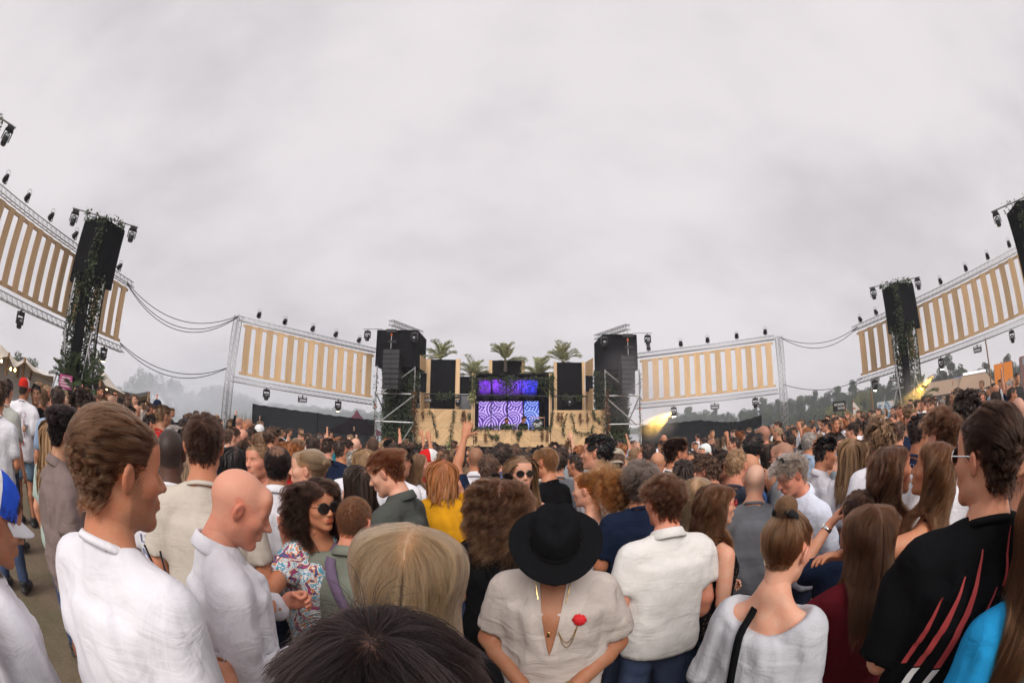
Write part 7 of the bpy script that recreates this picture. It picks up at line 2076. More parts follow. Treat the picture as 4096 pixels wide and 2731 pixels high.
def A_print(lines, size, z0, dz, mat, y=-1):
    """lettering on the back (y=-1) of the shirt, pressed onto the cloth with a shrinkwrap-like projection"""
    def f(o, M, J):
        tp = [c for c in o.children if c.name.split('.')[0] in ('tshirt', 'shirt')][0]
        co = np.empty(len(tp.data.vertices) * 3, F32); tp.data.vertices.foreach_get('co', co); co = co.reshape(-1, 3)
        for i, (txt, x) in enumerate(lines):
            q = text_mesh(txt, size, MATS[mat], tp, (0, 0, 0), (0, 0, 0), 'shirt_print', 0, 0)
            v = np.empty(len(q.data.vertices) * 3, F32); q.data.vertices.foreach_get('co', v); v = v.reshape(-1, 3)
            P = np.stack([-y * -1 * v[:, 0] + x, 0 * v[:, 0], v[:, 1] + z0 - i * dz], 1)
            P[:, 0] = v[:, 0] * (1 if y < 0 else -1) + x
            side = co[(co[:, 1] * y > 0.02)]
            d2 = (P[:, None, 0] - side[None, :, 0]) ** 2 + (P[:, None, 2] - side[None, :, 2]) ** 2
            kk = np.argsort(d2, 1)[:, :4]; wv = 1 / (np.take_along_axis(d2, kk, 1) + 1e-6); yy = (side[kk, 1] * wv).sum(1) / wv.sum(1)
            P[:, 1] = yy + y * .006
            q.data.vertices.foreach_set('co', P.astype(F32).ravel()); q.data.update()
    return f
def A_patch(polys, mat, y=-1, name='shirt_print'):
    """printed strokes (x, z, width) laid on the cloth"""
    def f(o, M, J):
        tp = [c for c in o.children if c.name.split('.')[0] in ('tshirt', 'shirt')][0]; fy = skin_y(o, y)
        for (pl, mt) in polys:
            V = []; Q = []; pts = []
            for (x0, z0, w0), (x1, z1, w1) in zip(pl[:-1], pl[1:]):
                for i in range(8): u = i / 8; pts.append((x0 + (x1 - x0) * u, z0 + (z1 - z0) * u, w0 + (w1 - w0) * u))
            pts.append(pl[-1])
            for i, (x, z, w_) in enumerate(pts):
                yy = fy(x, z, .004)
                for k in (-1, 0, 1): V.append((x + k * w_ / 2, yy, z))
            for i in range(len(pts) - 1):
                for k in (0, 1): Q.append((3 * i + k, 3 * i + k + 1, 3 * i + 4 + k, 3 * i + 3 + k))
            MB().add(V, Q).build(name, MATS[mt], tp, smooth=True)
    return f
simple('print_red', (.34, .035, .035), .8); simple('print_white', (.66, .65, .64), .8); simple('print_blue', (.12, .14, .30), .8); simple('print_maroon', (.30, .05, .08), .8); simple('print_grey', (.25, .26, .27), .8)
simple('brass', (.6, .42, .18), .3, 1.0)
hi = dict(q='hi')
H(480, 1885, 1.02, 52, arms=('front', 'front'), hair=('slick', 'brown'), bleach=.25, skin='tan', htype='ms', top=('tee', WHITE), build=1.0, head=(18, 4, 0), seed=1, acc=[A_hung_glasses, A_cup(1, 'white plastic cup in the hand of the man in plain white')], label='man with slicked back brown hair in a plain white t-shirt', recede=.012, q='xhi')
H(960, 2030, 1.40, 80, arms=('cup', 'front'), hair=('bald', 'grey'), skin='red', top=('shirt', WHITE), build=1.06, head=(8, 24, 0), seed=2, label='bald man looking down in a crisp white dress shirt', q='xhi')
H(1268, 2020, 2.0, 150, sex='f', arms=('down', 'out'), hair=('curly', 'dark'), skin='tan', top=('blouse', WHITE), topmat='floral_cloth', head=(-6, 0, 5), seed=3, acc=[A_glasses(rim=.026), A_necklace('black_plastic', False, 1.30)], label='laughing woman with dark curls and large sunglasses in a floral blouse', **hi)
H(1418, 2085, 1.92, 14, arms=('wave', 'front'), hair=('crop', 'chestnut'), skin='red', top=('polo', (.19, .205, .165)), build=1.08, head=(10, 5, 4), seed=4, acc=[A_strap((.17, .12, .19), -1, .026), A_watch(-1, 'band', 'silver', .032)], label='man with cropped hair in a sage polo with a lilac strap, hand raised', **hi)
H(1645, 2310, .90, 8, sex='f', arms=('front', 'front'), hair=('long', 'blonde'), bleach=.95, skin='light', top=('tee', BLACK), head=(8, 12, 0), seed=5, label='woman with long straight highlighted blonde hair facing the stage', hscale=1.03, q='xhi')
H(1530, 2825, .42, 20, sex='m', arms=('front', 'front'), hair=('sleek', 'black'), skin='tan', top=('jacket', BLACK), head=(0, 22, 0), seed=6, label='person with thick black hair in a black jacket', q='xxhi')
H(2222, 2200, 1.45, 183, arms=('clasp', 'clasp'), hair=('crop', 'black'), skin='deep', htype='mb', top=('shirt_short', (.58, .53, .49)), topmat='linen', build=1.12, lean=(6, 0, 0), head=(-4, 28, 0), seed=7, acc=[fedora, A_flower, A_open_chest, A_necklace('gold', True, 1.31), A_watch(-1, 'brass', 'dark_lens', .033)], label='man in a black fedora bowing his head, red rose on his linen shirt', collar=False, **hi)
H(2000, 2010, 2.06, 4, sex='f', arms=('front', 'front'), hair=('curly', 'brown'), bleach=.35, skin='light', top=('tee', BLACK), head=(5, 0, 0), seed=8, acc=[A_glasses(True), A_strap(BLACK, -1, .016)], label='woman with a big mane of curly brown hair in a black top', **hi)
H(1545, 1895, 2.55, -62, arms=('front', 'down'), hair=('quiff', 'auburn'), skin='fair', top=('shirt', (.075, .080, .072)), head=(-10, 24, 0), build=1.05, seed=9, label='man with an auburn quiff bending his head, in a dark grey green shirt', **hi)
H(1770, 1905, 3.0, 3, sex='f', arms=('down', 'photo'), hair=('bob', 'ginger'), bleach=.45, skin='light', top=('sweater', (.62, .29, .012)), head=(0, 2, 0), seed=10, acc=[], label='woman with ginger bob in a mustard yellow sweater lifting a phone', q='mid')
H(2655, 2010, 2.02, -28, arms=('front', 'down'), hair=('messy', 'brown'), skin='red', htype='ms', top=('polo', (.72, .70, .67)), build=1.14, belly=.01, head=(-8, 4, 0), seed=11, label='broad man with brown hair in a cream white polo shirt', **hi)
H(2560, 1935, 2.62, -12, arms=('cup', 'down'), hair=('mophair', 'darkgrey'), skin='tan', top=('tee', NAVY), build=1.1, head=(-6, 2, 0), seed=12, acc=[A_cup(-1, 'empty clear plastic cup held by the grey haired man in navy')], label='grey haired man in a navy t-shirt holding a clear cup', **hi)
H(2352, 1960, 2.75, -66, sex='f', arms=('down', 'front'), hair=('pinned', 'copper'), bleach=.08, skin='fair', top=('tank', WHITE), head=(0, 2, 0), seed=13, acc=[A_strap((.05, .09, .17), -1, .018)], label='woman with a big curly copper ponytail in a white top with a blue strap', **hi)
H(2385, 1815, 3.45, -70, arms=('down', 'down'), hair=('curlytop', 'black'), skin='light', top=('tee', WHITE), head=(-6, -4, 0), seed=14, label='tall young man with curly black hair and shaved sides in a white t-shirt', q='mid')
simple('red_lens', (.55, .02, .02), .12); simple('red_frame', (.50, .015, .02), .3)
H(2870, 2020, 2.22, 52, sex='f', arms=('front', 'down'), hair=('longwavy', 'chestnut'), bleach=.15, skin='fair', top=('tank', BLACK), topmat='lace_cloth', head=(14, 0, 0), seed=15, acc=[A_glasses(False, 'red_lens', 'red_frame')], bottom=('jeans', JEANS), label='woman with long chestnut hair and red sunglasses in a black lace top', **hi)
H(2785, 1975, 2.75, 10, sex='f', arms=('front', 'front'), hair=('long', 'blonde'), bleach=.6, skin='fair', top=('tank', BLACK), topmat='zebra_cloth', seed=16, label='pale blonde woman half hidden behind the woman with red sunglasses', **hi)
H(3020, 1925, 2.9, 2, arms=('down', 'front'), hair=('shaved', 'grey'), scalp=.18, skin='fair', top=('tee', GREY), build=1.12, seed=17, label='man with a shaved head facing the stage in a grey t-shirt', q='mid')
H(3165, 1900, 2.75, -128, arms=('down', 'hip'), lean=(16, -6, 0), hair=('messy', 'grey'), skin='red', top=('shirt', (.66, .69, .80)), topmat='fine_stripe_cloth', build=1.05, head=(6, 10, 6), seed=18, acc=[A_glasses(True)], label='laughing grey haired man leaning forward in a pale blue striped shirt', **hi)
H(3150, 2205, 1.34, 22, sex='f', arms=('front', 'cup'), hair=('bun', 'chestnut'), bleach=.4, skin='fair', top=('offshoulder', (.47, .48, .51)), topmat='heather', head=(10, 10, 0), seed=19, acc=[A_scrunchie, A_strap(BLACK, -1, .014, x0=.045, x1=.03)], label='girl with a messy hair bun and black scrunchie in a grey off shoulder sweatshirt', q='xhi')
H(3470, 2140, 1.58, -22, sex='f', arms=('phone2', 'down'), hair=('long', 'brown'), bleach=.08, skin='light', top=('tee', (.11, .010, .016)), head=(-8, 12, 0), seed=20, acc=[A_phone(-1)], label='woman with long brown hair in a dark red knitted top looking at her phone', q='xhi')
H(3945, 1830, 1.26, -14, arms=('cup', 'down'), hair=('slick', 'dark'), skin='light', top=('bigtee', BLACK), build=1.12, head=(-40, -2, 0), seed=21, recede=.02, acc=[A_glasses(frame='silver'), A_patch([([(0.030, 1.380, .004), (-0.010, 1.230, .016)], 'print_red'), ([(-0.025, 1.460, .004), (-0.040, 1.320, .02), (-0.080, 1.180, .022)], 'print_red'), ([(-0.070, 1.410, .004), (-0.100, 1.300, .022), (-0.140, 1.180, .02)], 'print_red'), ([(-0.125, 1.370, .004), (-0.150, 1.270, .018), (-0.180, 1.180, .016)], 'print_red'), ([(0.060, 1.500, .003), (0.050, 1.380, .010)], 'print_red'),
   ([(-0.080, 1.175, .022), (-0.130, 1.060, .02), (-0.140, 1.050, .004)], 'print_white'), ([(-0.140, 1.175, .022), (-0.210, 1.000, .024)], 'print_white'), ([(-0.010, 1.175, .016), (-0.070, 1.030, .02), (-0.090, 1.000, .006)], 'print_white')], None)], label='tall man with dark slicked hair in a black t-shirt with red and white drips', **hi)
H(3735, 1880, 1.95, -78, sex='f', arms=('shoulder', 'down'), hair=('longwavy', 'chestnut'), bleach=.25, skin='tan', top=('tank', BLACK), topmat='lace_cloth', head=(0, -14, 0), seed=22, label='woman with long brown hair lifting her chin, sleeveless black lace top', **hi)
H(3570, 1885, 2.1, 66, sex='f', arms=('down', 'down'), hair=('longwavy', 'brown'), bleach=.2, skin='tan', top=('tank', BLACK), head=(4, -6, 0), seed=23, label='woman with wavy brown hair in profile beside the chin lifting woman', **hi)
H(4190, 2090, 1.15, -30, sex='f', arms=('down', 'down'), hair=('long', 'chestnut'), bleach=.1, skin='deep', top=('croptee', (.02, .30, .62)), head=(0, 0, 0), seed=24, label='woman in a bright blue cropped shirt with her bare back showing', q='xhi')
H(-25, 2070, 1.25, 75, arms=('down', 'down'), hair=('crop', 'dark'), skin='deep', top=('tee', WHITE), head=(0, 22, 0), seed=25, acc=[A_cap((.03, .10, .62), (.70, .70, .72))], label='person in a blue and white cap bending down at the trampled ground', q='xhi')
H(-260, 2420, 1.0, 30, arms=('down', 'down'), hair=('short', 'dark'), skin='light', top=('tee', NAVY), head=(0, 10, 0), seed=26, label='person in a dark navy top close behind the man in plain white', q='xhi')
# ---- second row, medium detail
M_ = dict(q='mid')
H(815, 1785, 1.95, 6, arms=('front', 'front'), hair=('short', 'dark'), skin='tan', top=('tee', (.55, .49, .42)), build=1.08, seed=27, acc=[A_necklace('silver', False, 1.47)], label='man with short dark hair and silver chain in a sand coloured t-shirt', q='hi')
H(1035, 1845, 2.95, -150, arms=('hip', 'down'), hair=('crop', 'sandy'), htype='ms', skin='red', top=('bigsleeveless', NAVY), head=(14, 0, 4), seed=28, acc=[A_necklace('silver', False, 1.40)], label='smirking man with cropped fair hair in a navy sleeveless top', q='mid')
H(1112, 1862, 2.72, 8, arms=('down', 'down'), hair=('thin', 'black'), skin='deep', top=('shirt', WHITE), seed=29, label='man with thinning black hair in a loose white shirt', q='hi', scalp=.6)
H(1228, 1880, 2.62, -78, sex='f', arms=('down', 'down'), hair=('lowbun', 'ash'), bleach=.3, skin='fair', top=('strap', (.05, .05, .06)), head=(0, 0, 0), seed=30, label='pale woman with two small hair buns and bare shoulders', q='hi')
H(683, 1815, 2.25, 12, arms=('down', 'down'), hair=('shaved', 'black'), scalp=.75, skin='dark', top=('tee', WHITE), seed=31, acc=[A_print([('THE SKY', .0), ('LIMIT? THEN', 0), ('NEVER TOO', 0), ("WE GO FAR", 0), ('OR BEYOND', 0), ('ALL', 0)], .062, 1.32, .075, 'print_blue')], label='man with a shaved head and a printed text on his white t-shirt', q='hi')
H(268, 1742, 2.5, 74, arms=('front', 'front'), hair=('curlytop', 'black'), skin='olive', htype='ms', top=('shirt_short', (.20, .15, .14)), head=(14, 10, 0), seed=32, label='young man with curly black hair in a taupe short sleeved shirt', q='hi')
H(98, 1556, 6.1, 18, arms=('down', 'front'), hair=('crop', 'dark'), skin='deep', top=('bigtee', WHITE), bottom=('shorts', (.12, .19, .27)), head=(20, 0, 0), seed=33, acc=[A_cap((.72, .70, .72), (.58, .03, .02)), A_patch([([(-.06 + .07 * math.cos(a), 1.26 + .10 * math.sin(a), .008) for a in np.linspace(0, 6.28, 13)], 'print_maroon'), ([(.05 + .04 * math.cos(a), 1.36 + .04 * math.sin(a), .007) for a in np.linspace(0, 6.28, 9)], 'print_maroon'), ([(.07, 1.30, .012), (.08, 1.10, .012)], 'print_maroon'), ([(.05 + .025 * math.cos(a), 1.03 + .025 * math.sin(a), .02) for a in np.linspace(0, 6.28, 7)], 'print_red'), ([(-.10, 1.04, .006), (.0, 1.02, .006)], 'print_maroon'), ([(-.08, 1.26, .012), (-.04, 1.26, .012)], 'print_maroon')], None), A_cup(-1, 'clear plastic cup held low by the man in denim shorts')], label='man in a red and white cap, white t-shirt with dark red print and denim shorts', shoes='shoe_dark', q='mid')
H(143, 1578, 6.2, -172, arms=('cup', 'cup'), hair=('short', 'black'), skin='olive', top=('tee', BLACK), bottom=('trousers', KHAKI), head=(-10, 0, 0), seed=34, acc=[A_cup(1, 'clear plastic cup held by the man in black facing away from the stage')], label='man in a black t-shirt and khaki trousers holding a cup, back to the stage', q='mid')
H(232, 1602, 4.6, 14, arms=('down', 'down'), hair=('short', 'dark'), skin='tan', top=('tee', (.27, .36, .50)), bottom=('shorts', BLK), seed=35, label='man with dark hair in a light blue t-shirt facing the stage', q='mid')
H(335, 1645, 3.6, 128, arms=('down', 'down'), hair=('curlytop', 'dark'), skin='tan', htype='ms', top=('tee', (.01, .13, .07)), head=(-16, 4, 0), seed=36, acc=[A_strap(BLACK, 1, .026)], label='man with short dark curls in a green shirt with a black strap', q='mid')
H(-5, 1590, 4.2, 20, arms=('down', 'cup'), hair=('messy', 'brown'), skin='tan', top=('tee', WHITE), seed=37, label='man in a white t-shirt with brown hair next to the light grey t-shirt', q='mid')
H(28, 1565, 5.2, 30, arms=('down', 'down'), hair=('short', 'dark'), skin='light', top=('tee', (.40, .40, .36)), seed=38, label='man in a light grey t-shirt beside the red and white cap', q='mid')
H(218, 1745, 3.1, 40, arms=('down', 'down'), hair=('long', 'sandy'), sex='f', skin='light', top=('tee', (.36, .44, .40)), seed=39, label='woman in a pale mint t-shirt behind the young man in taupe', q='mid')
GTn = 'people standing by the tents'
for i, (px, py, dd, rl, hr, tp, rest) in enumerate(((345, 1562, 11.5, 160, ('short', 'black'), ('tee', WHITE), 'bearded man with crossed arms in a white t-shirt by the pink notice'), (357, 1568, 11.9, 170, ('short', 'black'), ('tee', NAVY), 'man in navy behind the bearded man by the pink notice'), (400, 1570, 11.2, 140, ('crop', 'dark'), ('shirt', OFFW), 'bearded man in a cream shirt before the pointed tent'), (427, 1583, 11.4, 110, ('short', 'dark'), ('tee', (.05, .06, .2)), 'man in dark blue looking aside before the pointed tent'),
        (460, 1584, 11.3, 178, ('crop', 'auburn'), ('tee', WHITE), 'man with folded arms in a white t-shirt before the pointed tent'), (508, 1594, 11.6, 100, ('short', 'brown'), ('tee', OFFW), 'man in cream looking down at a phone before the pointed tent'), (540, 1601, 11.4, 200, ('fade', 'auburn'), ('tee', (.66, .58, .52)), 'man with auburn hair in a pale t-shirt before the pointed tent'), (632, 1660, 12.5, 178, ('short', 'dark'), ('tee', GREY), 'man in sunglasses beside the wooden lamp post'))):
    H(px, py, dd, rl, arms=('cross', 'cross') if i in (0, 4) else ('down', 'cup'), hair=hr, skin='tan' if i != 6 else 'fair', htype='mb' if i in (0, 2) else 'm', top=tp, seed=i, label=rest, group=GTn, q='mid', acc=[A_glasses()] if i in (5, 7) else ())
# ------------------------------------------------------------------ people further into the crowd, placed where the photo shows them
R_ = (.42, .02, .02); TEAL = (.02, .14, .17); MAROON = (.09, .012, .02); SKY = (.30, .38, .50); LBLUE = (.55, .60, .72); TAUPE = (.17, .125, .105); CORAL = (.55, .12, .09); PINK = (.55, .30, .32)
MIDS = [
 # px, py, d, rel, sex, (hair), skin, (top), topmat, arms, head, label, extra
 (930, 1752, 5.0, 70, 'm', ('short', 'brown'), 'fair', ('polo', BLACK), 'cloth', 'df', (0, 0, 0), 'bearded man with brown hair in profile, black collar, behind the sand coloured t-shirt', dict(htype='ms')),
 (972, 1752, 6.0, 20, 'm', ('bald', 'grey'), 'red', ('tee', NAVY), 'cloth', 'dd', (0, 0, 0), 'bald tanned man in navy near the leaning mast', {}),
 (1004, 1744, 6.6, 60, 'm', ('short', 'dark'), 'tan', ('tee', GREY), 'cloth', 'dd', (0, 0, 0), 'dark haired man in grey beside the white cap', {}),
 (1038, 1732, 7.0, 8, 'm', ('crop', 'brown'), 'tan', ('tee', OFFW), 'cloth', 'dd', (0, 0, 0), 'man in a plain white cap in front of the mesh fence', dict(acc=[A_cap((.75, .75, .75), (.75, .75, .75))])),
 (1044, 1760, 6.3, 10, 'f', ('long', 'lightbrown'), 'light', ('tee', (.30, .27, .24)), 'cloth', 'dd', (0, 0, 0), 'woman with long light brown hair under the white cap', {}),
 (1087, 1752, 5.6, 30, 'm', ('messy', 'brown'), 'light', ('tee', (.5, .42, .36)), 'cloth', 'dd', (12, 0, 0), 'tall man with thick brown hair rising over the crowd by the fence', {}),
 (980, 1808, 4.6, 30, 'f', ('pony', 'brown'), 'light', ('tee', CORAL), 'cloth', 'dd', (0, 0, 0), 'woman in a coral t-shirt', {}),
 (940, 1842, 3.5, 0, 'f', ('longwavy', 'black'), 'tan', ('tee', WHITE), 'cloth', 'dd', (0, 0, 0), 'woman with black wavy hair behind the bald man', {}),
 (700, 1762, 3.6, 40, 'm', ('crop', 'grey'), 'red', ('tee', OFFW), 'cloth', 'dd', (10, 0, 0), 'grey cropped man with dark glasses facing the stage', dict(acc=[A_glasses()])),
 (735, 1785, 3.4, 10, 'm', ('fade', 'black'), 'tan', ('tee', (.04, .05, .07)), 'cloth', 'dd', (0, 0, 0), 'man with black hair in a charcoal t-shirt left of the silver chain', {}),
 (745, 1870, 2.9, 8, 'f', ('long', 'ash'), 'light', ('blouse', OFFW), 'leopard_cloth', 'dd', (0, 0, 0), 'blonde woman in a leopard print blouse', {}),
 (1158, 1812, 4.6, 10, 'f', ('curly', 'ginger'), 'fair', ('tee', R_), 'cloth', 'dd', (0, 0, 0), 'woman with long ginger curls in a red dress top', {}),
 (1190, 1795, 5.2, 70, 'f', ('longwavy', 'lightbrown'), 'light', ('tank', WHITE), 'cloth', 'dd', (0, 0, 0), 'woman in white beside the ginger curls', {}),
 (1253, 1788, 5.0, 8, 'm', ('short', 'dark'), 'tan', ('tee', MAROON), 'cloth', 'dd', (0, 0, 0), 'man with short dark hair in a maroon t-shirt', {}),
 (1312, 1792, 5.6, 14, 'm', ('fade', 'dark'), 'fair', ('tee', BLACK), 'cloth', 'dd', (10, 0, 0), 'man in a black t-shirt next to the maroon one', {}),
 (1355, 1776, 7.6, 10, 'm', ('short', 'ginger'), 'fair', ('tee', TEAL), 'cloth', 'dd', (0, 0, 0), 'man with orange hair in a teal t-shirt', {}),
 (1376, 1802, 4.5, 62, 'm', ('short', 'dark'), 'tan', ('jacket', NAVY), 'cloth', 'df', (6, 0, 0), 'man with a dark beard in a navy jacket', dict(htype='mb')),
 (1423, 1784, 6.6, 8, 'm', ('bald', 'grey'), 'fair', ('tee', SKY), 'cloth', 'dd', (0, 0, 0), 'pale bald man in light blue', {}),
 (1491, 1787, 6.2, 4, 'm', ('crop', 'brown'), 'light', ('tee', (.35, .30, .27)), 'cloth', 'dd', (0, 0, 0), 'man with cropped brown hair beside the long blonde hair', {}),
 (1461, 1845, 3.9, 4, 'f', ('long', 'sandy'), 'light', ('tank', WHITE), 'cloth', 'dd', (0, 0, 0), 'woman with very long straight dark blonde hair in a white top', {}),
 (1419, 1848, 4.3, 10, 'm', ('short', 'grey'), 'light', ('shirt', WHITE), 'cloth', 'dd', (0, 0, 0), 'grey haired man in a white shirt beside the long blonde hair', {}),
 (1436, 1925, 2.95, -20, 'f', ('long', 'dark'), 'tan', ('tee', BLACK), 'cloth', 'df', (0, 0, 0), 'woman with long dark hair facing the man with the auburn quiff', {}),
 (1597, 1845, 3.6, 42, 'm', ('messy', 'dark'), 'light', ('tee', WHITE), 'cloth', 'dd', (12, 0, 0), 'man with dark curls and glasses behind the auburn quiff', dict(acc=[A_glasses()])),
 (1668, 1862, 3.9, 70, 'f', ('long', 'lightbrown'), 'fair', ('tee', WHITE), 'cloth', 'dd', (0, -4, 0), 'woman in a white printed t-shirt kissing the man in the red and white cap', dict(acc=[A_print([('SALT', .0)], .075, 1.30, .08, 'print_grey')])),
 (1722, 1850, 4.2, -100, 'm', ('crop', 'sandy'), 'red', ('tee', PINK), 'cloth', 'df', (-4, 6, 0), 'man in a red and white cap kissing the woman in white', dict(acc=[A_cap((.70, .68, .68), (.58, .02, .02), True)])),
 (1905, 1838, 4.3, 4, 'm', ('shaved', 'brown'), 'tan', ('shirt', WHITE), 'cloth', 'dd', (0, 0, 0), 'man with a shaved head in a white linen shirt', dict(scalp=.55)),
 (1955, 1880, 3.5, 0, 'm', ('short', 'brown'), 'tan', ('tee', NAVY), 'cloth', 'ud', (0, 0, 0), 'man in navy stretching one arm high into the air', {}),
 (2006, 1830, 4.3, 6, 'm', ('messy', 'dark'), 'light', ('tee', (.10, .16, .35)), 'cloth', 'dd', (0, 0, 0), 'man with thick dark hair in blue behind the curly mane', {}),
 (2062, 1826, 5.0, 4, 'm', ('short', 'brown'), 'light', ('tee', WHITE), 'cloth', 'dd', (0, 0, 0), 'man with brown hair in white next to the thick dark hair', {}),
 (2085, 1892, 2.9, 165, 'f', ('long', 'lightbrown'), 'fair', ('tank', BLACK), 'cloth', 'dd', (0, 0, 0), 'woman in sunglasses back to the stage behind the curly mane', dict(acc=[A_glasses()])),
 (2110, 1872, 3.9, 170, 'm', ('quiff', 'dark'), 'tan', ('tee', BLACK), 'cloth', 'dd', (0, 0, 0), 'man with a dark quiff looking back from the stage', {}),
 (2180, 1852, 3.5, -52, 'm', ('crop', 'lightbrown'), 'tan', ('tee', BLACK), 'cloth', 'fd', (-8, 4, 0), 'man with cropped hair and glasses on his head in a black printed t-shirt', dict(acc=[A_glasses(True), A_patch([([(.03, 1.24, .10), (.09, 1.24, .10)], 'print_grey'), ([(.02, 1.30, .02), (.11, 1.31, .02)], 'print_red'), ([(.02, 1.16, .03), (.11, 1.17, .02)], 'print_red')], None)], q='hi')),
 (2227, 1850, 4.2, -10, 'm', ('messy', 'dark'), 'light', ('tee', GREY), 'cloth', 'dd', (0, 0, 0), 'man with tousled dark hair in a grey t-shirt', {}),
 (2216, 1796, 8.6, 172, 'm', ('messy', 'dark'), 'fair', ('tee', BLACK), 'cloth', 'dd', (0, 0, 0), 'man in round glasses looking back from the crowd below the booth', dict(acc=[A_glasses(lens='lens_glass')])),
 (2316, 1812, 6.8, 6, 'm', ('short', 'ginger'), 'fair', ('tee', (.3, .32, .34)), 'cloth', 'dd', (0, 0, 0), 'man with reddish blond hair next to the tall young man', {}),
 (2305, 1862, 4.5, -58, 'm', ('crop', 'dark'), 'tan', ('tee', (.45, .42, .40)), 'cloth', 'dd', (0, 0, 0), 'man in profile with sunglasses pushed into his cropped hair', dict(acc=[A_glasses(True)])),
 (2465, 1848, 4.2, -4, 'm', ('crop', 'brown'), 'light', ('tee', TAUPE), 'cloth', 'dd', (0, 0, 0), 'man in a beige cap and taupe t-shirt facing the stage', dict(acc=[A_cap((.40, .34, .27), (.40, .34, .27), True)])),
 (2503, 1872, 5.0, 178, 'f', ('longwavy', 'sandy'), 'light', ('tank', BLACK), 'cloth', 'dd', (0, 0, 0), 'smiling woman with sandy hair looking back from the stage', {}),
 (2533, 1821, 7.2, 6, 'm', ('crop', 'sandy'), 'red', ('tee', (.40, .36, .42)), 'cloth', 'dd', (0, 0, 0), 'man with cropped fair hair in a mauve t-shirt', {}),
 (2597, 1816, 5.4, 8, 'm', ('short', 'dark'), 'tan', ('tee', WHITE), 'cloth', 'dd', (0, 0, 0), 'man with dark brown hair in white before the right tower', {}),
 (2631, 1853, 4.5, 10, 'm', ('bald', 'brown'), 'tan', ('tee', WHITE), 'cloth', 'dd', (0, 0, 0), 'tanned bald man in a white t-shirt', {}),
 (2502, 1945, 3.0, -66, 'f', ('pony', 'brown'), 'fair', ('tee', WHITE), 'zebra_cloth', 'dd', (0, 0, 0), 'woman in profile with a zebra print top', {}),
 (2706, 1815, 3.9, 52, 'm', ('quiff', 'dark'), 'tan', ('tee', OFFW), 'stripe_cloth', 'dd', (12, 0, 0), 'man with swept dark hair and thin glasses in a white striped knit shirt', dict(htype='ms', acc=[A_glasses(frame='silver')], q='hi')),
 (2756, 1845, 4.7, 175, 'f', ('longwavy', 'dark'), 'tan', ('tank', BLACK), 'cloth', 'dd', (0, 0, 0), 'dark haired woman in sunglasses back to the stage beside the striped shirt', dict(acc=[A_glasses()])),
 (2735, 1905, 3.0, 6, 'f', ('pony', 'dark'), 'light', ('tank', (.10, .10, .11)), 'cloth', 'dd', (0, 0, 0), 'woman with dark hair tied back behind the cream polo', {}),
 (2830, 1888, 3.2, -64, 'm', ('messy', 'brown'), 'red', ('tee', BLACK), 'cloth', 'dd', (0, 10, 0), 'man with shaggy brown hair looking down in profile', {}),
 (2889, 1862, 3.5, -95, 'm', ('short', 'dark'), 'light', ('tee', (.07, .08, .10)), 'cloth', 'dd', (-8, 8, 0), 'man with dark hair and glasses pushed up looking down to the side', dict(htype='ms', acc=[A_glasses(True)])),
 (2821, 1820, 5.0, -140, 'm', ('crop', 'brown'), 'light', ('tee', BLACK), 'cloth', 'dd', (0, 0, 0), 'man in a white and green cap with dark brim', dict(acc=[A_cap((.72, .74, .72), (.03, .03, .04))])),
 (2946, 1862, 3.2, 20, 'm', ('crop', 'sandy'), 'red', ('tee', (.05, .06, .085)), 'cloth', 'dd', (6, 2, 0), 'man with sandy cropped hair in a slate blue t-shirt', {}),
 (2985, 1876, 3.35, -66, 'm', ('bald', 'brown'), 'tan', ('tee', (.05, .1, .25)), 'cloth', 'dd', (-6, 4, 0), 'bald bearded man behind the shaved head', dict(htype='mb')),
 (3012, 1795, 4.0, 2, 'm', ('messy', 'black'), 'tan', ('tank', BLACK), 'cloth', 'dd', (0, 0, 0), 'man with black curls in a black tank top with a strap', dict(acc=[A_strap(BLACK, 1, .016)])),
 (3127, 1828, 3.6, -70, 'm', ('shaved', 'dark'), 'light', ('tee', (.16, .165, .17)), 'cloth', 'df', (0, 4, 0), 'man with stubble head, beard and sunglasses in profile', dict(htype='mb', scalp=.5, acc=[A_glasses()])),
 (3080, 1812, 5.0, 60, 'f', ('long', 'dark'), 'light', ('tee', WHITE), 'cloth', 'dd', (0, -10, 0), 'dark haired woman tilting her head back in white', {}),
 (3238, 1773, 4.8, 36, 'm', ('crop', 'grey'), 'tan', ('shirt', SKY), 'cloth', 'dd', (6, 0, 0), 'grey haired man in a light blue shirt', {}),
 (3301, 1818, 3.6, 66, 'm', ('quiff', 'black'), 'tan', ('polo', WHITE), 'cloth', 'dd', (0, 8, 0), 'man with wavy black hair in an open white polo', {}),
 (3365, 1786, 4.9, 178, 'f', ('pony', 'dark'), 'fair', ('tank', (.22, .25, .27)), 'cloth', 'dd', (0, 0, 0), 'woman with a choker and tied dark hair, back to the stage', {}),
 (3408, 1815, 3.4, 6, 'f', ('long', 'sandy'), 'light', ('croptee', WHITE), 'cloth', 'dc', (0, 0, 0), 'woman with long sandy hair in a short white top holding a beer', dict(bottom=('jeans', (.10, .17, .30)), acc=[A_cup(1, 'plastic cup of beer held by the woman in the short white top', True)])),
 (3470, 1800, 4.2, 20, 'f', ('longwavy', 'lightbrown'), 'light', ('tank', (.4, .4, .42)), 'cloth', 'dd', (0, 0, 0), 'woman with braided light brown hair beside the sandy long hair', {}),
 (3523, 1758, 3.1, -14, 'm', ('mophair', 'lightbrown'), 'red', ('tee', WHITE), 'cloth', 'dd', (-8, 4, 0), 'man with tousled light brown curls in a white t-shirt', {}),
 (3593, 1735, 4.6, 4, 'm', ('short', 'brown'), 'light', ('jacket', BLACK), 'cloth', 'dd', (0, 0, 0), 'man in a black jacket with a white collar', {}),
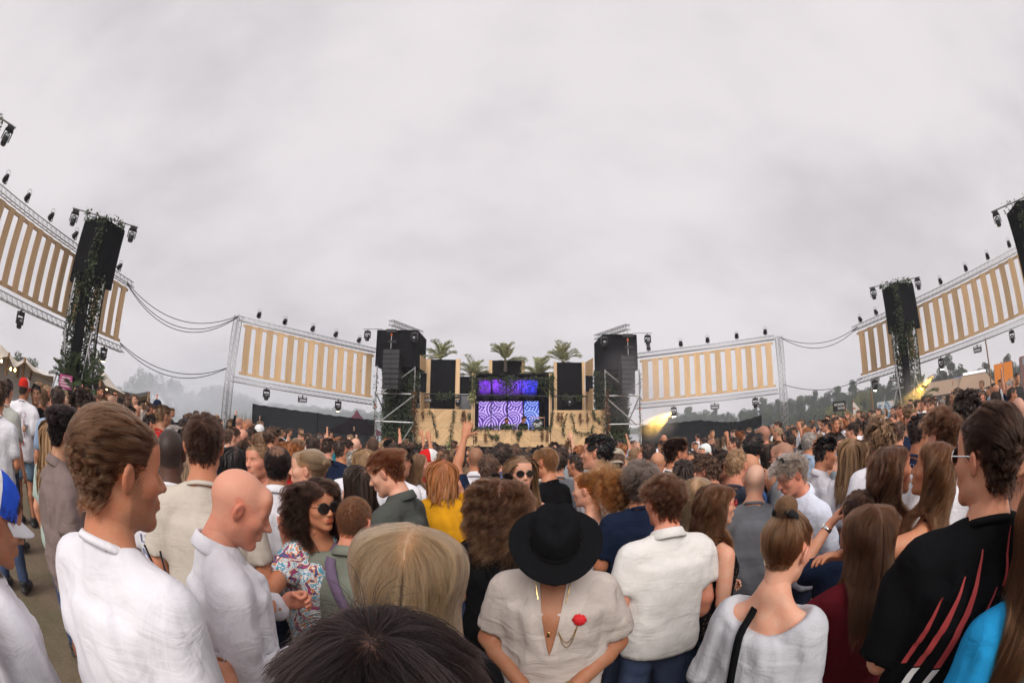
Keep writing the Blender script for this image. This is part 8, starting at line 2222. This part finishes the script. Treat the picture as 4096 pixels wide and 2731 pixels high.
 (3683, 1732, 3.2, 46, 'm', ('fade', 'black'), 'tan', ('tee', (.02, .028, .07)), 'dotted_cloth', 'dd', (8, 0, 0), 'man with a fade haircut and glasses in a navy dotted shirt', dict(acc=[A_glasses(frame='silver')])),
 (3768, 1740, 2.5, -42, 'm', ('messy', 'brown'), 'fair', ('tee', WHITE), 'cloth', 'dd', (-8, 4, 0), 'man with curly brown hair in a white t-shirt behind the chin lifting woman', dict(q='hi')),
 (3860, 1668, 2.9, -10, 'm', ('curlytop', 'dark'), 'light', ('tee', (.1, .1, .11)), 'cloth', 'dd', (0, 0, 0), 'man with dark curls behind the black drip t-shirt', {}),
 (3430, 2065, 2.0, -14, 'm', ('short', 'dark'), 'light', ('tee', NAVY), 'cloth', 'pf', (0, 10, 0), 'person in a navy t-shirt pointing with a raised hand', dict(acc=[A_watch(-1, 'silver', 'print_white', .028)], q='hi')),
 (4100, 1800, 2.4, -150, 'f', ('longwavy', 'brown'), 'light', ('blouse', (.3, .3, .3)), 'pattern_dark', 'dc', (0, 0, 0), 'woman in a dark patterned dress holding a can', {}),
 (4072, 1650, 4.0, -20, 'm', ('shaved', 'grey'), 'red', ('shirt_short', (.05, .10, .2)), 'pattern_dark', 'dd', (0, 0, 0), 'man with a shaved head in a patterned shirt', dict(scalp=.3)),
 (4048, 1580, 7.5, 80, 'm', ('crop', 'dark'), 'deep', ('shirt', WHITE), 'cloth', 'dd', (0, 0, 0), 'man in a white shirt standing higher on the right slope', {}),
 (3985, 1592, 8.0, 20, 'f', ('long', 'dark'), 'tan', ('tee', (.4, .3, .28)), 'cloth', 'dd', (0, 0, 0), 'woman with long dark hair on the right slope', {}),
 (3748, 1672, 6.0, 10, 'm', ('messy', 'auburn'), 'light', ('tee', OFFW), 'cloth', 'dd', (0, 0, 0), 'man with auburn hair before the black barrier', {}),
 (3775, 1676, 5.6, 30, 'm', ('short', 'black'), 'tan', ('tee', WHITE), 'cloth', 'dd', (0, 0, 0), 'man with black hair before the black barrier', {}),
 (2862, 1800, 7.5, 0, 'm', ('short', 'brown'), 'tan', ('tee', OFFW), 'cloth', 'du', (0, 0, 0), 'man punching one fist into the air before the right fence', dict(fist=True)),
 (3165, 1765, 8.5, 0, 'm', ('short', 'dark'), 'tan', ('tee', GREY), 'cloth', 'du', (0, 0, 0), 'man waving one hand high near the upright mast', {}),
 (1648, 1790, 9.5, 10, 'm', ('short', 'brown'), 'tan', ('tee', GREY), 'cloth', 'du', (0, 0, 0), 'man lifting one hand at the left end of the plank wall', {}),
 (2250, 1800, 9.0, 0, 'f', ('long', 'brown'), 'fair', ('tee', GREY), 'cloth', 'du', (0, 0, 0), 'woman lifting an open hand under the right plank wall', {}),
]
placed = [(Vector(o.location).x, Vector(o.location).y) for o in bpy.data.objects if o.parent is None and o.name.startswith('person')]
AM = {'d': 'down', 'f': 'front', 'c': 'cup', 'u': 'up', 'p': 'pointup'}
for i, (px, py, d, rel, sex, hr, sk, tp, tm, ar, hd, lab, ex) in enumerate(MIDS):
    ex = dict(ex); fist = ex.pop('fist', False); qq = ex.pop('q', 'mid'); a2 = [AM[ar[0]], AM[ar[1]]]
    if fist: a2 = [a if a != 'up' else 'fistup' for a in a2]
    bc = ex.pop('bottom', None) or [('jeans', JEANS), ('jeans', DKJ), ('trousers', BLK), ('shorts', KHAKI)][i % 4]
    o = person(px, py, d, rel, sex=sex, q=qq, arms=tuple(a2), hair=hr, skin=sk, top=tp, topmat=tm, head=hd, label=lab, bottom=bc, seed=i % 5 if qq == 'mid' else 60 + i, **ex)
    placed.append((o.location.x, o.location.y))
# ------------------------------------------------------------------ the rest of the crowd, standing at random up to the stage
rc = np.random.default_rng(42)
N_IND = 300 - len([o for o in bpy.data.objects if o.parent is None and o.name.startswith('person')])
HM = [('short', 3), ('crop', 3), ('messy', 2), ('fade', 2), ('quiff', 1), ('bald', 1), ('shaved', 1), ('curlytop', .6), ('thin', .7)]
HF = [('long', 3), ('longwavy', 2), ('bob', 1), ('pony', 1.4), ('curly', .5)]
HCN = {'black': 'black', 'dark': 'dark brown', 'brown': 'brown', 'chestnut': 'chestnut', 'lightbrown': 'light brown', 'sandy': 'sandy', 'blonde': 'blonde', 'grey': 'grey', 'ginger': 'ginger', 'darkgrey': 'dark grey'}
HSN = {'short': 'short hair', 'crop': 'cropped hair', 'messy': 'tousled hair', 'fade': 'faded hair', 'quiff': 'swept up hair', 'curlytop': 'curly hair', 'thin': 'thinning hair', 'long': 'long hair', 'longwavy': 'wavy long hair', 'bob': 'bobbed hair', 'pony': 'tied back hair', 'curly': 'big curls'}
TC = [('white', WHITE, 7), ('black', BLACK, 5), ('navy', NAVY, 3), ('grey', GREY, 2), ('beige', BEIGE, 2), ('light blue', SKY, 1.2), ('olive', (.07, .075, .04), 1), ('maroon', MAROON, .7), ('red', R_, .5), ('cream', OFFW, 2), ('teal', TEAL, .5), ('pink', PINK, .5), ('rust', (.28, .09, .03), .5)]
def pick(L):
    wv = np.array([x[-1] for x in L], float); return L[rc.choice(len(L), p=wv / wv.sum())]
def inside(x, y):
    r = math.hypot(x, y); az = math.degrees(math.atan2(x, y))
    if r < 4.4 or y < 1.5: return False
    if az < -48 and r < 6.5: return False
    if az < -62 or az > 68: return False
    if y > 17.0 - .04 * abs(x) or x < -10.2 + (y < 9) * .4 or x > 14.6: return False
    if x < -5.5 and y > 13.0 + (x + 9) * .9: return False
    if x > 5.5 and y > 16.6: return False
    return True
expl = [(math.degrees(math.atan2(x, y)), math.hypot(x, y)) for x, y in placed]
cand = []
tries = 0
while len(cand) < 430 and tries < 60000:
    tries += 1
    x = rc.uniform(-11, 15); y = rc.uniform(2, 17)
    if not inside(x, y): continue
    r = math.hypot(x, y); az = math.degrees(math.atan2(x, y))
    if any((x - a) ** 2 + (y - b) ** 2 < .46 ** 2 for a, b in placed): continue
    if any(ed > r and ed < 10 and abs(ea - az) < math.degrees(.30 / r) for ea, ed in expl): continue
    placed.append((x, y)); cand.append((r, x, y))
cand.sort()
POSES_M = [('down', 'down'), ('front', 'cup'), ('down', 'cup'), ('phone', 'down'), ('photo', 'photo'), ('down', 'up')]; YAW = [0, 0, -28, 28]
def rand_spec(x, y, r):
    sex = 'm' if rc.random() < .64 else 'f'
    hs = pick(HM if sex == 'm' else HF)[0]
    hc = pick([('dark', 4), ('brown', 4), ('black', 2), ('chestnut', 2), ('lightbrown', 2), ('sandy', 1.5), ('grey', 1.0 if sex == 'm' else .2), ('blonde', .5 if sex == 'm' else 2), ('ginger', .5), ('darkgrey', .6 if sex == 'm' else .1)])[0]
    tn, tcol, _ = pick(TC); tt = pick([('tee', 5), ('shirt', 1.2), ('polo', 1), ('tank', .5)] if sex == 'm' else [('tee', 3), ('tank', 3), ('blouse', 1)])[0]
    sk = pick([('fair', 2), ('light', 4), ('tan', 4), ('red', 2), ('olive', 1), ('deep', .7), ('dark', .3)])[0]
    face = -math.degrees(math.atan2(x - 0, 19 - y)) + rc.normal(0, 14); other = rc.random() < .20
    rel = face if not other else face + rc.uniform(60, 300)
    hgt = rc.normal(1.80, .065) if sex == 'm' else rc.normal(1.685, .055)
    q = 'mid' if r < 7.6 else 'lo'
    ps = POSES_M[rc.choice(6, p=(.34, .22, .18, .12, .08, .06))] if q == 'mid' else POSES_M[rc.choice(6, p=(.5, .42, 0, 0, .04, .04))]
    hn = ('bald head' if hs == 'bald' else 'shaved %s head' % HCN[hc] if hs == 'shaved' else HCN[hc] + ' ' + HSN[hs])
    lab = '%s with %s in a %s %s%s' % ('man' if sex == 'm' else 'woman', hn, tn, {'tee': 't-shirt', 'shirt': 'shirt', 'polo': 'polo shirt', 'tank': 'tank top', 'blouse': 'blouse'}[tt], ', back to the stage' if other else '')
    return dict(xy=(x, y), height=float(np.clip(hgt, 1.55, 1.97)), rel=rel, sex=sex, q=q, arms=ps, head=(YAW[rc.integers(4)] if q == 'mid' else YAW[1 + rc.integers(2)], 0, 0), hair=(hs, hc), skin=sk, top=(tt, tcol), scalp=.5 if hs == 'shaved' else None,
                bottom=[('jeans', JEANS), ('jeans', DKJ), ('trousers', BLK)][rc.integers(3)] if q == 'mid' else ('jeans', [JEANS, DKJ, BLK][rc.integers(3)]), seed=int(rc.integers(4)), label=lab, group='crowd before the stage')
n_ind = max(0, N_IND)
for r, x, y in cand[:n_ind]:
    sp = rand_spec(x, y, r)
    if rc.random() < .10: sp['acc'] = [A_glasses(bool(rc.random() < .5))]
    elif rc.random() < .06 and sp['sex'] == 'm': 
        c = [(.6, .6, .6), BLACK, NAVY, (.4, .34, .27)][rc.integers(4)]; sp['acc'] = [A_cap(c, c, bool(rc.random() < .4))]; sp['hair'] = ('crop', sp['hair'][1])
        sp['label'] = sp['label'].replace(' in a ', ' and a cap in a ', 1)
    person(**sp)
# farthest heads by the stage: one mass of people
def far_mass(c):
    m, t, p = new_mat('crowd_colours'); at = nd(t, 'ShaderNodeAttribute'); at.attribute_name = 'cv'; t.links.new(at.outputs['Color'], p.inputs['Base Color']); p.inputs['Roughness'].default_value = .8
    parts = []
    for r, x, y in c:
        s = rand_spec(x, y, r); fig = build_figure(s['sex'], 'far', (0, 0, 0), s['arms'], s['head'], 1.0, 'm' if s['sex'] == 'm' else 'f', s['top'][0], 'jeans', 0.0, 0)
        J = fig['J']; k = s['height'] / 1.777; yaw = -math.radians(s['rel']); Rz = np.array(Matrix.Rotation(yaw, 3, 'Z')); org = np.array([x, y, float(ground_z(x, y))])
        def put(V, Q, col): parts.append(((V.astype(float) * k @ Rz.T + org).astype(F32), Q, np.broadcast_to(np.asarray(col, F32), (len(V), 3)).copy()))
        V, Q, A = fig['skin']; hcol = np.array(HCOL[s['hair'][1]]); sc = 0 if s['hair'][0] == 'bald' else (.5 if s['hair'][0] == 'shaved' else 1); sk = np.array(SKIN[s['skin']])
        col = sk[None] * (1 - A[:, :1] * sc) + hcol[None] * A[:, :1] * sc; parts.append(((V.astype(float) * k @ Rz.T + org).astype(F32), Q, col.astype(F32)))
        put(*fig['top'], s['top'][1]); put(*fig['bottom'], s['bottom'][1])
        if s['hair'][0] not in ('bald', 'shaved'):
            hk = ('arr', s['hair'][0], s['sex'])
            if hk not in _hair: _hair[hk] = hair_arrays(s['hair'][0], 'far', 0, s['sex'])
            V, Q, A = _hair[hk]; V = V.astype(float) @ J['Rh'].T + J['hc']; parts.append(((V * k @ Rz.T + org).astype(F32), Q, (hcol[None] * (.5 + A[:, :1])).astype(F32)))
    V, Q, A = join(parts); o = link('crowd', mk_mesh('crowd', V, Q, {'cv': A}, mats=[m])); tag(o, 'distant mass of festival visitors packed against the stage barrier', 'crowd', kind='stuff')
far_mass(cand[n_ind:])
# the two disc jockeys in the booth
zd = onY(2048, 1787, YS).z + .16
for px, py, rel, hr, ht, hd, lab, ac in ((2026, 1680, 172, ('short', 'black'), 'mb', (0, 18, 0), 'bearded disc jockey in headphones bent over the decks', 1), (2093, 1676, 140, ('messy', 'chestnut'), 'ms', (-10, 6, 0), 'disc jockey in a black t-shirt looking across the booth', 0)):
    p = onY(px, py, YS + .95)
    o = person(xy=(p.x, p.y), height=1.76, rel=rel, q='mid', arms=('front', 'front'), hair=hr, htype=ht, head=hd, skin='tan', top=('tee', BLACK), label=lab, zbase=p.z - 1.655 * 1.76 / 1.777, seed=3)
    if ac:
        mb = MB(); mb.path([(.085 * math.cos(a), -.01, .03 + .105 * math.sin(a)) for a in np.linspace(0, 3.14, 12)], .008, 5)
        for s in (-1, 1): mb.lathe([(.032, -.012), (.032, .012)], (s * .088, -.008, 0), 10, rotm(0, 90, 0))
        J = joints('m', (0, 0, 0), ('front', 'front'), (0, 18, 0), 1.0)
        h = mb.build('headphones', MATS['print_red'], o); h.matrix_local = Matrix.Translation(Vector(J['hc'])) @ Matrix([list(r) for r in J['Rh']]).to_4x4()
p = onY(2045, 1703, YS + .45); e = empty('dj_mixer', tuple(p)); tag(e, 'slim dark mixing desk with a lit edge on the booth counter', 'mixer'); MB().box((0, 0, .03), (.42, .30, .07)).build('body', MATS['black_metal'], e); MB().box((0, -.153, .05), (.36, .006, .02)).build('lit_edge', MATS['sign_white'], e)
# ------------------------------------------------------------------ haze in the air, stage smoke
def haze_box():
    m = bpy.data.materials.new('haze_air'); m.use_nodes = True; t = m.node_tree; t.nodes.clear(); o = t.nodes.new('ShaderNodeOutputMaterial'); v = t.nodes.new('ShaderNodeVolumePrincipled')
    v.inputs['Color'].default_value = (.90, .93, 1.0, 1); v.inputs['Density'].default_value = .0015; v.inputs['Anisotropy'].default_value = .0
    t.links.new(v.outputs[0], o.inputs['Volume'])
    b = MB().box((0, 90, 22), (900, 700, 52)).build('haze', m); tag(b, 'thin pale haze over the lake and festival ground', 'haze', kind='stuff')
haze_box()

def smoke(name, loc, rad, dens, label, col=(.93, .95, 1.0), seed=0.0, scale=1.0):
    m = bpy.data.materials.new(name + '_air'); m.use_nodes = True; t = m.node_tree; t.nodes.clear(); o = t.nodes.new('ShaderNodeOutputMaterial'); v = t.nodes.new('ShaderNodeVolumePrincipled')
    v.inputs['Color'].default_value = (*col, 1)
    tcn = t.nodes.new('ShaderNodeTexCoord'); ln = nd(t, 'ShaderNodeVectorMath', operation='LENGTH'); t.links.new(tcn.outputs['Object'], ln.inputs[0])
    f = ramp(t, ln.outputs['Value'], [(0.0, 1.0), (.95, 0.0)], 'EASE'); mp = nd(t, 'ShaderNodeMapping'); mp.inputs['Location'].default_value = (seed, seed, 0); t.links.new(tcn.outputs['Object'], mp.inputs[0])
    n = ramp(t, noise(t, mp.outputs[0], 1.6 * scale, 4, .6), [(.35, 0.0), (.7, 1.0)])
    m1 = nd(t, 'ShaderNodeMath', operation='MULTIPLY'); t.links.new(f, m1.inputs[0]); t.links.new(n, m1.inputs[1]); m2 = nd(t, 'ShaderNodeMath', operation='MULTIPLY'); t.links.new(m1.outputs[0], m2.inputs[0]); m2.inputs[1].default_value = dens
    t.links.new(m2.outputs[0], v.inputs['Density']); t.links.new(v.outputs[0], o.inputs['Volume'])
    V, Q = uvsphere((0, 0, 0), 1.0, 20, 12); b = link('smoke', mk_mesh('smoke', V, Q, mats=[m])); b.location = loc; b.scale = rad; tag(b, label, 'smoke', kind='stuff')
    return b
smoke('drift', (-95, 120, 6), (75, 85, 20), .030, 'pale smoke drifting over the lake by the tents')

smoke('tower', (5.2, 17.6, 3.6), (2.6, 1.5, 2.3), .5, 'grey stage smoke curling up the right speaker tower', (.8, .78, .85), 2.0)
def beam(src, dst, energy, size, label):
    """a lit lamp: its light shows in the smoke around it"""
    a = Vector(src); b = Vector(dst); l = bpy.data.lights.new('beam_lamp', 'SPOT'); l.energy = energy; l.color = (1.0, .58, .10); l.spot_size = math.radians(size); l.spot_blend = .35; l.shadow_soft_size = .06
    o = bpy.data.objects.new('beam_lamp', l); COL.objects.link(o); o.location = a; o.rotation_euler = (b - a).to_track_quat('-Z', 'Y').to_euler()
    c = (a + b) / 2; L = (b - a).length
    s = smoke('beam', tuple(c), (L * .62, L * .30, L * .40), .55, label, (.95, .93, .9), 5.0); s.rotation_euler = (b - a).to_track_quat('X', 'Z').to_euler()
pa = A(2690, 1648, 20.0); pb = A(2585, 1722, 17.5); beam(pa, pb, 4200, 20, 'puff of smoke lit yellow by the moving head light right of the stage')
pa = A(3752, 1472, 19.2); pb = A(3590, 1660, 16.5); beam(A(3735, 1500, 19.0), pb, 4000, 18, 'puff of smoke lit yellow beside the leafy tower on the right')

# labels describe clothes, hair and pose only
import re
for o in bpy.data.objects:
    if o.parent is None and 'label' in o:
        l = o['label']
        for a, b in ((r"\b(young|pale|tanned) (?=(man|woman|bald|blonde))", ''), (r"\b(man|woman|girl)\b", 'person'), (r"\b(his|her)\b", 'their'), (r"\bpale blonde\b", 'blonde')): l = re.sub(a, b, l)
        o['label'] = l
# prototypes of the light fixtures are not part of the place
for _r in _fx.values():
    for _c in list(_r.children): bpy.data.objects.remove(_c)
    bpy.data.objects.remove(_r)
